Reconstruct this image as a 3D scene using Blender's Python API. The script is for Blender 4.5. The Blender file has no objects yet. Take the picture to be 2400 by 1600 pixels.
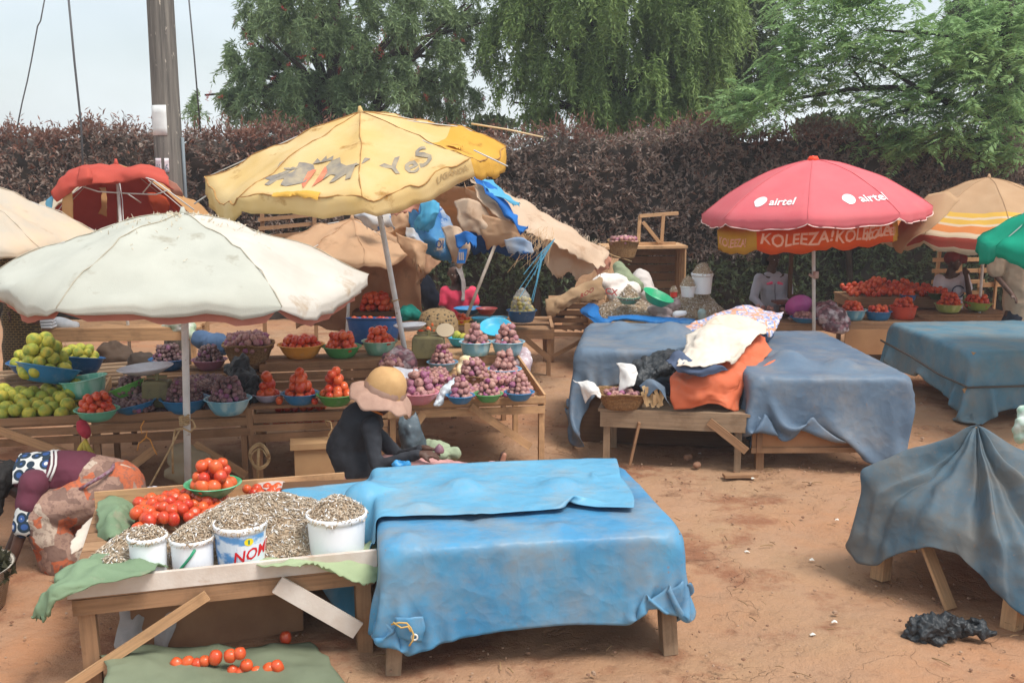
import bpy, bmesh, math, random
import numpy as np
from mathutils import Vector, Matrix, Euler
R_ = random.Random(7)
NR = np.random.default_rng(11)
SC = bpy.context.scene
COL = SC.collection
PI = math.pi
# ------------------------------------------------------------------ camera
H = 2.75; F = 2500.0; TH = math.atan(420/2500)
CT, ST = math.cos(TH), math.sin(TH)
CAMP = Vector((0, 0, H))
def ray(px, py):
    a = (px-1200)/F; b = (800-py)/F
    return Vector((a, CT+b*ST, -ST+b*CT))
def atz(px, py, z):
    d = ray(px, py); return CAMP+d*((z-H)/d.z)
def aty(px, py, Y):
    d = ray(px, py); return CAMP+d*(Y/d.y)
def proj(P):
    q = Vector(P)-CAMP
    dep = q.y*CT-q.z*ST
    return 1200+F*q.x/dep, 800-F*(q.y*ST+q.z*CT)/dep
def ppm(P):
    q = Vector(P)-CAMP
    return F/(q.y*CT-q.z*ST)
cam = bpy.data.cameras.new('camera'); camo = bpy.data.objects.new('camera', cam); COL.objects.link(camo)
cam.sensor_width = 36; cam.lens = 36*F/2400; cam.clip_end = 2000; cam.clip_start = .05
camo.location = CAMP; camo.rotation_euler = (PI/2-TH, 0, 0); SC.camera = camo
# ------------------------------------------------------------------ numpy noise
def _h(i, j, k, s):
    n = (i*374761393+j*668265263+k*2147483647+s*974634777) & 0xffffffff
    n = ((n ^ (n >> 13))*1274126177) & 0xffffffff
    return ((n ^ (n >> 16)) & 0xffff)/32767.5-1
def vnoise(P, sc=1., seed=0):
    P = np.asarray(P, float)*sc
    i = np.floor(P).astype(np.int64); f = P-i; f = f*f*(3-2*f)
    r = 0
    for a in (0, 1):
        for b in (0, 1):
            for c in (0, 1):
                w = (f[..., 0] if a else 1-f[..., 0])*(f[..., 1] if b else 1-f[..., 1])*(f[..., 2] if c else 1-f[..., 2])
                r = r+w*_h(i[..., 0]+a, i[..., 1]+b, i[..., 2]+c, seed)
    return r
def fbm(P, sc=1., seed=0, o=3):
    return sum(vnoise(P, sc*2**k, seed+k)/2**k for k in range(o))
# ------------------------------------------------------------------ materials
def lin(r, g, b, k=1.):
    f = lambda c: ((c/255+.055)/1.055)**2.4 if c > 10 else c/255/12.92
    return (f(r)*k, f(g)*k, f(b)*k, 1)
MATS = {}
class NT:
    def __init__(s, name):
        s.m = bpy.data.materials.new(name); s.m.use_nodes = True
        s.t = s.m.node_tree; s.t.nodes.clear()
        s.out = s.n('ShaderNodeOutputMaterial')
    def n(s, ty, **kw):
        nd = s.t.nodes.new(ty)
        for k, v in kw.items():
            if hasattr(nd, k) and k not in ('color',): setattr(nd, k, v)
        return nd
    def set(s, nd, key, v):
        i = nd.inputs[key]
        if isinstance(v, bpy.types.NodeSocket): s.t.links.new(v, i)
        else: i.default_value = v
        return nd
    def noise(s, vec, scale, detail=3, rough=.55):
        nd = s.n('ShaderNodeTexNoise'); s.set(nd, 'Scale', scale); s.set(nd, 'Detail', detail); s.set(nd, 'Roughness', rough)
        if vec is not None: s.set(nd, 'Vector', vec)
        return nd.outputs['Fac']
    def ramp(s, fac, a, b, ca=(0, 0, 0, 1), cb=(1, 1, 1, 1)):
        nd = s.n('ShaderNodeValToRGB'); e = nd.color_ramp.elements
        e[0].position = a; e[1].position = b; e[0].color = ca; e[1].color = cb
        s.set(nd, 0, fac); return nd.outputs[0]
    def mix(s, fac, a, b):
        nd = s.n('ShaderNodeMix'); nd.data_type = 'RGBA'
        s.set(nd, 0, fac); s.set(nd, 6, a); s.set(nd, 7, b); return nd.outputs[2]
    def math(s, op, a, b=0.):
        nd = s.n('ShaderNodeMath'); nd.operation = op; s.set(nd, 0, a); s.set(nd, 1, b); return nd.outputs[0]
    def mapping(s, vec, scale, loc=(0, 0, 0)):
        nd = s.n('ShaderNodeMapping'); s.set(nd, 'Vector', vec); nd.inputs['Scale'].default_value = scale; nd.inputs['Location'].default_value = loc
        return nd.outputs[0]
    def coord(s, w='Object'):
        return s.n('ShaderNodeTexCoord').outputs[w]
    def finish(s, col, rough=.6, bump=None, bstr=.2, bdist=.01, trans=0., spec=.4, coat=0.):
        p = s.n('ShaderNodeBsdfPrincipled')
        s.set(p, 'Base Color', col); s.set(p, 'Roughness', rough); s.set(p, 'Specular IOR Level', spec)
        if coat: s.set(p, 'Coat Weight', coat)
        if bump is not None:
            b = s.n('ShaderNodeBump'); s.set(b, 'Height', bump); s.set(b, 'Strength', bstr); s.set(b, 'Distance', bdist)
            s.set(p, 'Normal', b.outputs[0])
        sh = p.outputs[0]
        if trans:
            tr = s.n('ShaderNodeBsdfTranslucent'); s.set(tr, 'Color', col)
            mx = s.n('ShaderNodeMixShader'); s.set(mx, 0, trans); s.t.links.new(sh, mx.inputs[1]); s.t.links.new(tr.outputs[0], mx.inputs[2])
            sh = mx.outputs[0]
        s.t.links.new(sh, s.out.inputs[0]); return s.m
def mat(name, base, var=None, ns=4., rough=.6, bump=0., bs=60., dirt=None, ds=3., da=(.5, .72), rnd=None, isl=None, trans=0., spec=.35, coord='Object', bd=.01, coat=0.):
    """base colour with blotches of var, stains of dirt, and one random shade per object (rnd) or per loose piece (isl)"""
    if name in MATS: return MATS[name]
    t = NT(name); v = t.coord(coord)
    c = base
    if var is not None: c = t.mix(t.ramp(t.noise(v, ns, 4), .35, .65), base, var)
    if rnd is not None:
        oi = t.n('ShaderNodeObjectInfo').outputs['Random']; c = t.mix(oi, c, rnd)
    if isl is not None:
        g = t.n('ShaderNodeNewGeometry').outputs['Random Per Island']; c = t.mix(g, c, isl)
    if dirt is not None: c = t.mix(t.ramp(t.noise(v, ds, 6, .65), *da), c, dirt)
    b = t.noise(v, bs, 4) if bump else None
    MATS[name] = t.finish(c, rough, b, bump, bd, trans, spec, coat); return MATS[name]
def wood(name, c1, c2, dirt=None):
    if name in MATS: return MATS[name]
    t = NT(name); uv = t.coord('UV')
    g = t.noise(t.mapping(uv, (2.5, 45, 1)), 1., 5, .6)
    isl = t.n('ShaderNodeNewGeometry').outputs['Random Per Island']
    c = t.mix(isl, c1, c2)
    dk = tuple(x*.45 for x in c1[:3])+(1,)
    c = t.mix(t.math('MULTIPLY', t.ramp(g, .42, .75), .75), c, dk)
    st = t.noise(t.coord('Object'), 3.5, 5, .7)
    c = t.mix(t.math('MULTIPLY', t.ramp(st, .5, .75), .6), c, dirt or lin(96, 72, 52))
    MATS[name] = t.finish(c, .8, g, .35, .006, 0, .2); return MATS[name]
def tarp(name, base, light, dust, damt=(.42, .68), rough=.42):
    if name in MATS: return MATS[name]
    t = NT(name); v = t.coord('Object')
    c = t.mix(t.ramp(t.noise(v, 2.2, 4), .3, .7), base, light)
    d1 = t.ramp(t.noise(v, 2.6, 9, .68), *damt)
    d2 = t.ramp(t.noise(v, 26., 4, .7), .63, .74)
    c = t.mix(t.math('MULTIPLY', d1, .72), c, dust)
    c = t.mix(t.math('MULTIPLY', d2, .5), c, lin(150, 112, 84))
    hs = []
    for sc_, wt_ in ((4.5, 1.), (11., .45)):
        wv = t.n('ShaderNodeVectorMath'); wv.operation = 'ADD'; t.set(wv, 0, v); nn = t.n('ShaderNodeTexNoise'); t.set(nn, 'Scale', 3.); t.set(nn, 'Vector', v); t.set(nn, 'Detail', 3); sc2 = t.n('ShaderNodeVectorMath'); sc2.operation = 'SCALE'; t.set(sc2, 0, nn.outputs['Color']); sc2.inputs['Scale'].default_value = .35; t.t.links.new(sc2.outputs[0], wv.inputs[1])
        vo = t.n('ShaderNodeTexVoronoi'); t.set(vo, 'Scale', sc_); t.t.links.new(wv.outputs[0], vo.inputs['Vector']); hs.append(t.math('MULTIPLY', vo.outputs['Distance'], wt_))
    w = t.math('ADD', t.math('ADD', hs[0], hs[1]), t.math('MULTIPLY', t.noise(v, 60, 3), .08))
    MATS[name] = t.finish(c, rough, w, .32, .03, 0.06, .3); return MATS[name]
# ------------------------------------------------------------------ mesh building
class MB:
    def __init__(s): s.v = []; s.f = []; s.uv = []; s.mi = []
    def add(s, vs, fs, uvs=None, mi=0):
        o = len(s.v); s.v += [tuple(p) for p in vs]
        for k, q in enumerate(fs):
            s.f.append(tuple(i+o for i in q)); s.mi.append(mi)
            s.uv.append(uvs[k] if uvs else [(0, 0)]*len(q))
    def beam(s, p0, p1, w, t, up=(0, 0, 1), mi=0, jit=.0):
        """board from p0 to p1: w across (horizontal when it lies flat), t along up"""
        p0, p1 = Vector(p0), Vector(p1); a = p1-p0; L = a.length; a.normalize()
        up = Vector(up)
        if abs(a.dot(up)) > .97: up = Vector((0, 1, 0)) if abs(a.y) < .9 else Vector((1, 0, 0))
        sd = a.cross(up).normalized(); up = sd.cross(a).normalized()
        vs = []
        for p in (p0, p1):
            for i, j in ((-1, -1), (1, -1), (1, 1), (-1, 1)):
                k = 1+R_.uniform(-jit, jit)
                vs.append(p+sd*(i*w/2*k)+up*(j*t/2*k)+a*R_.uniform(-jit, jit)*.1)
        o, q = R_.uniform(0, 50), R_.uniform(0, 50)
        fs = [(0, 1, 2, 3), (7, 6, 5, 4)]; uvs = [[(o, q), (o, q+w), (o+t, q+w), (o+t, q)]]*2
        for k in range(4):
            e = (k+1) % 4; wd = w if k % 2 == 0 else t
            fs.append((k, k+4, e+4, e)); uvs.append([(o, q), (o+L, q), (o+L, q+wd), (o, q+wd)])
        s.add(vs, [f[::-1] for f in fs], [u[::-1] for u in uvs], mi)
    def box(s, c, sz, rz=0, mi=0):
        M_ = Matrix.Translation(c) @ Matrix.Rotation(rz, 4, 'Z')
        vs = [M_ @ Vector((x*sz[0]/2, y*sz[1]/2, z*sz[2]/2)) for z in (-1, 1) for x, y in ((-1, -1), (1, -1), (1, 1), (-1, 1))]
        o = R_.uniform(0, 50)
        uq = [[(o, o), (o+sz[0], o), (o+sz[0], o+sz[2]), (o, o+sz[2])]]*6
        s.add(vs, [(3, 2, 1, 0), (4, 5, 6, 7), (0, 1, 5, 4), (1, 2, 6, 5), (2, 3, 7, 6), (3, 0, 4, 7)], uq, mi)
    def tube(s, pts, r, n=8, mi=0, caps=True):
        pts = [Vector(p) for p in pts]; N = len(pts)
        rr = r if isinstance(r, (list, tuple)) else [r]*N
        ref = None; vs = []; L = 0; ls = []
        for i, p in enumerate(pts):
            a = (pts[min(i+1, N-1)]-pts[max(i-1, 0)]).normalized()
            if ref is None: ref = a.orthogonal().normalized()
            ref = (ref-a*ref.dot(a)).normalized(); b = a.cross(ref)
            if i: L += (p-pts[i-1]).length
            ls.append(L)
            for k in range(n):
                an = 2*PI*k/n; vs.append(p+(ref*math.cos(an)+b*math.sin(an))*rr[i])
        fs = []; us = []
        for i in range(N-1):
            for k in range(n):
                e = (k+1) % n; fs.append((i*n+k, i*n+e, (i+1)*n+e, (i+1)*n+k))
                us.append([(ls[i], k*rr[i]), (ls[i], (k+1)*rr[i]), (ls[i+1], (k+1)*rr[i]), (ls[i+1], k*rr[i])])
        if caps:
            fs += [tuple(range(n))[::-1], tuple((N-1)*n+k for k in range(n))]; us += [[(0, 0)]*n]*2
        s.add(vs, fs, us, mi)
    def lathe(s, prof, n=24, M_=None, mi=0, fn=None):
        M_ = M_ or Matrix.Identity(4); vs = []; fs = []
        for r, z in prof:
            for k in range(n):
                an = 2*PI*k/n; p = Vector((r*math.cos(an), r*math.sin(an), z))
                if fn: p = fn(p, an)
                vs.append(M_ @ p)
        for i in range(len(prof)-1):
            for k in range(n):
                e = (k+1) % n; fs.append((i*n+k, i*n+e, (i+1)*n+e, (i+1)*n+k))
        s.add(vs, fs, None, mi)
    def grid(s, P, mi=0, cu=False, uvs=None):
        P = np.asarray(P); a, b = P.shape[:2]
        vs = P.reshape(-1, 3).tolist(); fs = []; us = []
        for i in range(a-1):
            for j in range(b if cu else b-1):
                e = (j+1) % b; fs.append((i*b+j, i*b+e, (i+1)*b+e, (i+1)*b+j))
                us.append([(j/b, i/a), ((j+1)/b, i/a), ((j+1)/b, (i+1)/a), (j/b, (i+1)/a)])
        s.add(vs, fs, us, mi)
    def build(s, name, mats, parent=None, smooth=False, local=False, origin=None):
        me = bpy.data.meshes.new(name)
        off = Vector((0, 0, 0))
        if parent is None and not local and s.v:
            A = np.array(s.v); lo, hi = A.min(0), A.max(0)
            off = Vector(origin) if origin else Vector(((lo[0]+hi[0])/2, (lo[1]+hi[1])/2, lo[2]))
        elif parent is not None and not local: off = ROOT(parent)
        me.from_pydata([(a-off.x, b-off.y, c-off.z) for a, b, c in s.v], [], s.f)
        uvl = me.uv_layers.new(name='UVMap')
        uvl.data.foreach_set('uv', [c for q in s.uv for p in q for c in p])
        if not isinstance(mats, (list, tuple)): mats = [mats]
        for m in mats: me.materials.append(m)
        if len(mats) > 1: me.polygons.foreach_set('material_index', s.mi)
        if smooth: me.polygons.foreach_set('use_smooth', [True]*len(me.polygons))
        o = bpy.data.objects.new(name, me); COL.objects.link(o)
        if parent is not None: o.parent = parent
        else: o.location = off
        return o
def ROOT(o):
    p = Vector((0, 0, 0))
    while o is not None: p += o.location; o = o.parent
    return p
def tag(o, label=None, cat=None, group=None, kind=None):
    if label: o['label'] = label
    if cat: o['category'] = cat
    if group: o['group'] = group
    if kind: o['kind'] = kind
    return o
def thing(name, label, cat, loc, group=None):
    o = bpy.data.objects.new(name, None); COL.objects.link(o); o.location = Vector(loc); o.empty_display_size = .1
    return tag(o, label, cat, group)
def npmesh(name, V, Q, mats, parent=None, smooth=False, mi=None):
    off = np.array(ROOT(parent)) if parent is not None else np.array([(V[:, 0].min()+V[:, 0].max())/2, (V[:, 1].min()+V[:, 1].max())/2, V[:, 2].min()])
    me = bpy.data.meshes.new(name); me.vertices.add(len(V)); me.vertices.foreach_set('co', (V-off).astype(np.float32).ravel())
    n = Q.shape[1]; me.loops.add(Q.size); me.loops.foreach_set('vertex_index', Q.astype(np.int32).ravel())
    me.polygons.add(len(Q)); me.polygons.foreach_set('loop_start', np.arange(len(Q), dtype=np.int32)*n)
    if smooth: me.polygons.foreach_set('use_smooth', np.ones(len(Q), bool))
    if not isinstance(mats, (list, tuple)): mats = [mats]
    for m in mats: me.materials.append(m)
    if mi is not None: me.polygons.foreach_set('material_index', mi.astype(np.int32))
    me.update(calc_edges=True)
    o = bpy.data.objects.new(name, me); COL.objects.link(o)
    if parent is not None: o.parent = parent
    else: o.location = off
    return o
def bake(o):
    """apply modifiers"""
    dg = bpy.context.evaluated_depsgraph_get(); me = bpy.data.meshes.new_from_object(o.evaluated_get(dg))
    old = o.data; o.modifiers.clear(); o.data = me; bpy.data.meshes.remove(old); return o
def copy_tree(o, parent=None):
    c = o.copy(); COL.objects.link(c)
    if parent is not None: c.parent = parent
    for ch in list(o.children): copy_tree(ch, c)
    return c
def subd(o, lv=1):
    m = o.modifiers.new('s', 'SUBSURF'); m.levels = lv; m.render_levels = lv; return o
# smooth sheet through a net of control points
def crom(A, n):
    A = np.asarray(A, float); A = np.concatenate([2*A[:1]-A[1:2], A, 2*A[-1:]-A[-2:-1]])
    out = []
    for i in range(1, len(A)-2):
        for k in range(n):
            t = k/n; p0, p1, p2, p3 = A[i-1], A[i], A[i+1], A[i+2]
            out.append(.5*(2*p1+(p2-p0)*t+(2*p0-5*p1+4*p2-p3)*t*t+(3*p1-p0-3*p2+p3)*t**3))
    out.append(A[-2]); return np.array(out)
def net(C, n=8, amp=.0, sc=6., seed=0):
    P = crom(C, n); P = np.swapaxes(crom(np.swapaxes(P, 0, 1), n), 0, 1)
    if amp: P = P+amp*np.stack([fbm(P, sc, seed), fbm(P, sc, seed+9), fbm(P, sc, seed+20)], -1)
    return P
def sheet(name, C, m, parent=None, n=8, amp=.01, sc=6., seed=0, label=None, cat=None, th=.004, fray=0., **kw):
    P = net(C, n, amp, sc, seed)
    if fray: P[-1] += NR.uniform(-fray, fray, P[-1].shape)*np.array([.4, .4, 1])
    b = MB(); b.grid(P); o = b.build(name, m, parent, True)
    if th:
        md = o.modifiers.new('t', 'SOLIDIFY'); md.thickness = th; md.offset = 0
    if label: tag(o, label, cat, **kw)
    return o
def pxn(rows):
    """control net from (px, py, distance) triples"""
    return np.array([[tuple(aty(*q)) for q in r] for r in rows])
# organic solids: union of tapered capsules
def blob(name, segs, m, parent=None, vox=.014, smooth=6, amp=0., sc=8., seed=0, flat=None):
    b = MB()
    for sg in segs:
        p0, p1, r0, r1 = Vector(sg[0]), Vector(sg[1]), sg[2], sg[3]
        fx = sg[4] if len(sg) > 4 else (1, 1)
        a = p1-p0; L = a.length
        q = a.to_track_quat('Z', 'Y') if L > 1e-6 else Euler((0, 0, 0)).to_quaternion()
        M_ = Matrix.Translation(p0) @ q.to_matrix().to_4x4()
        prof = [(max(1e-4, r0*math.sin(t)), -r0*math.cos(t)) for t in np.linspace(0, PI/2, 6)]
        prof += [(max(1e-4, r1*math.cos(t)), L+r1*math.sin(t)) for t in np.linspace(0, PI/2, 6)]
        n = 14; o = len(b.v); vs = []; fs = []
        for r, z in prof:
            for k in range(n): vs.append(M_ @ Vector((r*fx[0]*math.cos(2*PI*k/n), r*fx[1]*math.sin(2*PI*k/n), z)))
        for i in range(len(prof)-1):
            for k in range(n):
                e = (k+1) % n; fs.append((i*n+k, i*n+e, (i+1)*n+e, (i+1)*n+k))
        fs += [tuple(range(n))[::-1], tuple((len(prof)-1)*n+k for k in range(n))]
        b.add(vs, fs)
    o = b.build(name, m, parent, True)
    md = o.modifiers.new('r', 'REMESH'); md.mode = 'VOXEL'; md.voxel_size = vox
    if smooth: ms = o.modifiers.new('s', 'SMOOTH'); ms.iterations = smooth; ms.factor = .5
    bake(o)
    if amp:
        me = o.data; n = len(me.vertices); co = np.empty(n*3); no = np.empty(n*3)
        me.vertices.foreach_get('co', co); me.vertices.foreach_get('normal', no)
        co = co.reshape(-1, 3); no = no.reshape(-1, 3)
        me.vertices.foreach_set('co', (co+no*(amp*fbm(co, sc, seed))[:, None]).ravel())
    me = o.data; me.polygons.foreach_set('use_smooth', [True]*len(me.polygons)); me.update()
    return o
# ------------------------------------------------------------------ cloth draped by its own weight
def drape(c, ang, w, h, sp, boxes=(), balls=(), pins=(), steps=170, z0=None, seed=0, bend=.25, th=.014, warp=.02, iters=7, fric=.6):
    """a w x h sheet centred over c (x, y, z), turned by ang, falls on boxes (cx, cy, ang, hx, hy, z0, z1) and balls (x, y, z, r); pins (u, v, target) tie points"""
    nx, ny = int(w/sp)+1, int(h/sp)+1
    u = np.linspace(-w/2, w/2, nx); v = np.linspace(-h/2, h/2, ny)
    U, V = np.meshgrid(u, v)
    ca, sa = math.cos(ang), math.sin(ang)
    X = np.stack([c[0]+U*ca-V*sa, c[1]+U*sa+V*ca, np.full_like(U, c[2])], -1)
    X[..., 2] += warp*fbm(X, 3., seed); X[..., :2] += (warp*.6*fbm(X, 4., seed+5))[..., None]
    Vv = np.zeros_like(X); du = u[1]-u[0]; dv = v[1]-v[0]
    cons = []
    def cn(dy, dx, rest, k):
        for par in range(2):
            a = X[max(0, -dy):ny-max(0, dy), max(0, -dx):nx-max(0, dx)]
            ia = np.arange(ny*nx).reshape(ny, nx)
            A = ia[max(0, -dy):ny-max(0, dy), max(0, -dx):nx-max(0, dx)]; B = A+dy*nx+dx
            key = ((A % nx)//max(1, abs(dx)) if dx and not dy else (A//nx)//max(1, abs(dy))) % 2
            s_ = key == par; cons.append((A[s_], B[s_], rest, k))
    cn(0, 1, du, 1.); cn(1, 0, dv, 1.)
    cn(1, 1, math.hypot(du, dv), .6); cn(1, -1, math.hypot(du, dv), .6)
    cn(0, 2, 2*du, bend); cn(2, 0, 2*dv, bend)
    X = X.reshape(-1, 3); Vv = Vv.reshape(-1, 3)
    pn = []
    for pu, pv, t in pins:
        i = int(round((pv+h/2)/dv)); j = int(round((pu+w/2)/du)); i = min(max(i, 0), ny-1); j = min(max(j, 0), nx-1)
        pn.append((i*nx+j, np.array(t, float)))
    dt = .022
    for st in range(steps):
        P = X.copy(); Vv[:, 2] -= 9.8*dt; Vv *= .975; X = X+Vv*dt
        f = min(1., st/(steps*.6))
        for k in range(iters):
            for A, B, rest, kk in cons:
                d = X[B]-X[A]; L = np.sqrt((d*d).sum(1))+1e-9
                cr = d*((kk*.5*(L-rest)/L))[:, None]
                X[A] += cr; X[B] -= cr
            for i, t in pn:
                X[i] += (t-X[i])*(.2+.8*f)*.5
            if k % 2 == 1 or k == iters-1:
                hit = np.zeros(len(X), bool)
                for cx, cy, an, hx, hy, b0, b1 in boxes:
                    a_, s_ = math.cos(an), math.sin(an)
                    lx = (X[:, 0]-cx)*a_+(X[:, 1]-cy)*s_; ly = -(X[:, 0]-cx)*s_+(X[:, 1]-cy)*a_; lz = X[:, 2]-(b0+b1)/2
                    L3 = np.stack([lx, ly, lz], 1); rr = .02
                    q = np.abs(L3)-(np.array([hx, hy, (b1-b0)/2])-rr)
                    mq = np.maximum(q, 0); dist = np.sqrt((mq*mq).sum(1)); ins = q.max(1)
                    sd = np.where(ins > 0, dist, ins)-rr
                    bad = sd < th
                    if bad.any():
                        g = np.where((ins > 0)[:, None], mq/(dist[:, None]+1e-9), (q == q.max(1)[:, None]).astype(float))*np.sign(L3+1e-9)
                        mv = g[bad]*(th-sd[bad])[:, None]
                        X[bad, 0] += mv[:, 0]*a_-mv[:, 1]*s_; X[bad, 1] += mv[:, 0]*s_+mv[:, 1]*a_; X[bad, 2] += mv[:, 2]
                        hit |= bad
                for bx, by, bz, br in balls:
                    d = X-np.array([bx, by, bz]); L = np.sqrt((d*d).sum(1))+1e-9; bad = L < br+th
                    X[bad] += d[bad]/L[bad][:, None]*(br+th-L[bad])[:, None]; hit |= bad
                g = X[:, 2] < .012; X[g, 2] = .012; hit |= g
                X[hit] = X[hit]*(1-fric*.5)+np.stack([P[hit, 0], P[hit, 1], X[hit, 2]], 1)*fric*.5
        Vv = (X-P)/dt
        sp_ = np.sqrt((Vv*Vv).sum(1)); mx = 3.; Vv[sp_ > mx] *= (mx/sp_[sp_ > mx])[:, None]
    return X.reshape(ny, nx, 3)
def cloth(name, P, m, parent=None, label=None, cat=None, th=.004, sub=1, **kw):
    b = MB(); b.grid(P); o = b.build(name, m, parent, True)
    if sub: subd(o, sub)
    md = o.modifiers.new('t', 'SOLIDIFY'); md.thickness = th; md.offset = 0
    if label: tag(o, label, cat, **kw)
    return o
# ------------------------------------------------------------------ lettering
def text2d(s, size, shear=0.):
    cu = bpy.data.curves.new('t', 'FONT'); cu.body = s; cu.size = size; cu.align_x = 'CENTER'; cu.resolution_u = 2; cu.shear = shear
    cu.offset = size*.02
    o = bpy.data.objects.new('t', cu); COL.objects.link(o)
    dg = bpy.context.evaluated_depsgraph_get(); me = bpy.data.meshes.new_from_object(o.evaluated_get(dg))
    bpy.data.objects.remove(o)
    bm = bmesh.new(); bm.from_mesh(me)
    bmesh.ops.triangulate(bm, faces=bm.faces)
    for _ in range(2):
        lg = [e for e in bm.edges if e.calc_length() > size*.3]
        if lg: bmesh.ops.subdivide_edges(bm, edges=lg, cuts=1); bmesh.ops.triangulate(bm, faces=bm.faces)
    vs = [(v.co.x, v.co.y) for v in bm.verts]; bm.verts.index_update()
    fs = [tuple(v.index for v in f.verts) for f in bm.faces]; bm.free(); bpy.data.meshes.remove(me)
    return vs, fs
def decal(name, polys, fn, m, parent):
    """flat print: polys [(verts2d, faces)] carried onto a surface by fn(x, y) -> point"""
    b = MB()
    for vs, fs in polys: b.add([fn(x, y) for x, y in vs], fs)
    return b.build(name, m, parent)
def poly2d(pts):
    return [tuple(p) for p in pts], [tuple(range(len(pts)))]
HAZE = .002
# ================================================================== world and light
W = bpy.data.worlds.new('World'); SC.world = W; W.use_nodes = True
wt = W.node_tree; wt.nodes.clear()
SUN_EL, SUN_AZ = math.radians(60), math.radians(128)      # azimuth from +Y towards +X
wo = wt.nodes.new('ShaderNodeOutputWorld'); bg = wt.nodes.new('ShaderNodeBackground'); sk = wt.nodes.new('ShaderNodeTexSky')
sk.sky_type = 'NISHITA'; sk.sun_disc = False; sk.sun_elevation = SUN_EL; sk.sun_rotation = SUN_AZ; sk.dust_density = 2.5; sk.air_density = 1.2
wc = wt.nodes.new('ShaderNodeTexCoord'); wn = wt.nodes.new('ShaderNodeTexNoise'); wm = wt.nodes.new('ShaderNodeMapping')
wm.inputs['Scale'].default_value = (1, 1, 2.2); wm.inputs['Location'].default_value = (.4, .2, .1); wn.inputs['Scale'].default_value = 2.1; wn.inputs['Detail'].default_value = 6
wr = wt.nodes.new('ShaderNodeValToRGB'); wr.color_ramp.elements[0].position = .36; wr.color_ramp.elements[0].color = (.5, .5, .5, 1); wr.color_ramp.elements[1].position = .62; wr.color_ramp.elements[1].color = (.97, .97, .97, 1)
wx = wt.nodes.new('ShaderNodeMix'); wx.data_type = 'RGBA'; wx.inputs[7].default_value = (6.9, 7.5, 7.9, 1)
L = wt.links.new
L(wc.outputs['Generated'], wm.inputs[0]); L(wm.outputs[0], wn.inputs[0]); L(wn.outputs[0], wr.inputs[0]); L(wr.outputs[0], wx.inputs[0]); L(sk.outputs[0], wx.inputs[6]); L(wx.outputs[2], bg.inputs[0])
bg.inputs[1].default_value = .11; L(bg.outputs[0], wo.inputs[0])
sl = bpy.data.lights.new('sun', 'SUN'); so = bpy.data.objects.new('sun', sl); COL.objects.link(so)
sl.energy = 2.7; sl.angle = math.radians(24); sl.color = (1, .95, .88)
sd = Vector((math.cos(SUN_EL)*math.sin(SUN_AZ), math.cos(SUN_EL)*math.cos(SUN_AZ), math.sin(SUN_EL)))
so.rotation_euler = (-sd).to_track_quat('-Z', 'Y').to_euler(); so.location = (10, -5, 20)
SC.view_settings.view_transform = 'Standard'; SC.view_settings.look = 'None'; SC.view_settings.exposure = .46; SC.view_settings.gamma = 1
SC.cycles.max_bounces = 8; SC.cycles.transparent_max_bounces = 6; SC.cycles.use_denoising = True
# ================================================================== shared materials
WOOD = wood('weathered_wood', lin(178, 140, 106), lin(142, 106, 78))
WOODP = wood('pale_wood', lin(210, 168, 126), lin(182, 142, 104))
WOODD = wood('dark_wood', lin(120, 88, 64), lin(92, 66, 48))
WOODG = wood('grey_wood', lin(170, 146, 120), lin(146, 120, 96))
PAINTED = mat('worn_white_board', lin(214, 204, 194), lin(196, 180, 166), 5, .75, .2, 40, lin(168, 128, 96), 3, (.6, .72))
POLEM = mat('umbrella_pole_metal', lin(226, 228, 226), lin(206, 208, 206), 9, .5, dirt=lin(160, 140, 120), ds=14, da=(.62, .7))
STEEL = mat('thin_steel', lin(196, 194, 190), None, 4, .4)
def plastic(name, c, k=.9, rough=.38): return mat(name, c, tuple(x*k for x in c[:3])+(1,), 7, rough, 0, dirt=tuple(min(1, x*.6+.12) for x in c[:3])+(1,), ds=8, da=(.56, .74))
def marble(name, c, w):
    if name in MATS: return MATS[name]
    t = NT(name); v = t.mapping(t.coord(), (9, 9, 2.2)); n = t.noise(v, 1.2, 3, .5)
    MATS[name] = t.finish(t.mix(t.ramp(n, .45, .62), c, w), .35, None, 0, .01, 0, .4); return MATS[name]
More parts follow.
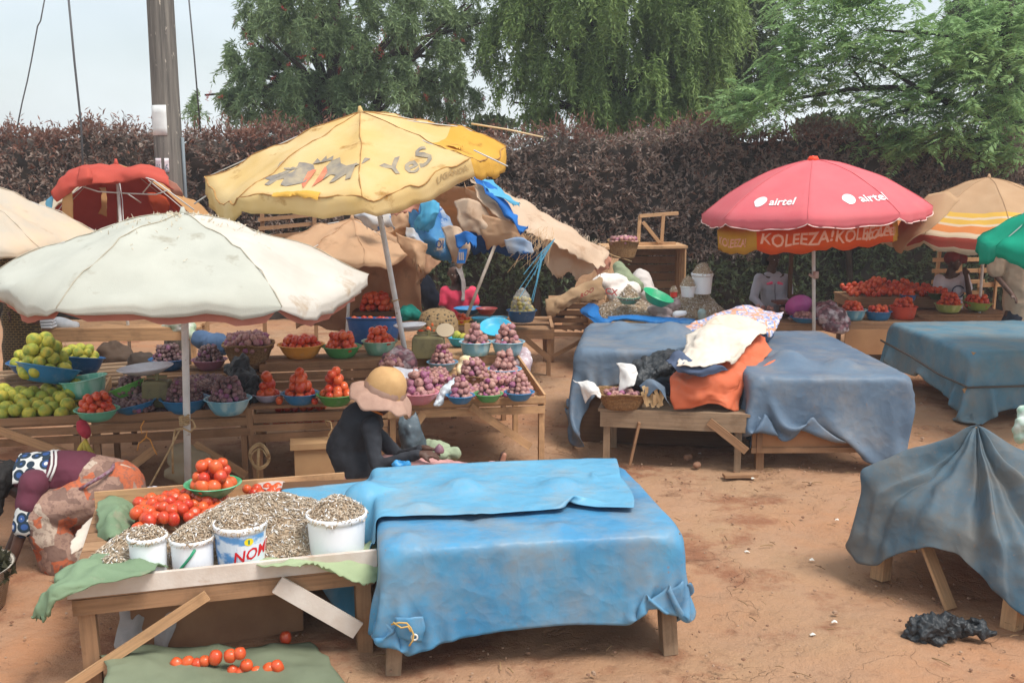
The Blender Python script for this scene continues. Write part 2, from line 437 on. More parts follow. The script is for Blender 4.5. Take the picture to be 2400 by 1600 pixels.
# ================================================================== ground
def ground():
    xs = np.concatenate([np.linspace(-60, -14, 22)[:-1], np.linspace(-14, -6, 40)[:-1], np.linspace(-6, 7, 300)[:-1], np.linspace(7, 15, 40)[:-1], np.linspace(15, 60, 22)])
    ys = np.concatenate([np.linspace(-12, 3, 14)[:-1], np.linspace(3, 12, 260)[:-1], np.linspace(12, 22, 80)[:-1], np.linspace(22, 70, 26)])
    X, Y = np.meshgrid(xs, ys); P = np.stack([X, Y, 0*X], -1)
    z = .022*fbm(P, .9, 3, 3)+.016*fbm(P, 3.2, 8, 4)
    v = np.abs(vnoise(P+.25*np.stack([fbm(P, 1.5, 31), fbm(P, 1.5, 32), 0*X], -1), 1.3, 40)); z -= .016*np.exp(-(v/.035)**2)*np.clip(vnoise(P, .5, 44)+.45, 0, 1)
    near = np.clip((Y-2)/2, 0, 1)*np.clip((24-Y)/4, 0, 1)
    P[..., 2] = z*near-.012
    t = NT('clay_ground'); c = t.coord()
    big = t.ramp(t.noise(c, .42, 4), .36, .62); mid = t.ramp(t.noise(c, 1.7, 6, .65), .4, .62)
    col = t.mix(big, lin(172, 138, 108), lin(178, 128, 94)); col = t.mix(t.math('MULTIPLY', mid, .6), col, lin(172, 138, 112))
    red = t.ramp(t.noise(t.mapping(c, (1, 1, 1), (7, 3, 0)), 1.1, 7, .7), .53, .63); col = t.mix(t.math('MULTIPLY', red, .8), col, lin(140, 92, 68))
    drk = t.ramp(t.noise(t.mapping(c, (1, 1, 1), (2, 9, 4)), 2.6, 8, .72), .58, .68); col = t.mix(t.math('MULTIPLY', drk, .65), col, lin(108, 76, 58))
    vo = t.n('ShaderNodeTexVoronoi'); vo.feature = 'DISTANCE_TO_EDGE'; t.set(vo, 'Scale', 1.7)
    wv = t.n('ShaderNodeVectorMath'); wv.operation = 'ADD'; t.set(wv, 0, c); nn = t.n('ShaderNodeTexNoise'); t.set(nn, 'Scale', 3.); t.set(nn, 'Detail', 5); t.set(nn, 'Vector', c)
    t.set(wv, 1, nn.outputs['Color']); t.t.links.new(wv.outputs[0], vo.inputs['Vector'])
    ck = t.ramp(vo.outputs['Distance'], .004, .022, (1, 1, 1, 1), (0, 0, 0, 1)); cm = t.ramp(t.noise(c, .8, 3), .5, .58)
    ckm = t.math('MULTIPLY', ck, cm); col = t.mix(t.math('MULTIPLY', ckm, .12), col, lin(112, 76, 58))
    spk = t.ramp(t.noise(c, 62, 2), .7, .76); col = t.mix(t.math('MULTIPLY', spk, .55), col, lin(96, 72, 58))
    h = t.math('ADD', t.noise(c, 9, 8, .65), t.math('MULTIPLY', t.noise(c, 70, 4, .7), .25)); h = t.math('SUBTRACT', h, t.math('MULTIPLY', ckm, .3))
    m = t.finish(col, .95, h, .8, .05, 0, .15)
    b = MB(); b.grid(P); o = b.build('ground', m, None, True, local=True); o['kind'] = 'structure'
ground()
# ================================================================== foliage
def leafmat(name, cols, trans=.3, rough=.55):
    t = NT(name); g = t.n('ShaderNodeNewGeometry').outputs['Random Per Island']
    nd = t.n('ShaderNodeValToRGB'); e = nd.color_ramp.elements
    for i, c in enumerate(cols):
        if i < 2: el = e[i]
        else: el = e.new(.5)
        el.position = i/(len(cols)-1); el.color = c
    t.set(nd, 0, g)
    cl = t.noise(t.coord(), .9, 3); c = t.mix(t.ramp(cl, .3, .7), nd.outputs[0], t.mix(.55, nd.outputs[0], cols[0]))
    return t.finish(c, rough, None, trans=trans, spec=.25)
def unit(v): return v/(np.linalg.norm(v, axis=-1, keepdims=True)+1e-9)
def leaves(P, D, L, Wd, roll=None):
    """one pointed quad per leaf: base P, direction D, length L, width Wd"""
    n = len(P); r = NR.normal(size=(n, 3)) if roll is None else roll+NR.normal(size=(n, 3))*.35
    S = unit(np.cross(D, r)); N_ = np.cross(S, D)
    L = np.broadcast_to(L, n)[:, None]; Wd = np.broadcast_to(Wd, n)[:, None]
    mid = P+D*L*.42+N_*L*.06
    V = np.stack([P, mid+S*Wd*.5, P+D*L-N_*L*.05, mid-S*Wd*.5], 1).reshape(-1, 3)
    return V, np.arange(n*4).reshape(n, 4)
PURP = leafmat('purple_leaves', [lin(98, 82, 74), lin(152, 132, 120), lin(130, 106, 94), lin(168, 150, 138)], .2)
REDT = leafmat('red_shoot_leaves', [lin(112, 80, 70), lin(156, 108, 88), lin(124, 98, 88)], .3)
GRNH = leafmat('hedge_green_leaves', [lin(64, 74, 52), lin(120, 132, 94), lin(92, 102, 74)], .2)
BARK = mat('bark', lin(74, 58, 46), lin(50, 40, 34), 6, .9, .5, 30)
def hedge():
    root = thing('hedge', 'long tall clipped hedge of dark purple leaves, green below, behind the whole market', 'hedge', (0, 19.3, 0))
    x0, x1, yf = -13.5, 15.5, 18.7
    def front(x, z): q = np.stack([x, 0*x+5, z], -1); return yf+.28*fbm(q, .7, 2)+.12*fbm(q, 2.2, 5)
    def top(x): q = np.stack([x, 0*x, 0*x+1], -1); return 3.22+.2*fbm(q, .6, 12)+.18*fbm(q, 1.7, 15)
    xs = np.linspace(x0, x1, 140); zs = np.linspace(0, 1, 24)
    X, Z = np.meshgrid(xs, zs); T = top(X)-.12
    f = np.stack([X, front(X, Z*T)+.3, Z*T], -1); bk = np.stack([X, front(X, Z*T)+1.6, Z*T], -1)
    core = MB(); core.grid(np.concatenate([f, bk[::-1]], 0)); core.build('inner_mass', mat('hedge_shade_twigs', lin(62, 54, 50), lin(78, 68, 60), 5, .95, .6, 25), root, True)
    n = 14500; x = NR.uniform(x0, x1, n); z = NR.uniform(.05, 1, n)**.85; T = top(x); z = z*T
    tp = NR.random(n) < .13; z = np.where(tp, T+NR.uniform(-.1, .05, n), z)
    y = front(x, z)+np.abs(NR.normal(0, .14, n))-.03; y = np.where(tp, front(x, z)+NR.uniform(0, 1.3, n), y)
    C = np.stack([x, y, z], 1); ax = unit(np.stack([NR.normal(0, .45, n), -np.abs(NR.normal(.6, .4, n)), NR.normal(.55, .45, n)], 1)); ax[tp] = unit(np.stack([NR.normal(0, .4, n), NR.normal(-.2, .4, n), 1+0*x], 1))[tp]
    k = 8; Cc = np.repeat(C, k, 0); A = np.repeat(ax, k, 0); m = len(Cc)
    D = unit(A*.75+NR.normal(size=(m, 3))*.62+np.array([0, 0, -.25])); Pp = Cc+A*NR.uniform(-.07, .06, (m, 1))
    V, Q = leaves(Pp, D, NR.uniform(.07, .13, m), NR.uniform(.026, .044, m))
    hh = np.repeat(z/T+.16*vnoise(C, .9, 60), k); rd = NR.random(m)
    leftred = np.repeat(np.clip((-2-x)/6, 0, .35), k)
    mi = np.where(hh < .44, 2, np.where(rd < .07+leftred*np.clip(hh-.5, 0, 1)*1.5+.5*(hh > .985), 1, 0))
    for i, (nm, mt) in enumerate((('purple_leaves', PURP), ('red_shoots', REDT), ('green_leaves', GRNH))):
        s = mi == i; Vs = V.reshape(-1, 4, 3)[s].reshape(-1, 3); npmesh(nm, Vs, np.arange(len(Vs)).reshape(-1, 4), mt, root)
    # taller shoots along the top
    m = 900; xs = NR.uniform(x0, x1, m); b0 = np.stack([xs, yf+NR.uniform(0, .9, m), top(xs)-.05], 1); hs = NR.uniform(.08, .34, m)
    kk = 7; t = np.tile(np.linspace(.2, 1, kk), m); Pp = np.repeat(b0, kk, 0); Pp[:, 2] += t*np.repeat(hs, kk); D = unit(NR.normal(size=(m*kk, 3))*.6+np.array([0, 0, .7]))
    V, Q = leaves(Pp, D, NR.uniform(.07, .13, m*kk), .026); npmesh('top_shoots', V, Q, REDT, root)
    for i in range(20):
        xx = x0+1+i*1.42+R_.uniform(-.25, .25); yy = yf+.12+R_.uniform(-.1, .1); dx = R_.uniform(-.15, .15)
        tk = MB(); tk.tube([(xx, yy, -.02), (xx+dx*.5, yy, .8), (xx+dx, yy+.25, 1.9)], [.085, .065, .04], 7); tk.build('stem', BARK, root, True)
hedge()
def ellips(lst, Y):
    out = []
    for px, py, rx, ry in lst:
        c = aty(px, py, Y); s = ppm(c); out.append((c, rx/s, ry/s))
    return out
def inside(E, n, shell=.35):
    vol = np.array([e[1]**2*e[2] for e in E])**.8; w = vol/vol.sum(); ii = NR.choice(len(E), n, p=w)
    d = unit(NR.normal(size=(n, 3))); r = 1-NR.random(n)**1.4*(1-shell)*.9
    C = np.array([tuple(e[0]) for e in E])[ii]; S = np.array([(e[1], min(e[1], 2.4), e[2]) for e in E])[ii]
    return C+d*r[:, None]*S, d
def weeping(name, label, E, Y, m, n, ln, trunk, parts=None, lw=(.1, .17, .026), droop=.5, nz=1.):
    c = trunk[0]; root = thing(name, label, 'tree', (c[0], c[1], 0), 'tall trees behind the hedge')
    P, d = inside(E, n); k = 26
    cc = P[NR.choice(n, n//22)]; j = np.argmin(((P[:, None]-cc[None])**2).sum(2), 1); P = cc[j]+(P-cc[j])*np.array([.5, .5, .62])
    L = NR.uniform(ln[0], ln[1], n); t = np.linspace(0, 1, k)[None, :, None]
    out = unit(d*np.array([1, 1, .35])+NR.normal(size=(n, 3))*.25)[:, None]; dn = np.array([0, 0, -1.])
    pos = P[:, None]+out*(L[:, None, None]*.5*(t-.35*t*t))+dn*L[:, None, None]*droop*.75*t*t
    tg = unit(out*(.5-.35*t)+dn*droop*1.5*t)
    Pp = pos.reshape(-1, 3); D = unit(tg.reshape(-1, 3)+NR.normal(size=(n*k, 3))*nz)
    V, Q = leaves(Pp, D, NR.uniform(lw[0], lw[1], n*k), lw[2]); npmesh('crown', V, Q, m, root)
    # shaded inner boughs and limbs
    b = MB(); top = max(e[0].z for e in E)
    b.tube([(c[0], c[1], 0), (c[0]+.15, c[1], 2.2), (c[0]-.1, c[1]+.2, 4.2), (c[0], c[1], top+.5)], [.34, .28, .2, .08], 10)
    for e in E:
        for q in range(3):
            z0 = R_.uniform(2.6, 4.6); en = e[0]+Vector((R_.uniform(-.6, .6)*e[1], R_.uniform(-.5, .5), R_.uniform(-.3, .5)*e[2]))
            a = Vector((c[0], c[1], z0)); b.tube([a, a.lerp(en, .5)+Vector((0, 0, .35)), en], [.1, .06, .02], 6)
    b.build('trunk', BARK, root, True)
    return root, P
BOTT = leafmat('bottlebrush_leaves', [lin(110, 132, 92), lin(158, 180, 126), lin(184, 200, 152), lin(132, 154, 110)], .35)
WILL = leafmat('weeping_leaves', [lin(108, 134, 80), lin(160, 184, 108), lin(184, 202, 130), lin(132, 158, 94)], .35)
ACAC = leafmat('feathery_leaves', [lin(118, 152, 98), lin(168, 200, 136), lin(190, 214, 156), lin(142, 174, 116)], .4)
DARKF = leafmat('deep_green_leaves', [lin(76, 90, 62), lin(116, 130, 88), lin(96, 110, 74)], .2)
E1 = ellips([(560, 190, 80, 60), (620, 100, 90, 90), (1110, 60, 60, 120), (830, -20, 260, 190), (700, 120, 150, 150), (980, 90, 170, 170), (640, 235, 120, 90), (760, 250, 140, 95), (520, 250, 70, 55), (900, 230, 170, 80), (1060, 190, 90, 110), (700, -90, 130, 120)], 23.5)
t1, _ = weeping('bottlebrush_tree', 'weeping bottlebrush tree dotted with small red flower spikes, behind the yellow parasol', E1, 23.5, BOTT, 4200, (.35, .8), (aty(800, 500, 23.8),))
P, d = inside(E1, 260, .8); P = P[d[:, 1] < .25][:130]; n = len(P)
kk = 26; Pp = np.repeat(P, kk, 0); ax = np.repeat(unit(NR.normal(size=(n, 3))*.5+np.array([0, -.3, -.6])), kk, 0); tt = np.tile(np.linspace(0, .13, kk), n)[:, None]
V, Q = leaves(Pp+ax*tt, unit(NR.normal(size=(n*kk, 3))), .055, .011); npmesh('flower_spikes', V, Q, mat('bottlebrush_red', lin(178, 52, 50), lin(196, 84, 72), 8, .7), t1)
E2 = ellips([(1200, 90, 70, 120), (1660, 30, 120, 120), (1220, 250, 60, 45), (1480, -60, 260, 200), (1330, 60, 140, 180), (1480, 150, 150, 190), (1600, 110, 120, 170), (1270, 215, 75, 75), (1560, 240, 110, 70), (1230, -40, 110, 110), (1400, 240, 90, 70)], 22.8)
weeping('weeping_tree', 'bright green weeping tree with long hanging foliage curtains, between bottlebrush and feathery tree', E2, 22.8, WILL, 5200, (.4, 1.0), (aty(1450, 500, 23.6),), lw=(.09, .16, .03), droop=.75, nz=.8)
E2b = ellips([(1700, 60, 170, 230), (1640, 200, 110, 120)], 25.5)
weeping('dark_tree', 'dark shaded evergreen tree standing deepest, between weeping and feathery trees', E2b, 25.5, DARKF, 1700, (.6, 1.3), (aty(1690, 500, 26),), lw=(.14, .22, .045))
# feathery tree: flat sprays of paired leaflets on long side limbs
def feathery():
    c = aty(2330, 480, 20.8); root = thing('feathery_tree', 'feathery acacia like tree with flat light green sprays and dark side limbs over the hedge', 'tree', (c.x, c.y, 0), 'tall trees behind the hedge')
    Y = 18.25
    E = ellips([(1900, 170, 130, 85), (1780, 240, 120, 55), (2020, 90, 150, 80), (2060, 240, 120, 55), (2230, 150, 190, 120), (2340, 60, 150, 130), (2260, 260, 150, 60), (2130, 320, 120, 45), (2300, 330, 90, 40), (1990, -10, 200, 60), (1740, 270, 60, 22), (1870, 90, 60, 60), (2390, 250, 60, 130), (2120, 350, 60, 30), (2380, 360, 40, 30)], Y)
    n = 2300; P, d = inside(E, n, .1); az = NR.normal(PI, 1.5, n)
    D = unit(np.stack([np.cos(az), np.sin(az)*.8-.2, NR.normal(-.15, .3, n)], 1)); L = NR.uniform(.25, .5, n)
    k = 12; t = np.linspace(0, 1, k); pos = P[:, None]+D[:, None]*(L[:, None, None]*t[None, :, None]); pos[..., 2] -= (L[:, None]*.25*t[None]**2)
    sd_ = unit(np.cross(D, np.array([0, 0, 1.])+NR.normal(size=(n, 3))*.25)); pp, dd, ll = [], [], []
    for s in (-1, 1):
        q = unit(sd_*s*.85+D*.55)[:, None]+np.zeros((n, k, 3)); q = unit(q+NR.normal(size=q.shape)*.12+np.array([0, 0, -.12]))
        pp.append(pos.reshape(-1, 3)); dd.append(q.reshape(-1, 3)); ll.append((L[:, None]*.34*np.sin(PI*(.12+.8*t))[None]).reshape(-1))
    Pp, Dd, Ll = np.concatenate(pp), np.concatenate(dd), np.concatenate(ll)
    V, Q = leaves(Pp, Dd, Ll, np.clip(Ll*.3, .022, .05), roll=np.array([0, 0, 1.])); npmesh('crown', V, Q, ACAC, root)
    b = MB(); a = lambda px, py: aty(px, py, Y)
    b.tube([(c.x, c.y, 0), (c.x-.1, c.y, 2.4), Vector((c.x-.1, c.y-.3, 3.9)), a(2350, 170), a(2360, 60), a(2380, -200)], [.2, .18, .16, .12, .09, .05], 9)
    for pts, r in (([a(2320, 280), a(2240, 245), a(2160, 212), a(2080, 205), a(1990, 210), a(1860, 232), a(1800, 255)], .075), ([a(2160, 212), a(2060, 150), a(1980, 130)], .04), ([a(2330, 250), a(2160, 250), a(2060, 275)], .04), ([a(2360, 120), a(2200, 80), a(2040, 70)], .05), ([a(2030, 206), a(1990, 150), a(1960, 170)], .025), ([a(2325, 330), a(2230, 320), a(2130, 345)], .035), ([a(2290, 215), a(2190, 330), a(2150, 400)], .014)):
        b.tube(pts, [r*(1-.75*i/(len(pts)-1)) for i in range(len(pts))], 6)
    b.build('trunk', mat('dark_bark', lin(58, 46, 40), lin(40, 34, 30), 6, .9, .4, 30), root, True)
feathery()
E4 = ellips([(2360, 60, 150, 140), (2420, 220, 100, 130)], 24)
weeping('broad_tree', 'dark broad tree behind the feathery tree at the picture edge', E4, 24, DARKF, 1000, (.4, .9), (aty(2400, 500, 24.3),), lw=(.12, .2, .05))
# low bushes seen through the gap between the trees
E5 = ellips([(1150, 300, 60, 26), (1950, 300, 90, 30)], 26)
P, d = inside(E5, 2600, 0); V, Q = leaves(P, unit(NR.normal(size=P.shape)+np.array([0, -.4, .3])), .2, .09)
tag(npmesh('bush', V, Q, GRNH), 'low green bushes showing in the gaps between the tall trees', 'bush', kind='stuff')
# ================================================================== utility pole and wires
def utility():
    b0 = aty(412, 640, 14.2); b0.z = 0; tp = aty(372, -60, 14.2)
    ax = (tp-b0); at = lambda t: b0+ax*t
    root = thing('utility_pole', 'tall weathered wooden utility pole with a white tin plate, behind red parasol', 'utility pole', b0)
    b = MB(); pts = [at(t) for t in np.linspace(0, 1.1, 14)]; b.tube(pts, [.2-.035*t for t in np.linspace(0, 1, 14)], 20)
    t = NT('pole_wood'); v = t.mapping(t.coord(), (16, 16, .8)); n1 = t.noise(v, 1.2, 6, .65)
    c = t.mix(t.ramp(n1, .35, .65), lin(84, 80, 76), lin(128, 122, 114)); c = t.mix(t.ramp(t.noise(t.mapping(t.coord(), (20, 20, 6)), 1., 4), .66, .7), c, lin(190, 180, 166)); pm = t.finish(c, .9, n1, .6, .02)
    b.build('pole', pm, root, True)
    def plate(py0, py1, a0, a1, m, nm):
        def f(py):
            lo, hi = 0., 1.1
            for _ in range(30):
                mm = (lo+hi)/2
                if proj(at(mm))[1] > py: lo = mm
                else: hi = mm
            return 1-lo
        g = []
        for py in np.linspace(py0, py1, 5):
            cc = at(1-f(py)); rr = .2-.035*(1-f(py))+.006
            g.append([(cc.x+rr*math.sin(a), cc.y-rr*math.cos(a), cc.z) for a in np.linspace(a0, a1, 8)])
        q = MB(); q.grid(np.array(g)); o = q.build(nm, m, root, True); md = o.modifiers.new('t', 'SOLIDIFY'); md.thickness = .004; return o
    plate(248, 318, -1.05, .3, mat('tin_plate', lin(226, 228, 226), lin(206, 208, 206), 6, .5, dirt=lin(110, 90, 80), ds=22, da=(.66, .7)), 'tin_plate')
    def tof(py):
        lo, hi = 0., 1.1
        for _ in range(30):
            mm = (lo+hi)/2
            if proj(at(mm))[1] > py: lo = mm
            else: hi = mm
        return lo
    def digits(s, x0, x1, py0, py1):
        vs, fs = text2d(s, 1.); A = np.array(vs); lo, hi = A.min(0), A.max(0)
        def fn(x, y):
            tt = tof(py1+(py0-py1)*(y-lo[1])/(hi[1]-lo[1])); f = 1-tt; cc = at(tt); rr = .2-.035*(1-f)+.011; a = x0+(x1-x0)*(x-lo[0])/(hi[0]-lo[0])
            return (cc.x+rr*math.sin(a), cc.y-rr*math.cos(a), cc.z)
        decal('poster_print', [(vs, fs)], fn, mat('poster_grey', lin(120, 128, 140)), root)
    plate(371, 402, -.8, -.25, mat('poster_paper', lin(222, 214, 216), lin(200, 180, 186), 14, .8), 'poster'); plate(371, 404, -.02, .28, MATS['poster_paper'], 'poster')
    digits('06', -.7, -.3, 384, 402); digits('6', 0, .25, 384, 403)
    q = MB(); off = Vector((.2, -.03, 0)); q.tube([at(t)+off for t in np.linspace(0, .6, 6)], .022, 8); q.build('cable_conduit', mat('grey_conduit', lin(120, 130, 136)), root, True)
utility()
WIRE = mat('wire', lin(84, 84, 86), None, 4, .6)
def wire(lab, pts, r=.012):
    b = MB(); b.tube([aty(*p) for p in pts], r, 6); tag(b.build('wire', WIRE, None, True), lab, 'wire', 'wires on the pole side')
wire('taut straight guy wire falling from above onto the red parasol side', [(158, -30, 15), (175, 150, 15), (190, 290, 15), (198, 480, 15)], .016)
wire('thin crinkled wire sagging down to the hedge top, leftmost of the wires', [(110, -30, 17), (95, 50, 17), (88, 62, 17), (74, 140, 17), (64, 190, 17), (52, 240, 17), (40, 300, 17)], .011)
wire('thin slanting wire just beside the utility pole, in front of the bottlebrush', [(440, -30, 15), (455, 130, 15), (470, 310, 15)], .012)

hz = MB(); hz.box((0, 29.5, 8.4), (124, 86, 19)); ho = hz.build('haze', [], None, local=True); ho['kind'] = 'stuff'
hm = bpy.data.materials.new('haze_air'); hm.use_nodes = True; hm.node_tree.nodes.clear(); hv = hm.node_tree.nodes.new('ShaderNodeVolumePrincipled'); hq = hm.node_tree.nodes.new('ShaderNodeOutputMaterial')
hv.inputs['Density'].default_value = HAZE; hv.inputs['Color'].default_value = (.9, .94, 1, 1); hv.inputs['Anisotropy'].default_value = .2; hm.node_tree.links.new(hv.outputs[0], hq.inputs['Volume']); ho.data.materials.append(hm)
# ================================================================== the row of stalls runs at a slant; (u, v) are metres along and into it
RA = (-3.98, 8.607); RANG = math.radians(11.4); RU = (math.cos(RANG), math.sin(RANG)); RV = (-RU[1], RU[0])
def rw(u, v, z=0.): return Vector((RA[0]+u*RU[0]+v*RV[0], RA[1]+u*RU[1]+v*RV[1], z))
def ru(px, v, z):
    a, b = -2., 7.
    for _ in range(40):
        m = (a+b)/2
        if proj(rw(m, v, z))[0] < px: a = m
        else: b = m
    return a
class Frame:
    """a rectangle on the ground: origin at its front corner, u along, v into the depth"""
    def __init__(s, O, ang): s.O = Vector((O[0], O[1], 0)); s.a = ang; s.U = Vector((math.cos(ang), math.sin(ang), 0)); s.V = Vector((-math.sin(ang), math.cos(ang), 0))
    def __call__(s, u, v, z=0.): return s.O+s.U*u+s.V*v+Vector((0, 0, z))
def fr_of(Pa, Pb): d = Vector(Pb)-Vector(Pa); return Frame(Pa, math.atan2(d.y, d.x)), math.hypot(d.x, d.y)
def table(name, label, fr, L, D, h, wd=WOOD, planks=5, rail=.09, legs=True, lw=.055, braces=(), splay=0., gap=.012, group=None, rails=True, cat='table', ptop=None, over=.02, skip=()):
    root = thing(name, label, cat, fr(L/2, D/2), group)
    b = MB(); w = D/planks
    for i in range(planks): b.beam(fr(-over, w*(i+.5)+R_.uniform(-.004, .004), h-.014+R_.uniform(-.002, .002)), fr(L+over+R_.uniform(-.03, .02), w*(i+.5), h-.014), w-gap, .026)
    b.build('tabletop', ptop or wd, root)
    if rails:
        for nm, p, q in (('front', (.0, .014), (L, .014)), ('back', (0, D-.014), (L, D-.014)), ('side', (.014, .03), (.014, D-.03)), ('side', (L-.014, .03), (L-.014, D-.03))):
            if nm in skip: continue
            b = MB(); b.beam(fr(p[0], p[1], h-.03-rail/2), fr(q[0], q[1], h-.03-rail/2+R_.uniform(-.006, .006)), .028, rail); b.build('rail', wd, root)
    if legs:
        for u, v in ((.06, .06), (L-.06, .06), (.06, D-.06), (L-.06, D-.06)):
            b = MB(); su = splay*(1 if u > L/2 else -1); b.beam(fr(u+su+R_.uniform(-.02, .02), v, -.03), fr(u, v, h-.032), lw*R_.uniform(.9, 1.15), lw, up=fr.U); b.build('leg', wd, root)
    for br in braces:
        u0, z0, u1, z1 = br[:4]; bw = br[4] if len(br) > 4 else .07; m = br[5] if len(br) > 5 else wd; vv = br[6] if len(br) > 6 else -.018
        b = MB(); b.beam(fr(u0, vv, z0), fr(u1, vv, z1), .022, bw, up=(0, 0, 1)); b.build('brace', m, root)
    return root
def slats(b, fr, u0, u1, v, zs, w=.075, t=.018):
    for z in zs: b.beam(fr(u0, v, z), fr(u1+R_.uniform(-.02, .02), v, z+R_.uniform(-.008, .008)), t, w)
FL = lambda px, Y: (aty(px, 900, Y).x, Y)
# ---- front fish table
f1, L1 = fr_of((-2.30, 5.27, 0), (-.777, 5.70, 0)); D1 = 1.5
T1 = table('display_table', 'wide wooden market table with a worn white front board, heaped with dried fish', f1, L1, D1, .52, planks=9, lw=.085, rail=.085,
           braces=((-.1, .0, .68, .46, .055, WOODP, -.035), (1.05, .48, 1.48, .16, .1, PAINTED, -.035)))
b = MB(); b.beam(f1(-.02, .012, .55), f1(L1+.02, .012, .558), .03, .095); b.build('front_board', PAINTED, T1)
b = MB(); b.beam(f1(-.02, D1-.01, .57), f1(L1+.02, D1-.01, .57), .025, .12); b.build('back_board', WOODP, T1)
b = MB(); b.beam(f1(L1+.11, -.02, -.02), f1(L1+.02, .1, .5), .05, .04, up=f1.U); b.build('leg', WOOD, T1)
# ---- tarp covered front table
fb = Frame((-.66, 5.46), math.radians(9)); LB, DB, HB = 1.6, 1.36, .7
table('covered_table', 'wooden table hidden under the bright blue tarpaulin, only its grey legs showing', fb, LB, DB, HB, WOODG, 6, lw=.085, splay=.05)
# ---- oranges stall, onion stall, tomato stall, red onion stall
def tray_stall(name, label, u0, u1, D, zf, zb, front, legs_h=.0, wd=WOOD, back=None, cat='stall', rails=3, braces=(), dv=0):
    fr = Frame(rw(u0, dv), RANG); L = u1-u0; root = thing(name, label, cat, fr(L/2, D/2), 'slatted wooden stalls in the middle row')
    b = MB(); n = max(4, int(D/.12))
    for i in range(n):
        t = (i+.5)/n; z = zf+(zb-zf)*t; b.beam(fr(0, D*t, z-.012), fr(L, D*t, z-.012), D/n-.008, .022)
    b.build('tray', wd, root)
    b = MB()
    for k in range(front): b.beam(fr(-.01+R_.uniform(-.02, .02), -.012, zf+.035-k*.088+R_.uniform(-.006, .006)), fr(L+.01+R_.uniform(-.03, .03), -.012, zf+.035-k*.088+R_.uniform(-.012, .012)), .02, .066+R_.uniform(-.008, .008))
    b.build('front_slats', wd, root)
    for u in (0, L):
        b = MB(); b.beam(fr(u, .02, zf+.02), fr(u, D, zb+.05), .02, .1); b.build('side_board', WOODP, root)
    for u, v, zz in ((.03, .03, zf), (L-.03, .03, zf), (.03, D-.04, zb), (L-.03, D-.04, zb)):
        b = MB(); b.beam(fr(u, v, -.03), fr(u, v, zz-.03), .055, .05, up=fr.U); b.build('leg', wd, root)
    for u0_, z0, u1_, z1 in braces:
        b = MB(); b.beam(fr(u0_, -.036, z0), fr(u1_, -.036, z1), .022, .07); b.build('brace', WOODP, root)
    return root, fr, L
uL0, uL1 = -.75, ru(186, 0, .6)
SL, fL, LL = tray_stall('citrus_stall', 'slatted wooden stall heaped with green and yellow oranges at the frame edge', uL0, uL1, .85, .6, .72, 3, braces=((.5, .58, 1.3, .22),))
uK0, uK1 = ru(215, 0, .6), ru(578, 0, .6)
SK, fK, LK = tray_stall('shallot_stall', 'slatted wooden stall of small dark shallots behind the grey umbrella pole', uK0, uK1, 1.0, .6, .7, 3, braces=((.12, .08, .5, .36), (1.24, .08, .82, .38)))
uJ0, uJ1 = ru(596, 0, .62), ru(905, 0, .62)
SJ, fJ, LJ = tray_stall('tomato_stall', 'two tier slatted wooden stall with bowls of red tomatoes, behind the hat wearer', uJ0, uJ1, 1.0, .54, .62, 3)
b = MB(); b.beam(fJ(-.03, .1, .665), fJ(LJ+.03, .1, .665), .2, .028); b.build('front_shelf', WOOD, SJ)
b = MB()
for i in range(3): b.beam(fJ(-.02+.1*(i == 0), 1.06+i*.15, .85), fJ(LJ+.06, 1.06+i*.15, .85), .14, .028)
b.build('upper_shelf', WOOD, SJ)
b = MB(); slats(b, fJ, .02, LJ, 1.0, (.82, .73, .64), .075); b.build('back_slats', WOOD, SJ)
for u in (.0, LJ):
    b = MB(); b.beam(fJ(u, 1.42, -.03), fJ(u, 1.42, .83), .06, .05, up=fJ.U); b.build('post', WOOD, SJ)
b = MB(); b.beam(fJ(.0, .03, .0), fJ(-.05, .0, .67), .06, .055, up=fJ.U); b.build('post', WOOD, SJ)
uI0, uI1 = ru(912, 0, .62), ru(1278, 0, .62)
SI, fI, LI = tray_stall('red_onion_stall', 'wooden stall with a slanting tray of large pink onions and many bowls', uI0, uI1, 1.25, .6, .72, 2, wd=WOODP, braces=((.72, .6, 1.27, .2), (.3, .56, .12, .3)))
b = MB()
for i in range(4): b.beam(fI(-.04, 1.36+i*.15, .8), fI(LI+.05, 1.36+i*.15, .8), .14, .028)
b.build('upper_shelf', WOODP, SI)
b = MB(); slats(b, fI, 0, LI, 1.29, (.76, .68), .07); b.build('back_slats', WOOD, SI)
for u in (.03, LI-.03):
    b = MB(); b.beam(fI(u, 1.85, -.03), fI(u, 1.85, .78), .06, .05, up=fI.U); b.build('post', WOOD, SI)
# raised slatted rack behind the shallots
fk2 = Frame(rw(ru(100, 1.1, .78), 1.1), RANG); LK2 = 2.0
rk = thing('slatted_rack', 'low rack of loose slats laid across behind the shallot stall, carrying three bowls', 'rack', fk2(LK2/2, .35))
b = MB()
for i in range(5): b.beam(fk2(.7, .05+i*.13, .74), fk2(LK2, .05+i*.13, .74), .09, .022)
b.build('shelf_slats', WOOD, rk)
b = MB()
for i in range(6): b.beam(fk2(-.75, -.12+i*.1, .68+.018*i), fk2(.66, .1+i*.1, .70+.018*i), .06, .02)
b.build('loose_panel', WOODG, rk)
b = MB(); b.beam(fk2(.68, -.05, .7), fk2(.72, .62, .745), .04, .03); b.build('batten', WOODD, rk)
for u, v in ((-.6, .3), (.7, .5), (LK2-.05, .05), (LK2-.05, .55)):
    b = MB(); b.beam(fk2(u, v, -.03), fk2(u, v, .66 if u < 0 else .725), .05, .05, up=fk2.U); b.build('leg', WOODD, rk)
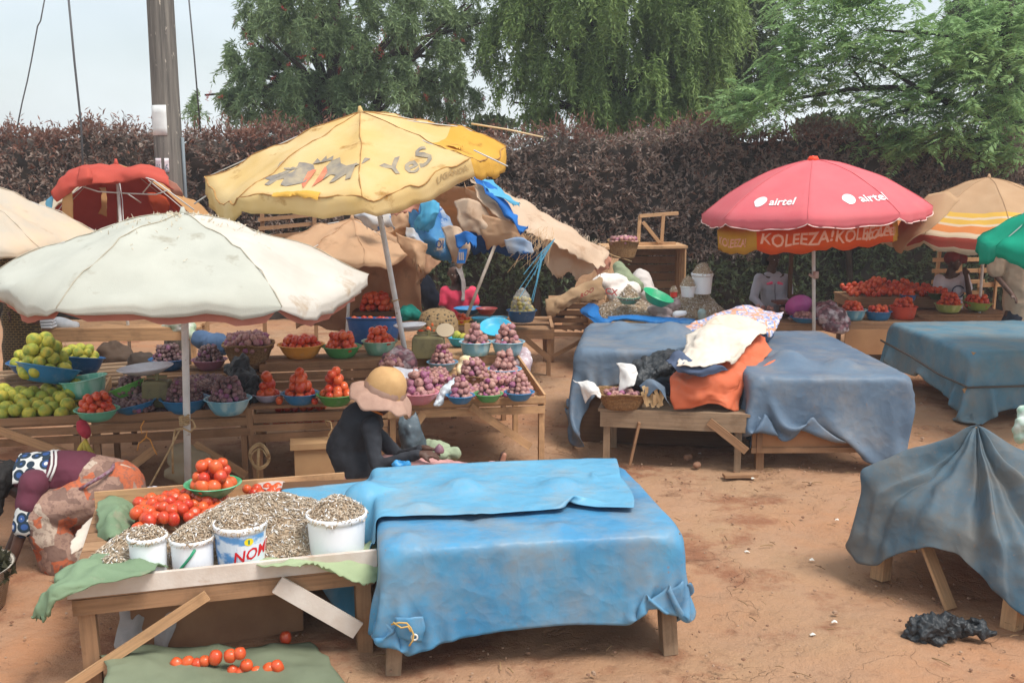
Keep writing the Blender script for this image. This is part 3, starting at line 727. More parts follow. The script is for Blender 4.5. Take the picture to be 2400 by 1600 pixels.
# back left table
fM = Frame((aty(78, 800, 12.6).x, 12.6), math.radians(5)); LM = 1.92
TM = table('thick_plank_table', 'back table with a thick front beam carrying folded white bags, under the white parasol', fM, LM, .8, .78, WOODP, 5, rail=.13, braces=((.3, .6, .1, .1), (1.2, .3, .35, .55)))
# ---- middle far table
P_ = atz(1296, 880, 0); fH = Frame((P_.x-1.35, P_.y-.02), math.radians(2)); LH = 1.36
TH_ = table('bowl_table', 'small far wooden table with yellow and turquoise bowls, beside the bagged fruit', fH, LH, 1.1, .6, WOOD, 5, braces=((.98, .5, 1.3, .22),))
b = MB(); b.beam(fH(.05, .45, .69), fH(LH, .45, .69), .16, .024); b.beam(fH(LH-.02, .02, .61), fH(LH-.02, .5, .69), .04, .05); b.build('raised_shelf', WOOD, TH_)
# ---- fish stall at the back
P_ = aty(1392, 800, 13.9); fF = Frame((P_.x, 13.9), math.radians(3)); LF = 1.75
TF = table('fish_table', 'pale wooden back table piled with grey dried fish on a blue plastic sheet', fF, LF, 1.5, .66, WOODP, 6, rail=.16, braces=((.4, .2, .85, .5), (-.1, .05, .12, .55)))
# slatted stand left of it
fS = Frame((aty(1290, 800, 14.6).x, 14.6), math.radians(-2))
st = thing('slatted_stand', 'box shaped stand of horizontal slats with sack draped on top, beside fish table', 'stand', fS(.3, .3))
b = MB(); slats(b, fS, 0, .62, 0, (.8, .7, .6, .5, .4), .06); b.build('slats', WOOD, st); b = MB(); slats(b, fS, 0, .62, .6, (.8, .7, .6, .5), .06); b.build('slats', WOOD, st)
b = MB(); b.beam(fS(-.03, .3, .85), fS(.66, .3, .85), .62, .025); b.build('top_board', WOOD, st)
for u, v in ((.03, .04), (.59, .04), (.03, .56), (.59, .56)):
    b = MB(); b.beam(fS(u, v, -.02), fS(u, v, .82), .05, .05, up=fS.U); b.build('leg', WOOD, st)
b = MB(); b.beam(fS(.05, -.03, .1), fS(.55, -.03, .38), .02, .06); b.build('brace', WOOD, st)
# leaning pallets and crate shelf behind
pl = thing('leaning_pallet', 'wooden pallet boards leaning at a slant behind the fish sacks', 'pallet', aty(1350, 800, 15.6)*1.0); pl.location.z = 0
b = MB()
for i in range(5):
    a, c = aty(1322+i*17, 705, 15.3), aty(1385+i*16, 585, 16.1); a.z = .35; b.beam(a, c, .1, .02, up=(0, -1, .3))
b.build('boards', WOOD, pl)
cr = thing('open_crate', 'open fronted wooden crate shelf standing on edge behind the dried fish', 'crate', aty(1540, 800, 16.2)); cr.location.z = 0
fC = Frame((aty(1432, 700, 16).x, 16), math.radians(4)); LC, zt, z0c = 1.12, 1.46, .3
b = MB(); b.beam(fC(-.12, .32, zt+.02), fC(LC+.03, .32, zt+.03), .7, .04); b.build('top_board', WOODP, cr)
b = MB()
for k in range(9): b.beam(fC(0, .64, zt-.09-k*.13), fC(LC, .64, zt-.09-k*.13), .02, .115)
b.build('back_slats', WOOD, cr)
for u in (.0, LC):
    b = MB()
    for k in range(4): b.beam(fC(u, .05+k*.17, z0c-.3), fC(u, .05+k*.17, zt), .15, .02, up=fC.U)
    b.build('side', WOODP, cr)
b = MB(); b.beam(fC(0, .32, z0c), fC(LC, .32, z0c), .64, .03); b.build('floor_board', WOOD, cr)
tr = thing('trestle_frame', 'small wooden trestle frame lying on top of the open crate', 'frame', fC(.85, .3, zt+.05))
b = MB(); z = zt+.065
for p, q in (((.42, .2, z), (1.02, .25, z)), ((.45, .2, z+.42), (1.05, .25, z+.46)), ((.8, .22, z), (.82, .22, z+.45)), ((.5, .17, z+.33), (.76, .18, z+.02)), ((.44, .22, z), (.46, .22, z+.42))): b.beam(fC(*p), fC(*q), .05, .05)
b.build('bars', WOODP, tr)
# far slatted crate behind the yellow parasol
fX = Frame((aty(608, 600, 14.5).x, 14.5), math.radians(6)); xr = thing('slatted_crate', 'upended slatted crate peeping out under the yellow parasol fringe', 'crate', fX(.4, .2))
b = MB()
for z in (1.98, 1.86, 1.74, 1.6): b.beam(fX(0, 0, z), fX(.75, .1, z+.06), .03, .05)
b.build('slats', WOOD, xr)
for u in (.02, .72):
    b = MB(); b.beam(fX(u, .06, -.02), fX(u+.03, .06, 2.06), .06, .05, up=fX.U); b.build('post', WOOD, xr)
# ---- patched table with rags (mid right) and its covered neighbour
f3, L3 = fr_of(atz(1405, 1088, 0), atz(1745, 1106, 0)); D3 = .75
T3 = table('rag_table', 'low wooden table with a deep rail, piled with sacks and an orange tarpaulin', f3, L3, D3, .53, WOODG, 5, rail=.14, lw=.06, braces=((.98, .46, 1.32, .2, .07, WOOD, -.022), (.28, .02, .36, .42, .055, WOOD, -.022)))
fD, LD = fr_of(atz(1765, 1098, 0), atz(2100, 1096, 0)); DD, HD = 2.5, .84
TD = table('covered_stall', 'stall with a brown carton front panel, mostly hidden under a dusty blue tarpaulin', fD, LD, DD, HD, WOOD, 8, lw=.07)
b = MB(); b.beam(fD(-.02, .0, .37), fD(LD-.05, .0, .37), .03, .34); b.build('front_panel', mat('brown_carton', lin(176, 130, 92), lin(158, 114, 80), 3, .85, .15, 20), TD)
b = MB(); b.beam(fD(-.03, -.02, .56), fD(LD, -.02, .56), .03, .06); b.beam(fD(-.03, -.02, .18), fD(LD, -.02, .18), .03, .05); b.beam(fD(.04, -.03, .16), fD(.04, -.03, .6), .05, .03, up=fD.V); b.beam(fD(.64, -.04, .44), fD(.64, -.04, .62), .09, .02, up=fD.V); b.build('panel_frame', WOOD, TD)
# block of goods behind the rag table
cg = thing('stacked_crates', 'stack of wooden crates hidden beneath the pale blue tarpaulin behind the rag table', 'crates', (1.35, 11, 0))
fE = Frame(f3(-.3, D3+.03), f3.a+math.radians(3)); LE, DE, HE = 1.6, 1.75, .92
b = MB(); b.box(fE(LE/2, DE/2, HE/2), (LE, DE, HE), fE.a); b.build('crate_body', WOODD, cg)
# ---- right blue table
f4 = Frame((4.92, 11.15), math.radians(5)); L4, D4, H4 = 1.9, 2.0, .76
T4 = table('broad_table', 'broad table under a tightly wrapped blue tarpaulin, crossed legs showing below', f4, L4, D4, H4, WOODP, 7, lw=.075)
for u0, z0, u1, z1 in ((.0, .05, .45, .42), (-.1, .38, .06, .02)):
    b = MB(); b.beam(f4(u0, -.03, z0), f4(u1, -.03, z1), .025, .06); b.build('brace', WOODP, T4)
# ---- near right covered stall
BLc, FLc = Vector((2.42, 6.92, 0)), Vector((3.04, 6.02, 0)); dC = (FLc-BLc).normalized(); nC = Vector((-dC.y, dC.x, 0))
fN = Frame(FLc, math.atan2(nC.y, nC.x)); LN, DN, HN = 1.5, 1.06, .5
TN = table('low_table', 'low table with splayed plank legs, under the dusty tented tarpaulin', fN, LN, DN, HN, WOODP, 6, lw=.09, splay=.03)
b = MB(); b.beam(fN(-.05, .42, -.02), fN(-.02, .72, .46), .02, .1, up=fN.U); b.build('brace', WOODP, TN)
b = MB(); b.beam(fN(-.03, .72, .36), fN(-.03, 1.0, .3), .02, .2); b.build('side_board', WOODP, TN)
# ---- right back stalls
fN1 = Frame((aty(1715, 800, 14.2).x, 14.2), 0); LN1 = 2.75
TN1 = table('onion_table', 'back table with a pale boxed wooden front under the red parasol', fN1, LN1, .85, .62, WOOD, 5, rail=.08)
b = MB(); b.beam(fN1(1.52, -.012, .36), fN1(2.45, -.012, .36), .02, .34); b.build('front_panel', mat('pale_ply', lin(190, 146, 104), lin(170, 126, 88), 2.5, .8, .15, 16), TN1)
fN2 = Frame((aty(1985, 800, 15.2).x, 15.2), 0)
TN2 = table('tomato_rack', 'raised wooden rack spread with loose tomatoes in the shade, behind red basins', fN2, 1.35, .7, .84, WOOD, 5, rail=.12)
fN3 = Frame((aty(2150, 800, 14.7).x, 14.7), 0)
TN3 = table('tomato_table', 'wooden table carrying olive bowls of tomatoes by the striped parasol', fN3, 1.3, .9, .66, WOOD, 5, rail=.12)
pp = thing('chair_back', 'tall ladder like pale wooden pallet frame behind the man in white shirt', 'pallet', aty(2290, 800, 16.4)); pp.location.z = 0
b = MB()
for i in range(3): q = aty(2195+i*52, 600, 16.4); b.beam((q.x-.03, q.y, 0), (q.x+.05, q.y, 1.55), .06, .04, up=(1, 0, 0))
for k in range(8): q = aty(2185, 600, 16.38); b.beam((q.x, q.y-.03, .25+k*.17), (q.x+.82, q.y-.03, .26+k*.17), .02, .06)
b.build('boards', WOODP, pp); pp.name = 'pallet_frame'
b = MB(); q = aty(2342, 600, 16.2); b.beam((q.x-.3, q.y, .9), (q.x+.3, q.y, .92), .03, .07); b.beam((q.x-.3, q.y, 1.12), (q.x+.3, q.y, 1.15), .03, .07); b.beam((q.x-.05, q.y-.03, 0), (q.x-.03, q.y-.03, 1.2), .06, .03, up=(1, 0, 0)); b.build('upright', WOODP, pp)
q = aty(1850, 700, 14.9); ps = thing('wood_post', 'thin wooden post standing beside the woman in the grey jacket', 'post', (q.x, q.y, 0)); b = MB(); b.beam((q.x, q.y, 0), (q.x, q.y, 1.52), .055, .05, up=(1, 0, 0)); b.build('post', WOODD, ps)
b = MB(); b.beam((q.x+.09, q.y, 0), (q.x+.09, q.y, .92), .13, .03, up=(0, 1, 0)); b.build('plank', WOODD, ps)
# ================================================================== tarpaulins, draped by their own weight
TB = tarp('blue_tarp', lin(64, 130, 174), lin(88, 154, 192), lin(142, 144, 144))
TBL = tarp('pale_blue_tarp', lin(88, 154, 190), lin(110, 172, 202), lin(152, 156, 156), (.46, .72))
TG = tarp('dusty_tarp', lin(60, 92, 112), lin(78, 108, 124), lin(108, 98, 86), (.36, .62), .6)
TS = tarp('slate_blue_tarp', lin(86, 106, 128), lin(106, 124, 142), lin(140, 134, 130), (.46, .72), .5)
TT = tarp('teal_blue_tarp', lin(80, 122, 144), lin(104, 142, 158), lin(142, 136, 126), (.42, .7), .5)
def bx(fr, L, D, z1, z0=-.1, mg=.045): c = fr(L/2, D/2); return (c.x, c.y, fr.a, L/2+mg, D/2+mg, z0, z1+.012)
def crumple(P, amp=.012, sc=3.2, seed=0):
    """facets and creases of stiff sheeting"""
    n = unit(np.cross(np.gradient(P, axis=1), np.gradient(P, axis=0))); a, b = P.shape[:2]
    st = np.linalg.norm(P[0, 1]-P[0, 0]); Y_, X_ = np.mgrid[0:a, 0:b]*st; g = np.random.default_rng(seed); out = 0
    for k, (d, w) in enumerate(((.2, 1.), (.11, .5))):
        ax, ay = ((1., .5), (.5, 1.))[k]; W_, H_ = X_.max(), Y_.max(); m = int(W_*H_/(d*d)*.8)+6
        c = np.stack([g.uniform(0, W_, m), g.uniform(0, H_, m)], 1); hh = g.uniform(.3, 1, m)
        dx = (X_.ravel()[:, None]-c[None, :, 0])*ax; dy = (Y_.ravel()[:, None]-c[None, :, 1])*ay; D2 = np.sqrt(dx*dx+dy*dy)
        ds = np.sort(D2, 1); out = out+w*np.minimum(ds[:, 1]-ds[:, 0], d*.6).reshape(a, b)/d*hh[np.argmin(D2, 1)].reshape(a, b)
    return P+n*(amp*(out-.35))[..., None]
c = fb(LB/2+.04, DB/2-.045)
wB, hB = LB+.74, DB+.69
P = drape((c.x, c.y, HB+.09), fb.a, wB, hB, .03, [bx(fb, LB, DB, HB, mg=.04)], balls=[(*fb(.5, .85, HB-.1), .17), (*fb(1.1, .8, HB-.11), .17), (*fb(.3, .3, HB-.12), .14), (*fb(.95, .12, HB-.02), .07), (*fb(.1, .1, HB-.03), .08)],
          pins=[(wB/2, -hB/2+.25, fb(LB+.05, .02, .46)), (wB/2-.12, -hB/2, fb(LB+.02, -.08, .48)), (wB/2, -hB/2, fb(LB+.06, -.07, .45)), (wB/2-.3, -hB/2, fb(LB-.06, -.09, .48)), (wB/2-.52, -hB/2, fb(LB-.2, -.1, .43)), (-wB/2, -hB/2, fb(-.03, -.06, .32)), (-wB/2+.16, -hB/2, fb(.03, -.08, .33)), (-wB/2, -hB/2+.2, fb(-.06, .05, .33))], seed=3, steps=200, bend=.06, iters=9)
TARP1 = cloth('tarpaulin', crumple(P, .011, 3., 1), TB, None, 'bright blue dusty tarpaulin draped over the front table, hem tied to its legs', 'tarpaulin')
T_B2 = (fb(-.42, 1.1), )
lowbox = thing('low_crate', 'low dark crate behind fish table corner, covered by the folded tarpaulin end', 'crate', fb(-.38, 1.2)); b = MB(); b.box(fb(-.36, 1.2, .33), (.55, .55, .66), fb.a); b.build('crate_body', WOODD, lowbox)
c = fb(.5, .92)
P = drape((c.x, c.y, HB+.22), fb.a-math.radians(4), 2.2, 1.05, .03, [bx(fb, LB+.05, DB+.05, HB+.035), (*fb(-.36, 1.2)[:2], fb.a, .28, .28, -.1, .665)], balls=[(*fb(.5, .85, HB-.08), .185), (*fb(1.1, .8, HB-.09), .185), (*fb(.2, .5, HB-.02), .1), (*fb(-.1, .9, HB-.04), .14)], seed=14, steps=130, warp=.06, bend=.06,
          pins=[(.95, .1, fb(1.33, .95, HB+.07)), (.75, -.52, fb(1.05, .5, HB+.07)), (.1, -.52, fb(.5, .24, HB+.09)), (-.6, -.52, fb(-.08, .3, HB+.0))])
cloth('tarpaulin', crumple(P, .011, 3., 2), TBL, None, 'paler blue tarpaulin folded in a second layer across the covered front table', 'tarpaulin')
# corner flap with eyelet and cord at the left leg
e = thing('tie_flap', 'blue tarpaulin corner with a white eyelet tied to the table leg by yellow cord', 'tie', fb(.1, -.12, .22))
sheet('flap', [[fb(.02, -.1, .36), fb(.1, -.13, .37), fb(.17, -.12, .36)], [fb(.02, -.11, .3), fb(.1, -.14, .3), fb(.18, -.13, .3)], [fb(.03, -.1, .25), fb(.09, -.13, .235), fb(.16, -.12, .22)]], TB, e, 5, .006, 12, 4)
b = MB(); M_ = Matrix.Translation(fb(.12, -.145, .26)) @ Matrix.Rotation(fb.a, 4, 'Z') @ Matrix.Rotation(PI/2, 4, 'X'); b.lathe([(.011, -.003), (.011, .004), (.02, .004), (.02, -.003)], 16, M_); b.build('eyelet', mat('eyelet_metal', lin(214, 212, 206), None, 4, .4), e, True)
b = MB(); b.tube([fb(*q) for q in ((.0, -.12, .33), (.04, -.15, .35), (.08, -.15, .345), (.1, -.155, .32), (.115, -.155, .28), (.11, -.16, .25), (.09, -.16, .22))], .005, 6); b.tube([fb(*q) for q in ((.01, -.13, .345), (.05, -.16, .325), (.085, -.16, .33), (.1, -.16, .3))], .005, 6); b.build('cord', mat('yellow_cord', lin(196, 160, 92), None, 4, .8), e, True)
# tented near right cover
pk = fN(.42, .62); pkz = 1.06
def tent():
    ring = []   # angle columns round the peak: (edge of table top, hem)
    cols = [((-.12, .1, .53), (-.16, .0, .2)), ((-.1, .3, .5), (-.15, .28, .36)), ((-.09, .52, .52), (-.17, .52, .38)), ((-.08, .72, .52), (-.2, .76, .24)), ((-.08, .86, .54), (-.2, .9, .15)), ((-.16, .98, .66), (-.2, 1.02, .14)), ((-.04, 1.1, .68), (-.16, 1.14, .22)), ((.2, 1.12, .58), (.15, 1.2, .3)),
            ((.7, 1.16, .55), (.75, 1.26, .25)), ((1.3, 1.15, .53), (1.4, 1.28, .2)), ((1.62, .8, .53), (1.78, .85, .2)), ((1.62, .3, .53), (1.78, .25, .2)), ((1.3, -.08, .53), (1.3, -.18, .15)), ((.8, -.08, .53), (.8, -.2, .12)), ((.3, -.09, .53), (.3, -.2, .1)), ((.02, -.1, .53), (-.05, -.2, .12))]
    n = len(cols); K = 14; A = np.array([[tuple(fN(*q)) for q in c_] for c_ in cols]); A = np.concatenate([A[-2:], A, A[:3]])
    A = crom(A, K)[2*K:(2+n)*K]; m = len(A); pk_ = np.array((pk.x, pk.y, pkz)); T = np.linspace(0, 1, 34); g = []
    ph = np.arange(m)/m*2*PI; fold = np.sin(ph*7+2.2*np.sin(2*ph+1))*.7+np.sin(ph*12+2.5*np.sin(3*ph))*.4+.7*vnoise(np.stack([ph*3.2, 0*ph, 0*ph], 1), 1., 77)
    for t in T:
        if t < .68: q = t/.68; P = pk_+(A[:, 0]-pk_)*q; P[:, 2] -= .03*math.sin(PI*min(1, q*1.02))*1.
        else: q = (t-.68)/.32; P = A[:, 0]+(A[:, 1]-A[:, 0])*q
        d = A[:, 0]-pk_; tn = np.stack([d[:, 0], d[:, 1], 0*d[:, 0]], 1); tn = unit(tn)
        amp = .055*math.sin(PI*min(1, t*.9+.05))**.8
        P = P+(tn*np.array([1, 1, 0])*.5+np.array([0, 0, .8]))*(fold*amp)[:, None]*(1 if t > .03 else 0)
        g.append(P)
    P = np.array(g); P = crumple(P, .014, 3, 9) if 0 else P; P += .03*np.stack([fbm(P, 3.5, 3), fbm(P, 3.5, 4), fbm(P, 3.5, 5)], -1)*np.clip(T*6, 0, 1)[:, None, None]
    b = MB(); b.grid(P, cu=True); o = b.build('tarpaulin', TG, None, True); subd(o, 1); md = o.modifiers.new('t', 'SOLIDIFY'); md.thickness = .005
    tag(o, 'dusty grey blue tarpaulin tented to a peak beside the black plastic bag', 'tarpaulin')
tent()
b = MB(); b.beam(fN(.42, .62, HN), fN(.42, .62, pkz-.01), .03, .03); b.build('peak_post', WOODP, TN)
# right blue wrapped cover
c = f4(L4/2, D4/2)
P = drape((c.x, c.y, H4+.08), f4.a, L4+.9, D4+.95, .042, [bx(f4, L4+.02, D4+.02, H4)], seed=31, steps=150, bend=.06, pins=[(-L4/2-.45, -D4/2-.47, f4(-.03, -.1, .14)), (-L4/2-.45, 0, f4(-.12, D4/2, .38)), (-L4/2-.45, D4/2, f4(-.1, D4, .45))])
tp4 = cloth('tarpaulin', crumple(P, .014, 2.6, 3), TT, None, 'teal blue tarpaulin wrapped round the broad table and roped round its sides', 'tarpaulin')
b = MB(); zr = [.52, .5, .40, .38, .42]; b.tube([f4(-.12, D4+.05, .55), f4(-.13, D4*.6, .5), f4(-.14, D4*.25, .43), f4(-.1, -.08, .4), f4(.3, -.12, .41), f4(L4, -.12, .43)], .012, 6); tag(b.build('rope', mat('dark_rope', lin(92, 84, 78), None, 4, .9), None, True), 'dark rope tied tight around the teal blue table cover', 'rope')
# cover behind the rag table
c = fE(LE/2-.02, DE/2)
P = drape((c.x, c.y, HE+.15), fE.a, LE+1.35, DE+.6, .04, [bx(fE, LE, DE, HE), bx(f3, L3, D3, .53)], balls=[(*fE(.9, .9, HE-.1), .26), (*fE(.35, 1.3, HE-.1), .2)], seed=41, steps=170, bend=.06, pins=[(-LE/2-.67, -DE/2-.3, f3(-.13, .12, .12)), (-LE/2-.67, 0, fE(-.22, DE/2, .18))])
cloth('tarpaulin', crumple(P, .016, 2.6, 4), TS, None, 'faded blue tarpaulin hanging behind and beside the rag table to the ground', 'tarpaulin')
# covered stall neighbour
c = fD(LD/2+.02, DD/2-.1)
P = drape((c.x, c.y, HD+.12), fD.a-math.radians(6), LD+.5, DD+.74, .038, [bx(fD, LD+.02, DD+.02, HD, mg=.06)], balls=[(*fD(.45, .6, HD-.06), .2), (*fD(.9, .4, HD-.1), .2)], seed=51, steps=190, bend=.06, pins=[(-LD/2-.25, -DD/2-.37, fD(-.06, -.06, .6)), (-LD/2, -DD/2-.37, fD(.06, -.09, .58)), (LD/2+.25, -DD/2-.37, fD(LD+.1, -.08, .1)), (-.1, -DD/2-.37, fD(.5, -.1, .56)), (LD/4, -DD/2-.37, fD(.95, -.13, .3))])
cloth('tarpaulin', crumple(P, .018, 2.4, 5), TS, None, 'slate blue tarpaulin with deep folds over the carton fronted stall', 'tarpaulin')
# ================================================================== produce
ITEMS = {}
def put(kind, p, r, label, group): ITEMS.setdefault(kind, []).append((Vector(p), r*R_.uniform(.9, 1.08), label, group))
def pile(kind, c, R, r, layers, label, group, keep=2, peak=1.):
    done = False
    for k in range(layers):
        if done: break
        Rk = R-k*r*R_.uniform(.48, .66); z = c[2]+r*(.55+1.42*k*peak); top = k >= layers-1
        ring = 0
        while Rk > -.01 and (ring < keep or top):
            if Rk < r*.6: put(kind, (c[0]+R_.uniform(-.2, .2)*r, c[1]+R_.uniform(-.2, .2)*r, z+r*.25), r, label, group); done = ring == 0; break
            n = max(2, int(2*PI*Rk/(1.9*r))); o = R_.uniform(0, 6)
            for i in range(n):
                a = o+2*PI*i/n+R_.uniform(-.3, .3)*r/max(Rk, r)*1.2; q = Rk+R_.uniform(-.38, .2)*r
                put(kind, (c[0]+q*math.cos(a), c[1]+q*math.sin(a), z+R_.uniform(-.38, .38)*r+ring*.22*r), r*R_.uniform(.86, 1.12), label, group)
            Rk -= 1.85*r; ring += 1
def spread(kind, fr, u0, u1, v0, v1, zf, r, label, group, skip=0., jz=.3, pitch=1.95):
    v = v0; row = 0
    while v <= v1:
        u = u0+(row % 2)*r
        while u <= u1:
            if R_.random() >= skip: put(kind, fr(u+R_.uniform(-.3, .3)*r, v+R_.uniform(-.3, .3)*r, zf(u, v)+r*(1+R_.uniform(-jz*.25, jz*.6))), r, label, group)
            u += pitch*r
        v += pitch*.9*r; row += 1
def unitmesh(kind, seed):
    rr = random.Random(seed); b = MB()
    if kind == 'tomato':
        sq = rr.uniform(.82, 1.12); prof = []
        for t in np.linspace(0, PI, 12):
            r = math.sin(t)*(1+.06*math.cos(2*t)); z = -math.cos(t)*sq
            if t > PI*.86: z -= .12*(t-PI*.86)/(PI*.14)
            prof.append((max(r, 1e-3), z))
        a0, lob = rr.uniform(0, 6), rr.choice((0, .03, .05)); b.lathe(prof, 16, None, 0, lambda p, a: Vector((p.x*(1+lob*math.cos(5*a+a0)), p.y*(1+lob*math.cos(5*a+a0)), p.z)))
        b.lathe([(.001, sq*.9), (.13, sq*.895), (.16, sq*.86)], 8, None, 1)
    elif kind == 'onion':
        sq = rr.uniform(.8, 1.0); prof = [(.001, -sq*.96), (.12, -sq*.98), (.45, -sq*.84), (.82, -sq*.5), (1, -.02), (.93, sq*.36), (.66, sq*.72), (.3, sq*.93), (.15, sq*1.12), (.1, sq*1.34), (.02, sq*1.4)]
        a0 = rr.uniform(0, 6); b.lathe(prof, 14, None, 0, lambda p, a: Vector((p.x*(1+.04*math.cos(3*a+a0)), p.y*(1+.05*math.cos(2*a+a0)), p.z)))
    elif kind in ('citrus_fruit', 'passion_fruit'):
        prof = [(max(1e-3, math.sin(t)*(1+.015*math.cos(7*t))), -math.cos(t)*rr.uniform(.93, .95)) for t in np.linspace(0, PI, 12)]
        b.lathe(prof, 16); b.lathe([(.001, .95), (.07, .95), (.09, .92)], 7, None, 1)
    return b
def prodmat(kind):
    t = NT(kind+'_skin'); r = t.n('ShaderNodeObjectInfo').outputs['Random']; isl = t.n('ShaderNodeNewGeometry').outputs['Random Per Island']
    v = t.coord(); sz = t.n('ShaderNodeSeparateXYZ'); t.set(sz, 0, v)
    r = t.math('FRACT', t.math('ADD', r, isl))
    if kind == 'tomato':
        c = t.mix(r, lin(190, 50, 34), lin(218, 96, 48)); c = t.mix(t.math('MULTIPLY', t.ramp(t.noise(v, 1.1, 2), .5, .75), .6), c, lin(222, 116, 58))
        return t.finish(c, .28, None, spec=.5)
    if kind == 'onion':
        st = t.mapping(v, (6, 6, .8)); n = t.noise(st, 1.5, 4); c = t.mix(r, lin(156, 104, 108), lin(192, 146, 128))
        c = t.mix(t.ramp(r, .72, .9), c, lin(150, 78, 120))
        c = t.mix(t.math('MULTIPLY', t.ramp(n, .5, .68), .65), c, lin(214, 180, 166)); c = t.mix(t.math('MULTIPLY', t.ramp(t.noise(v, 2., 3), .52, .66), .6), c, lin(106, 74, 72))
        return t.finish(c, .5, n, .25, .05, 0, .4)
    if kind == 'shallot':
        st = t.mapping(v, (6, 6, .8)); n = t.noise(st, 1.5, 4); c = t.mix(r, lin(96, 70, 74), lin(140, 108, 106)); c = t.mix(t.ramp(r, .8, .95), c, lin(136, 84, 116))
        c = t.mix(t.math('MULTIPLY', t.ramp(n, .5, .68), .6), c, lin(190, 162, 148)); return t.finish(c, .55, n, .25, .05, 0, .35)
    if kind == 'citrus_fruit':
        c = t.mix(r, lin(176, 178, 66), lin(208, 190, 72)); c = t.mix(t.ramp(t.noise(v, .9, 3), .42, .66), c, lin(124, 146, 58)); c = t.mix(t.math('MULTIPLY', t.ramp(t.noise(t.mapping(v, (1, 1, 1), (4, 2, 1)), 1.0, 3), .56, .72), .7), c, lin(206, 158, 58))
        return t.finish(c, .5, t.noise(v, 22, 2), .3, .03, 0, .35)
    c = t.mix(r, lin(196, 170, 96), lin(140, 140, 84)); return t.finish(c, .45)
SCAR = mat('stem_scar', lin(96, 110, 60), lin(120, 100, 60), 6, .8)
def flush_items():
    for kind, lst in ITEMS.items():
        base = 'onion' if kind == 'shallot' else kind
        lst.sort(key=lambda q: -q[1]*ppm(q[0])); m = [prodmat(kind), SCAR] if base in ('tomato', 'citrus_fruit', 'passion_fruit') else prodmat(kind)
        vs = []
        for k in range(5):
            o = unitmesh(base, 50+k).build(kind, m, None, True, local=True); vs.append(o.data); bpy.data.objects.remove(o)
        cap = 295; mb = MB()
        for i, (p, r, lab, grp) in enumerate(lst):
            rot = (R_.uniform(-.7, .7), R_.uniform(-.7, .7), R_.uniform(0, 6.3)) if kind != 'shallot' else (R_.uniform(-1.6, 1.6), R_.uniform(-1.6, 1.6), R_.uniform(0, 6.3))
            if kind == 'onion': rot = (R_.uniform(-1.3, 1.3), R_.uniform(-1.3, 1.3), rot[2])
            if i < cap:
                o = bpy.data.objects.new(kind, R_.choice(vs)); COL.objects.link(o); o.location = p; o.scale = (r, r, r); o.rotation_euler = rot
                tag(o, lab, {'citrus_fruit': 'orange', 'shallot': 'onion', 'passion_fruit': 'fruit'}.get(kind, kind), grp)
            else:
                u = unitmesh(base, 50+i % 5); M_ = Matrix.LocRotScale(p, Euler(rot), (r, r, r)); mb.add([M_ @ Vector(q) for q in u.v], u.f)
                mb.mi[-len(u.f):] = u.mi
        if mb.v:
            o = mb.build({'tomato': 'tomatoes', 'onion': 'onions', 'shallot': 'shallots'}.get(kind, kind+'s'), m, None, True)
            tag(o, {'tomato': 'countless small red tomatoes on the far stalls', 'onion': 'countless small pink onions filling the far bowls and trays', 'shallot': 'countless small dark shallots deep in the piles'}.get(kind, 'countless small fruits'), kind.replace('_', ' '), kind='stuff')
# ------------------------------------------------------------------ bowls
def bowl(label, px, pyb, hw, z, m, hr=.6, fl=.62, tilt=0, taz=0, name='bowl', grp=None, lift=0.):
    P = atz(px, pyb, z); R = hw/ppm(P); c = P+Vector((0, R*fl*.95, lift)); R = hw/ppm(c); h = R*hr; b0 = R*fl
    b = MB(); b.lathe([(.001, .0), (b0*.9, 0), (b0, .006), (b0+.5*(R-b0), h*.42), (R*.975, h*.93), (R*.985, h*.95), (R+.012, h*.97), (R+.014, h), (R+.006, h+.004), (R-.004, h*.985), (b0+.48*(R-b0)-.003, h*.42), (b0*.96, .012), (.001, .01)], 36)
    o = b.build(name, m, None, True, local=True); o.location = c
    if tilt: o.rotation_euler = Matrix.Rotation(math.radians(tilt), 3, Vector((math.cos(math.radians(taz)), math.sin(math.radians(taz)), 0))).to_euler(); o.location.z += R*math.sin(math.radians(abs(tilt)))*.62
    tag(o, label, 'bowl', grp); return c, R, h
BLU = plastic('blue_plastic', lin(52, 124, 176)); DBL = plastic('deep_blue_plastic', lin(46, 100, 152)); GRN = plastic('green_plastic', lin(84, 160, 92)); LIM = plastic('lime_plastic', lin(112, 184, 84))
MINT = marble('mint_marble', lin(112, 190, 164), lin(170, 214, 196)); BMAR = marble('blue_marble', lin(110, 172, 196), lin(170, 206, 214)); GMAR = marble('pale_green_marble', lin(130, 186, 160), lin(176, 208, 186))
MAUV = plastic('mauve_plastic', lin(160, 108, 128)); ORNG = plastic('orange_plastic', lin(236, 164, 72)); LAV = marble('lavender_plastic', lin(196, 190, 212), lin(214, 206, 222)); PINK = plastic('pink_plastic', lin(214, 138, 152)); YEL = plastic('yellow_plastic', lin(236, 196, 54)); TURQ = plastic('turquoise_plastic', lin(64, 174, 210)); REDO = plastic('coral_plastic', lin(232, 92, 68)); OLIV = plastic('olive_plastic', lin(150, 172, 84)); OLMA = marble('olive_marble', lin(160, 180, 104), lin(196, 204, 140)); PURP_ = plastic('magenta_plastic', lin(196, 96, 166))
def filled(label, what, *a, kind='tomato', r=.036, layers=3, where='', peak=1., **kw):
    c, R, h = bowl(label, *a, **kw)
    pile(kind, (c.x, c.y, c.z+h*.7), R*.86-r*.75, r, layers, what, where or what, peak=peak); return c, R, h
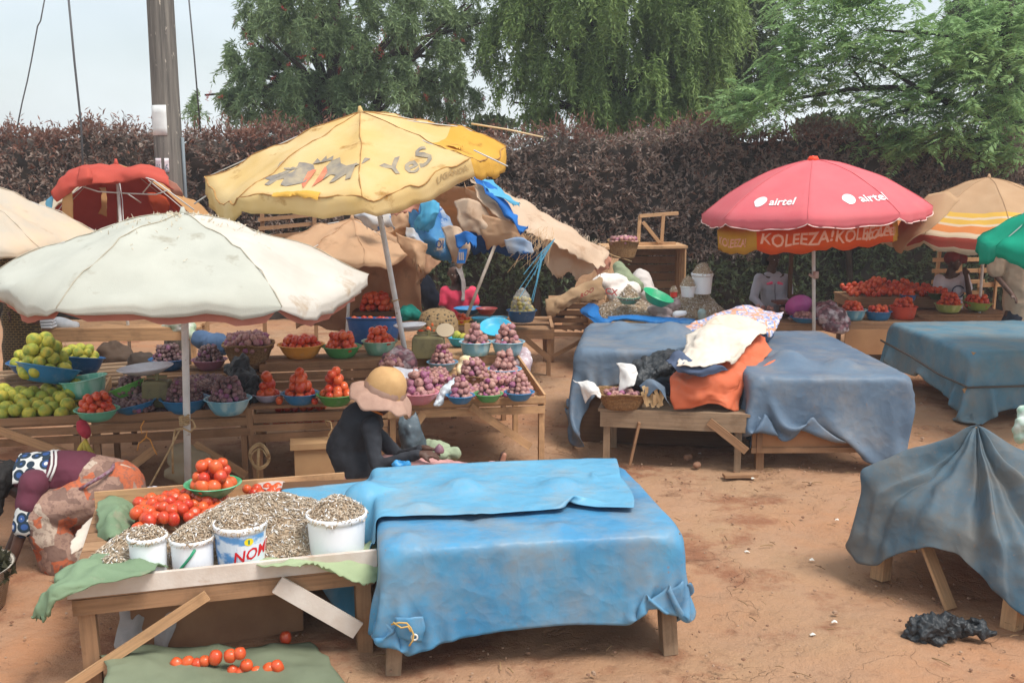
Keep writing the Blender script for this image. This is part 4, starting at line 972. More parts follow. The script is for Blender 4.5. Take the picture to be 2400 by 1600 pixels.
# tomato stall
zS, zU = .68, .866
filled('orange plastic bowl of tomatoes at the end of the upper tomato shelf', 'red tomato in the orange bowl, upper tier of tomato stall', 700, 843, 52, zU, ORNG, layers=2, r=.04, hr=.62, where='tomatoes in the orange bowl')
filled('mid green bowl of tomatoes between orange bowl and mint basin', 'red tomato in the green bowl on the upper tomato shelf', 797, 841, 44, zU, GRN, layers=3, r=.039, where='tomatoes in the upper green bowl')
filled('pale mint basin with white marbling holding tomatoes beside the olive scale', 'red tomato in the marbled mint basin by the scale', 887, 834, 40, zU, GMAR, hr=.8, fl=.7, layers=3, r=.041, where='tomatoes in the mint basin')
filled('small lavender bowl with a little pyramid of tomatoes, beside the black bag', 'red tomato stacked in the small lavender bowl', 623, 944, 33, zS, LAV, layers=3, r=.047, hr=.55, where='tomatoes in the lavender bowl')
filled('plain blue bowl with a tall pyramid of tomatoes on the front shelf', 'red tomato stacked in the blue front shelf bowl', 699, 951, 42, zS, BLU, layers=4, r=.043, hr=.62, where='tomatoes in the front blue bowl', peak=1.05)
filled('deep green bowl of tomatoes nearest the yellow sun hat', 'red tomato stacked in the green bowl nearest the hat', 783, 954, 43, zS, plastic('leaf_green_plastic', lin(74, 146, 70)), layers=4, r=.044, hr=.62, where='tomatoes in the green bowl by the hat')
for px, py in ((838, 905), (852, 930), (846, 944), (834, 918), (862, 912), (722, 936), (738, 940), (655, 938)): put('tomato', atz(px, py, zS+.04), .036, 'loose red tomato lying on the tomato stall front shelf', 'loose tomatoes on the front shelf')
spread('tomato', fJ, .2, .62, .22, .3, lambda u, v: .56, .036, 'red tomato seen through the gap under the front shelf', 'tomatoes inside the tomato stall tray')
spread('tomato', fJ, .1, .95, .05, .09, lambda u, v: .46, .036, 'red tomato behind the lower slats of the tomato stall', 'tomatoes behind the lower slats')
# citrus
lab, grp = 'yellow green orange heaped loose in the citrus stall tray', 'oranges heaped in the citrus tray'
for k in range(2): spread('citrus_fruit', fL, .02+.05*k, LL-.05-.03*k, .06+.07*k, .7-.05*k, lambda u, v: .6+.1*v+.07*k+.04*vnoise(np.array([u*3, v*3, k]), 1., 5), .059, lab, grp, jz=1., skip=.12*k, pitch=2.0)
c, R, h = bowl('blue basin tipped forward spilling oranges, in front of the other citrus basins', 92, 925, 70, .78, BLU, tilt=16, taz=150, name='basin', hr=.55, lift=.03)
pile('citrus_fruit', (c.x, c.y, c.z+h*.95), R*.66, .06, 4, 'yellow orange piled in the tipped front blue basin', 'oranges in the tipped basin')
c, R, h = bowl('dark blue basin of green oranges at the back, nearest the frame edge', 70, 884, 62, .8, DBL, name='basin', hr=.5)
pile('citrus_fruit', (c.x, c.y, c.z+h*.85), R*.68, .05, 2, 'dull green orange in the rear basin near the frame edge', 'oranges in the rear basin')
c, R, h = bowl('dark blue basin of oranges at the back beside the loose slat panel', 170, 888, 54, .8, DBL, name='basin', hr=.75, fl=.7, tilt=10, taz=150)
pile('citrus_fruit', (c.x, c.y, c.z+h*.8), R*.66, .052, 2, 'yellow green orange in the rear basin by the slats', 'oranges in the basin by the slats')
bowl('empty mint basin with white marbling lying tilted by the oranges', 190, 940, 51, .72, MINT, name='basin', hr=.85, fl=.75, tilt=-8, taz=90)
filled('mint green bowl with a few tomatoes, beside the heaped oranges', 'orange red tomato in the mint bowl by the oranges', 218, 990, 48, .68, plastic('mint_plastic', lin(110, 192, 160)), layers=3, r=.036, hr=.55, where='tomatoes in the mint bowl')
# shallots
def shal(label, what, where, *a, layers=5, r=.0235, kind='shallot', **kw): return filled(label, what, *a, kind=kind, r=r, layers=layers, where=where, **kw)
shal('blue bowl of small shallots at the back rack beside the grey pole', 'small shallot in the blue bowl left of the grey pole', 'shallots in the rack blue bowl', 388, 870, 43, .755, DBL, layers=5, hr=.6)
shal('mauve bowl of small shallots on the back rack, behind the grey pole', 'small shallot in the mauve bowl', 'shallots in the mauve bowl', 485, 869, 39, .755, MAUV, layers=5, hr=.6)
shal('lime green bowl of shallots tipped over in the shallot tray', 'small shallot in the tipped lime bowl', 'shallots in the lime bowl', 300, 952, 40, .68, LIM, layers=4, tilt=-22, taz=80, lift=.05)
shal('shallow blue bowl of shallots tipped at the tray front beneath lime bowl', 'small shallot in the tipped shallow blue bowl', 'shallots in the tipped blue bowl', 312, 978, 46, .64, BLU, layers=2, tilt=-12, taz=80, hr=.45)
shal('bright blue bowl of shallots half hidden behind the grey pole, front tray', 'small shallot in the front bowl behind the pole', 'shallots in the bowl behind the pole', 424, 972, 54, .64, BLU, layers=6, hr=.62, r=.024)
shal('pale marbled blue basin heaped with purple shallots beside the black bag', 'purplish shallot in the marbled basin by the black bag', 'shallots in the marbled basin', 528, 976, 52, .64, BMAR, layers=6, hr=.72, r=.026)
spread('shallot', fK, .05, LK-.08, .04, .8, lambda u, v: .6+.1*v, .024, 'small shallot lying loose in the shallot tray', 'loose shallots in the tray', skip=.12)
spread('shallot', fK, .7, LK-.25, .45, .9, lambda u, v: .68+.1*v, .024, 'small shallot heaped loose behind the bowls', 'shallots heaped behind the bowls')
# woven baskets
def weave(name, c1, c2):
    if name in MATS: return MATS[name]
    t = NT(name); v = t.coord(); w = t.n('ShaderNodeTexWave'); w.bands_direction = 'Z'; t.set(w, 'Scale', 22.); t.set(w, 'Distortion', 3.); t.set(w, 'Detail', 2.); t.set(w, 'Detail Scale', 6.); t.set(w, 'Vector', v)
    n = t.noise(t.mapping(v, (30, 30, 8)), 1.5, 3); MATS[name] = t.finish(t.mix(t.ramp(t.math('MULTIPLY', w.outputs['Fac'], n), .15, .5), c1, c2), .85, w.outputs['Fac'], .6, .012, 0, .2); return MATS[name]
STRAW = weave('straw_weave', lin(122, 92, 62), lin(184, 146, 102))
def basket(label, px, pyb, hw, z, hr=1., fl=.68, lift=0, name='woven_basket'):
    P = atz(px, pyb, z); R = hw/ppm(P); c = P+Vector((0, R*fl, lift)); R = hw/ppm(c); h = R*hr; b0 = R*fl
    w = lambda p, a: Vector((p.x*(1+.02*math.cos(3*a)), p.y*(1+.02*math.cos(2*a+1)), p.z+.012*math.sin(3*a)*p.z/h))
    b = MB(); b.lathe([(.001, 0), (b0, 0), (b0+.04*R, h*.1), (b0+.55*(R-b0), h*.5), (R, h*.96), (R+.012, h*.97), (R+.014, h*1.02), (R-.012, h*1.02), (R-.016, h*.95), (b0+.5*(R-b0), h*.45), (b0*.9, .02), (.001, .02)], 40, None, 0, w)
    o = b.build(name, STRAW, None, True, local=True); o.location = c; tag(o, label, 'basket'); return c, R, h
c, R, h = basket('straw basket brimming with onions, end of the slatted rack', 575, 868, 58, .78, 1.0, .62)
pile('onion', (c.x, c.y, c.z+h*.8), R*.86, .034, 3, 'dull purple onion in the straw basket on the rack', 'onions in the rack basket')
c, R, h = basket('low straw basket of onions in the centre of the onion tray', 1108, 916, 36, .64, .9, .75)
pile('onion', (c.x, c.y, c.z+h*.8), R*.86, .032, 4, 'pink onion heaped in the low straw basket', 'onions in the low basket')
c, R, h = basket('straw basket of small onions standing on the open crate', 1463, 606, 36, zt+.05, 1.1, .72)
pile('onion', (c.x, c.y, c.z+h*.85), R*.86, .03, 2, 'small onion in the basket on the open crate', 'onions in the crate top basket')
c, R, h = basket('flat straw basket on the rag table with white paper sticking out', 1462, 962, 60, .53, .62, .72)
pile('onion', (c.x, c.y, c.z+h*.75), R*.6, .03, 1, 'small pink onion in the rag table basket', 'onions in the rag table basket')
# red onions
def oni(label, what, where, *a, layers=4, r=.031, **kw): return filled(label, what, *a, kind='onion', r=r, layers=layers, where=where, **kw)
zI = .66
oni('pale blue marbled basin of big onions on the upper shelf by the scale dial', 'pink onion in the marbled basin by the dial', 'onions in the basin by the dial', 1114, 836, 37, .815, BMAR, r=.04, layers=4, hr=.85, fl=.78)
oni('pale blue basin of big onions at the outer end of the upper shelf', 'pink onion in the outer upper basin', 'onions in the outer upper basin', 1190, 836, 38, .815, marble('dull_blue_marble', lin(116, 160, 180), lin(150, 186, 200)), r=.038, layers=4, hr=.85, fl=.72)
oni('grey blue bowl of small onions beneath the olive weighing scale', 'small onion in the grey blue bowl under the scale', 'onions in the bowl under the scale', 1036, 872, 35, .72, plastic('grey_blue_plastic', lin(116, 158, 186)), layers=5, r=.028)
oni('pale blue bowl of bright pink onions before the white net bags', 'bright pink onion in the bowl before the net bags', 'onions in the bowl before net bags', 1182, 890, 38, .7, plastic('pale_blue_plastic', lin(124, 176, 208)), layers=4, r=.036)
oni('rose pink bowl of big brown onions behind the sun hat brim', 'large brownish onion in the rose bowl', 'onions in the rose bowl', 978, 950, 46, zI, PINK, layers=4, r=.037)
oni('blue bowl of onions on the onion stall front, next to the clear bag', 'onion in the front blue bowl by the clear bag', 'onions in the blue bowl by the bag', 1078, 948, 32, zI, BLU, layers=4, r=.033)
oni('green bowl of onions between the two blue front bowls', 'onion in the green bowl between blue ones', 'onions in the front green bowl', 1144, 944, 32, zI, GRN, layers=4, r=.028)
oni('blue bowl of many small onions at the corner of the onion tray', 'small onion in the blue corner bowl', 'onions in the blue corner bowl', 1217, 941, 33, zI, BLU, layers=5, r=.027)
spread('onion', fI, .28, LI-.07, .1, .75, lambda u, v: .62+.1*v, .029, 'pink onion lying loose in the big onion tray', 'loose onions in the onion tray', skip=.05)
spread('onion', fI, .3, .62, .45, .85, lambda u, v: .67+.1*v, .03, 'pink onion heaped behind the rose bowl', 'onions heaped behind the rose bowl')
spread('onion', fI, LI-.4, LI-.1, .3, .62, lambda u, v: .68+.12*v, .027, 'small onion heaped behind the corner bowl', 'onions heaped behind the corner bowl')
spread('onion', fI, .02, .2, .75, 1.1, lambda u, v: .7+.1*v+.06*math.sin(max(0, min(1, (u-.02)/.18))*PI), .036, 'brownish onion in the heap against the yellow parasol pole', 'onions heaped at the parasol pole')
# back tub etc
P = atz(872, 806, .8)
tb = thing('tub', 'large deep blue oblong tub of tomatoes behind the tomato bowls', 'tub', P)
b = MB(); s_ = ppm(P); Rx, Ry, hh = 63/s_, 44/s_, .27
b.lathe([(.001, 0), (.8, 0), (.84, .01), (.97, hh*.9), (1.0, hh), (1.03, hh), (1.03, hh+.012), (.97, hh+.008), (.94, hh*.9), (.8, .02), (.001, .02)], 40, None, 0, lambda p, a: Vector((p.x*Rx*(1+.1*abs(math.sin(2*a))), p.y*Ry*(1+.1*abs(math.sin(2*a))), p.z)))
o = b.build('tub_body', plastic('royal_blue_plastic', lin(48, 92, 150)), tb, True, local=True); o.location = (0, Ry*.9, 0)
tb.rotation_euler = (math.radians(-6), 0, 0)
for i in range(13): put('tomato', P+Vector((-Rx*.75+i*Rx*.125, Ry*(.35+R_.uniform(0, .7)), .22+R_.uniform(-.02, .03))), .036, 'red tomato lying in the deep blue tub', 'tomatoes in the blue tub')
pile('tomato', aty(882, 722, 13.2), .17, .045, 3, 'dark red tomato piled behind the blue tub', 'tomatoes piled behind the tub')
bk = thing('tomato_crate', 'dark low crate under the rear tomato pile, hidden behind the blue tub', 'crate', aty(882, 735, 13.2)); bk.location.z = 0; b = MB(); q = aty(882, 722, 13.2); b.box((q.x, q.y, (q.z-.02)/2), (.55, .45, q.z-.02)); b.build('crate_body', WOODD, bk)
sp_ = rw(ru(850, 1.95, .78), 2.35)
bt = table('tub_bench', 'rough bench behind the upper shelves carrying tub, scale tray and cane basket', Frame(rw(ru(800, 2.0, .8), 2.0), RANG), 1.25, .55, .79, WOOD, 4)
# weighing scales
OLVM = mat('olive_enamel', lin(130, 122, 84), lin(112, 106, 76), 6, .5, dirt=lin(86, 74, 56), ds=7, da=(.5, .7))
PANM = mat('scale_pan_metal', lin(226, 228, 232), lin(190, 190, 196), 5, .25)
def scale(label, px, pyb, w, z, h, pan, dial=None, mk=None):
    P = atz(px, pyb, z); s_ = ppm(P); w = w/s_; h = h/s_
    root = thing('weighing_scale', label, 'weighing scale', P)
    b = MB(); d = w*.6; vs = []
    for zz, k in ((0, 1.), (h*.12, 1.), (h*.72, .95), (h*.8, .86)):
        for x, y in ((-1, -1), (1, -1), (1, 1), (-1, 1)): vs.append((P.x+x*w/2*k, P.y+d/2+y*d/2*k, P.z+zz))
    fs = [(3, 2, 1, 0), (12, 13, 14, 15)]+[(i*4+k, i*4+(k+1) % 4, i*4+4+(k+1) % 4, i*4+4+k) for i in range(3) for k in range(4)]
    b.add(vs, fs); o = b.build('housing', OLVM, root); md = o.modifiers.new('b', 'BEVEL'); md.width = .012; md.segments = 2
    b = MB(); b.tube([(P.x, P.y+d/2, P.z+h*.75), (P.x, P.y+d/2, P.z+h)], .02, 8); b.box((P.x, P.y+d/2, P.z+h*.9), (w*.7, .03, .02)); b.build('beam', OLVM, root)
    q = Vector((P.x+pan[0]*w, P.y+d/2, P.z+h)); R = pan[1]*w
    b = MB(); b.lathe([(.001, 0), (R*.55, 0), (R*.97, .05), (R, .055), (R*.96, .06), (R*.52, .01), (.001, .008)], 32, Matrix.Translation(q) @ Matrix.Rotation(math.radians(pan[2]), 4, 'Y')); b.build('pan', PANM, root, True)
    if dial:
        b = MB(); dq = Vector((P.x+dial[0]*w, P.y+d*.3, P.z+dial[1]*h)); b.lathe([(.001, -.02), (dial[2]*w, -.02), (dial[2]*w, .02), (.001, .02)], 28, Matrix.Translation(dq) @ Matrix.Rotation(math.radians(62), 4, 'X') @ Matrix.Diagonal((1, .8, 1, 1))); b.build('dial', mat('dial_face', lin(196, 180, 152)), root)
    if mk:
        vs, fs = text2d(mk, h*.2); decal('lettering', [(vs, fs)], lambda x, y: (P.x+x, P.y-.002+max(0, (h*.25+y-h*.12))/(h*.58)*d*.07-.004, P.z+h*.25+y), mat('scale_print', lin(176, 176, 150)), root)
scale('olive weighing scale with metal pan in the shallot tray', 365, 955, 66, .68, 78, (-.38, .98, -4))
scale('large olive weighing scale with a round dial plate, on the onion stall upper shelf', 1003, 842, 78, .815, 66, (-.55, .5, -3), (.52, 1.0, .27))
# odds on the far table
zH = .61; zh2 = .705
filled('small yellow bowl of tomatoes on the far bowl table', 'red tomato in the small yellow bowl', 1083, 762, 20, zh2, YEL, layers=2, r=.034, where='tomatoes in the yellow bowl')
bowl('turquoise bowl with a clear plastic wrapper, next to the yellow bowl', 1126, 758, 20, zh2, TURQ); bowl('turquoise bowl of dried bits between yellow bowl and fruit tub', 1169, 757, 20, zh2, TURQ)
c, R, h = bowl('dark blue tub holding a knotted bag of small yellow fruits', 1223, 757, 34, zh2, plastic('ink_blue_plastic', lin(48, 92, 140)), hr=.8, fl=.78, name='tub')
pile('passion_fruit', (c.x, c.y, c.z+h*.8), R*.75, .035, 4, 'small yellow green fruit in the clear knotted bag', 'fruits in the clear bag')
CLEAR = NT('clear_plastic_film'); _p = CLEAR.n('ShaderNodeBsdfPrincipled'); _p.inputs['Base Color'].default_value = (.8, .82, .84, 1); _p.inputs['Roughness'].default_value = .2; _p.inputs['Alpha'].default_value = .28; CLEAR.t.links.new(_p.outputs[0], CLEAR.out.inputs[0]); CLEAR = CLEAR.m
o = blob('plastic_bag', [(c+Vector((0, 0, h*.8)), c+Vector((0, 0, h+.13)), R*.86, R*.62), (c+Vector((0, 0, h+.16)), c+Vector((0, 0, h+.24)), R*.5, R*.3)], CLEAR, None, .012, 4, .012, 14, 3); tag(o, 'clear knotted plastic bag of small yellow fruits in the dark blue tub', 'bag')
bowl('dull red basin just behind the turquoise bowls', 1140, 742, 24, zh2, plastic('dull_red_plastic', lin(150, 52, 48)), name='basin', lift=.02); bowl('blue shallow basin behind the yellow bowl, against the pink shirt', 1098, 738, 34, zh2, BLU, name='basin', hr=.4)
bowl('turquoise bowl lying behind the upper onion basins', 1078, 815, 30, .815, TURQ, lift=.01, hr=.7); bowl('turquoise dish tilted between the two marbled onion basins', 1162, 800, 36, .82, TURQ, hr=.4, tilt=25, taz=0, lift=.05)
put('citrus_fruit', aty(1070, 786, 11.2), .05, 'green orange in the turquoise bowl behind the onion basins', 'green oranges in the turquoise bowl'); put('citrus_fruit', aty(1085, 790, 11.15), .045, 'green orange in the turquoise bowl behind the onion basins', 'green oranges in the turquoise bowl')
b = MB(); q = atz(1015, 782, .83); b.lathe([(.001, 0), (.17, 0), (.2, .03), (.19, .03), (.16, .01), (.001, .01)], 24, Matrix.Translation(q+Vector((0, .15, 0))) @ Matrix.Diagonal((1, .6, 1, 1))); o = b.build('tray', plastic('orange_red_plastic', lin(232, 84, 40)), None, True); tag(o, 'orange red plastic tray of tomatoes behind the big scale', 'tray')
pile('tomato', (q.x, q.y+.15, q.z+.02), .12, .036, 3, 'orange tomato on the orange red tray', 'tomatoes on the orange tray')
# cane basket upside down
t = NT('open_cane'); vo = t.n('ShaderNodeTexVoronoi'); t.set(vo, 'Scale', 22.); t.set(vo, 'Vector', t.coord()); cm = t.finish(t.mix(t.ramp(vo.outputs['Distance'], .22, .34), lin(46, 40, 32), lin(142, 118, 84)), .85, vo.outputs['Distance'], .6, .02)
q = atz(1022, 792, .8); b = MB(); b.lathe([(.24, 0), (.23, .14), (.19, .24), (.1, .28), (.001, .285)], 30, Matrix.Translation(q+Vector((0, .35, 0)))); tag(b.build('cane_basket', cm, None, True), 'upturned open weave cane basket behind the orange tray', 'basket')
tag(blob('folded_cloth', [(aty(950, 734, 12.4), aty(978, 738, 12.4), .09, .07), (aty(958, 726, 12.5), aty(972, 732, 12.5), .06, .06)], mat('teal_cloth', lin(22, 130, 116), lin(16, 108, 98), 9, .8), None, .015, 4, .02, 12), 'folded teal green cloth beside the blue tub', 'cloth')
# cartons between
for i, (px, py, w, h_) in enumerate(((1118, 790, 64, 34), (1170, 778, 26, 36))):
    q = atz(px, py+h_/2, .815); q.y += .45; s_ = ppm(q); b = MB(); b.box((q.x, q.y, .815+h_/s_*.5), (w/s_, .02, h_/s_)); tag(b.build('cardboard_sheet', mat('cardboard', lin(190, 152, 110), lin(172, 134, 96), 3, .9), None), ('long brown cardboard sheet standing behind the dial basin', 'narrow cardboard flap standing between the onion basins')[i], 'cardboard')
# right side
oni('shallow blue bowl of chopped onions before the magenta bowl', 'onion in the shallow blue bowl by the magenta one', 'onions by the magenta bowl', 1890, 758, 32, .62, BLU, layers=2, r=.03, hr=.4)
c, R, h = bowl('magenta plastic bowl standing on edge among the onions', 1880, 750, 30, .65, PURP_, tilt=-62, taz=0, lift=.02)
for px, py, n in ((1792, 722, 7), (1830, 730, 6), (1815, 742, 7), (1850, 748, 6)):
    for i in range(n): put('onion', aty(px+R_.uniform(-18, 18), py+R_.uniform(-6, 6), 14.5+R_.uniform(-.05, .1)), .034, 'pink onion loose on the table under the red parasol', 'onions under the red parasol')
NETM = NT('netted_onions'); vo = NETM.n('ShaderNodeTexVoronoi'); NETM.set(vo, 'Scale', 16.); NETM.set(vo, 'Vector', NETM.coord()); _c = NETM.mix(NETM.ramp(vo.outputs['Distance'], .3, .6), lin(150, 104, 112), lin(96, 66, 74)); NETM = NETM.finish(NETM.mix(NETM.ramp(NETM.noise(NETM.coord(), 9, 5), .5, .66), _c, lin(210, 200, 204)), .4, vo.outputs['Distance'], -.8, .03)  # pale blotches put the white sheen of the net into the colour
def bag(label, pts, m=None, vox=.016, amp=.014, sc=14, cat='bag', name='net_bag'):
    o = blob(name, [(aty(a, b_, Y), aty(a2, b2, Y2), r, r2) for a, b_, Y, a2, b2, Y2, r, r2 in pts], m or NETM, None, vox, 3, amp, sc, len(label)); return tag(o, label, cat)
bag('plump net bag of onions slumped at the end of the onion table', [(1930, 740, 14.2, 1962, 742, 14.2, .15, .14), (1925, 722, 14.3, 1950, 716, 14.3, .1, .07), (1970, 750, 14.15, 1980, 755, 14.15, .1, .08)])
bag('small net bag of onions leaning on the larger one', [(1940, 765, 14.1, 1975, 768, 14.1, .08, .09)])
bag('pinkish white net bag of onions at the back corner of the onion tray', [(1185, 838, 10.75, 1225, 832, 10.8, .1, .09), (1222, 862, 10.6, 1230, 845, 10.7, .1, .08)], mat('white_net', lin(196, 182, 186), lin(150, 118, 126), 9, .6, .3, 30, dirt=lin(226, 220, 222), ds=16, da=(.5, .62)))
bag('net bag of brown onions leaning on the yellow parasol pole', [(925, 850, 10.2, 950, 848, 10.2, .12, .12), (935, 828, 10.25, 950, 832, 10.25, .08, .06)])
filled('pale blue marbled basin of tomatoes at the boxed table end', 'red tomato in the marbled basin of the boxed table', 2003, 752, 32, .62, BMAR, layers=3, r=.036, hr=.75, fl=.75, where='tomatoes in the boxed table basin')
filled('plain blue bowl of tomatoes between marbled basin and coral tub', 'red tomato in the blue bowl by the coral tub', 2065, 752, 29, .62, BLU, layers=2, r=.036, hr=.7, fl=.78, where='tomatoes by the coral tub')
filled('tall coral red tub of tomatoes on the boxed table', 'red tomato in the coral tub', 2124, 750, 31, .62, REDO, layers=3, r=.038, hr=.95, fl=.8, where='tomatoes in the coral tub', name='tub')
filled('olive marbled bowl of tomatoes in front of the man in white', 'dark red tomato in the marbled olive bowl', 2231, 734, 31, .675, OLMA, layers=4, r=.034, hr=.62, fl=.72, where='tomatoes in the marbled olive bowl')
filled('plain olive bowl of tomatoes tilted next to the standing man', 'dark red tomato in the plain olive bowl', 2296, 731, 33, .675, OLIV, layers=3, r=.034, hr=.6, where='tomatoes in the plain olive bowl', tilt=4, taz=90)
filled('small dark blue bowl among the loose tomatoes on the raised rack', 'shaded tomato in the small dark blue bowl', 2133, 706, 18, .85, DBL, layers=2, r=.036, hr=.75, fl=.8, where='tomatoes in the small dark bowl')
filled('dark green bowl of tomatoes at the man in white\'s elbow', 'shaded tomato in the dark green bowl', 2206, 700, 26, .85, plastic('dark_green_plastic', lin(70, 92, 58)), layers=2, r=.036, where='tomatoes in the dark green bowl', lift=-.02)
spread('tomato', fN2, .05, 1.3, .06, .6, lambda u, v: .84+.12*max(0, v-.05), .04, 'shaded red tomato spread loose on the raised rack', 'tomatoes loose on the raised rack', skip=.12, jz=1.)
spread('tomato', fN2, .3, 1.0, .3, .6, lambda u, v: .9+.12*v+.03*math.sin(u*14), .04, 'shaded red tomato in the second layer of the rack', 'tomatoes loose on the raised rack top', skip=.35, jz=1.)
# bananas below the citrus stall
bn = thing('banana_bunch', 'small bunch of yellow bananas hanging under the citrus stall end', 'bananas', aty(203, 1060, 8.3))
for k in range(6):
    b = MB(); o_ = aty(205, 1026, 8.3); a = -.55+k*.22; ln = .13+.01*(k % 2)
    b.tube([o_+Vector((math.sin(a)*ln*t*1.1, -.03-.02*(k % 2)-.03*math.sin(PI*t), -ln*t)) for t in np.linspace(0, 1, 8)], [.007, .012, .018, .02, .02, .018, .013, .005], 7); b.build('banana', mat('banana_skin', lin(206, 178, 70), lin(160, 150, 60), 8, .6), bn, True)
# ================================================================== dried fish
FISH = NT('dried_fish'); _g = FISH.n('ShaderNodeNewGeometry').outputs['Random Per Island']; _r = FISH.n('ShaderNodeValToRGB'); _e = _r.color_ramp
for p_, c_ in ((.0, lin(164, 138, 110)), (.25, lin(194, 166, 134)), (.5, lin(180, 160, 136)), (.72, lin(206, 184, 154)), (.9, lin(220, 206, 186))):
    if p_ in (.0,): el = _e.elements[0]
    elif p_ == .9: el = _e.elements[1]
    else: el = _e.elements.new(p_)
    el.position = p_; el.color = c_
_e.elements[len(_e.elements)-1].position = .95
FISH.set(_r, 0, _g); FISH = FISH.finish(_r.outputs[0], .75, None, spec=.2)
FISHB = mat('fish_heap_base', lin(156, 134, 110), lin(180, 158, 132), 40, .9, .6, 60)
def slivers(P, N_, L, w, lift=.35):
    n = len(P); D = NR.normal(size=(n, 3)); D = unit(D-N_*(D*N_).sum(1, keepdims=True)*(1-lift*.5)); S = unit(np.cross(D, N_+.01)); U_ = np.cross(S, D)
    L = L[:, None]; m = P; hw = w/2
    V = np.stack([m-D*L*.5, m+S*hw+U_*hw*.3, m-S*hw+U_*hw*.3, m+U_*hw*1.1, m+D*L*.5-U_*L*.06*NR.normal(size=(n, 1))], 1).reshape(-1, 3)
    o = (np.arange(n)*5)[:, None]; T = np.concatenate([o+np.array(q) for q in ((0, 1, 3), (0, 3, 2), (0, 2, 1), (4, 3, 1), (4, 2, 3), (4, 1, 2))], 0); return V, T
def heap(label, c, rx, ry, h, n, L, fr=None, pw=1.6, w=.008, seed=0, under=True, parent=None, nm='dried_fish'):
    U_, V_ = (fr.U, fr.V) if fr else (Vector((1, 0, 0)), Vector((0, 1, 0)))
    def zf(x, y): r = np.sqrt(x*x+y*y); return h*np.clip(1-r**pw, 0, 1)+.1*h*fbm(np.stack([x*2, y*2, 0*x+seed], -1), 1.5, seed)*(r < 1)
    def surf(x, y): z = zf(x, y); return np.stack([c[0]+U_.x*x*rx+V_.x*y*ry, c[1]+U_.y*x*rx+V_.y*y*ry, c[2]+z], -1)
    a = NR.uniform(0, 2*PI, n); r = np.sqrt(NR.random(n)); x, y = r*np.cos(a), r*np.sin(a); P = surf(x, y); e = .03
    N_ = unit(np.cross(surf(x+e, y)-P, surf(x, y+e)-P)); V, T = slivers(P+N_*NR.uniform(-.004, .012, (n, 1)), N_, NR.uniform(.6, 1.15, n)*L, w)
    root = parent or thing(nm, label, 'dried fish', c)
    if not parent: root['kind'] = 'stuff'
    npmesh('fish', V, T, FISH, root)['kind'] = 'stuff'
    rr, aa = np.meshgrid(np.linspace(0, 1, 12), np.linspace(0, 2*PI, 32)); b = MB(); b.grid(surf(rr*np.cos(aa), rr*np.sin(aa))); b.build('heap_base', FISHB, root, True)
    return root
zT = .525
heap('great tawny heap of little dried fish filling the front table', f1(1.02, .62, zT), .58, .5, .26, 8200, .058, f1, 1.5, .0075, 3)
heap('smaller dried fish heap at the front table\'s outer corner behind the white buckets', f1(.32, .42, zT), .28, .3, .17, 1700, .05, f1, 1.5, .009, 7)
WHITEP = mat('white_plastic', lin(244, 247, 250), lin(236, 240, 246), 5, .35)
def fbucket(label, px, pyr, hwt, hwb, v, **kw):
    Y = f1(.8, v).y
    for _ in range(3):
        q = aty(px, pyr, Y); d_ = (q-f1(0, 0)); u = d_.dot(f1.U); Y = f1(u, v).y
    q = aty(px, pyr, Y); s_ = ppm(q); base = Vector((q.x, q.y, zT)); bx_, by_ = proj(base); return bucket(label, px, by_, hwt, hwb, (q.z-zT+hwt/s_*.0)*s_*1.0, zT, at=base, **kw)
def bucket(label, px, pyb, hwt, hwb, hpx, z, fishL=.045, n=700, m=WHITEP, dome=.5, handle=None, lip=True, tilt=0, lift=0, at=None):
    P = atz(px, pyb, z); s_ = ppm(P); rb = hwb/s_; c = at if at is not None else P+Vector((0, rb*.9, lift)); s_ = ppm(c); rt, rb, h = hwt/s_, hwb/s_, hpx/s_
    root = thing('bucket', label, 'bucket', c)
    b = MB(); pr = [(.001, 0), (rb*.97, 0), (rb, .004)]+[(rb+(rt-.004-rb)*k/.86, h*k) for k in (.03, .06, .3, .6, .8, .84, .86)]+([(rt-.003, h*.86), (rt+.004, h*.865), (rt+.006, h*.97), (rt+.003, h)] if lip else [(rt, h)])+[(rt-.004, h), (rt-.006, h*.9), (rb-.004, .02), (.001, .02)]
    b.lathe(pr, 40); o = b.build('body', m, root, True, local=True)
    heap('', (c.x, c.y, c.z+h*.9), rt*1.03, rt*1.03, rt*dome*1.3, n, fishL, None, 1.7, .008, int(px), parent=root)
    if handle:
        b = MB(); b.tube([c+Vector((math.sin(a)*(rb+(rt-rb)*q+.004), -math.cos(a)*(rb+(rt-rb)*q+.004), h*q)) for a, q in handle], .008, 8); b.build('handle', plastic('green_handle', lin(48, 150, 110)), root, True)
    return root, c, rt, rb, h
fbucket('plain white bucket heaped with dried fish beside the blue jug', 345, 1252, 44, 40, .19)
fbucket('white bucket of dried fish with a green handle', 449, 1256, 50, 46, .19, handle=[(-.75, .02), (-.5, .12), (-.15, .35), (.2, .6), (.42, .8)])
rtN, cN, aN, bN, hN = fbucket('white bucket with blue printed label and red letters, full of dried fish', 563, 1222, 60, 52, .2, n=1300, dome=.62)
fbucket('largest white bucket with a thick rim, full of dried fish', 788, 1200, 69, 62, .22, n=1200, dome=.5)
def onb(x, y, off=.0035): a = x/bN; q = y/hN; r = bN+(aN-bN)*q/.86*.97+off; return (cN.x+r*math.sin(a), cN.y-r*math.cos(a), cN.z+y)
def bandp(x0, x1, y0, y1, n=14):
    vs = [(x0+(x1-x0)*i/n, y) for y in (y0, y1) for i in range(n+1)]; return vs, [(i, i+1, n+2+i, n+1+i) for i in range(n)]
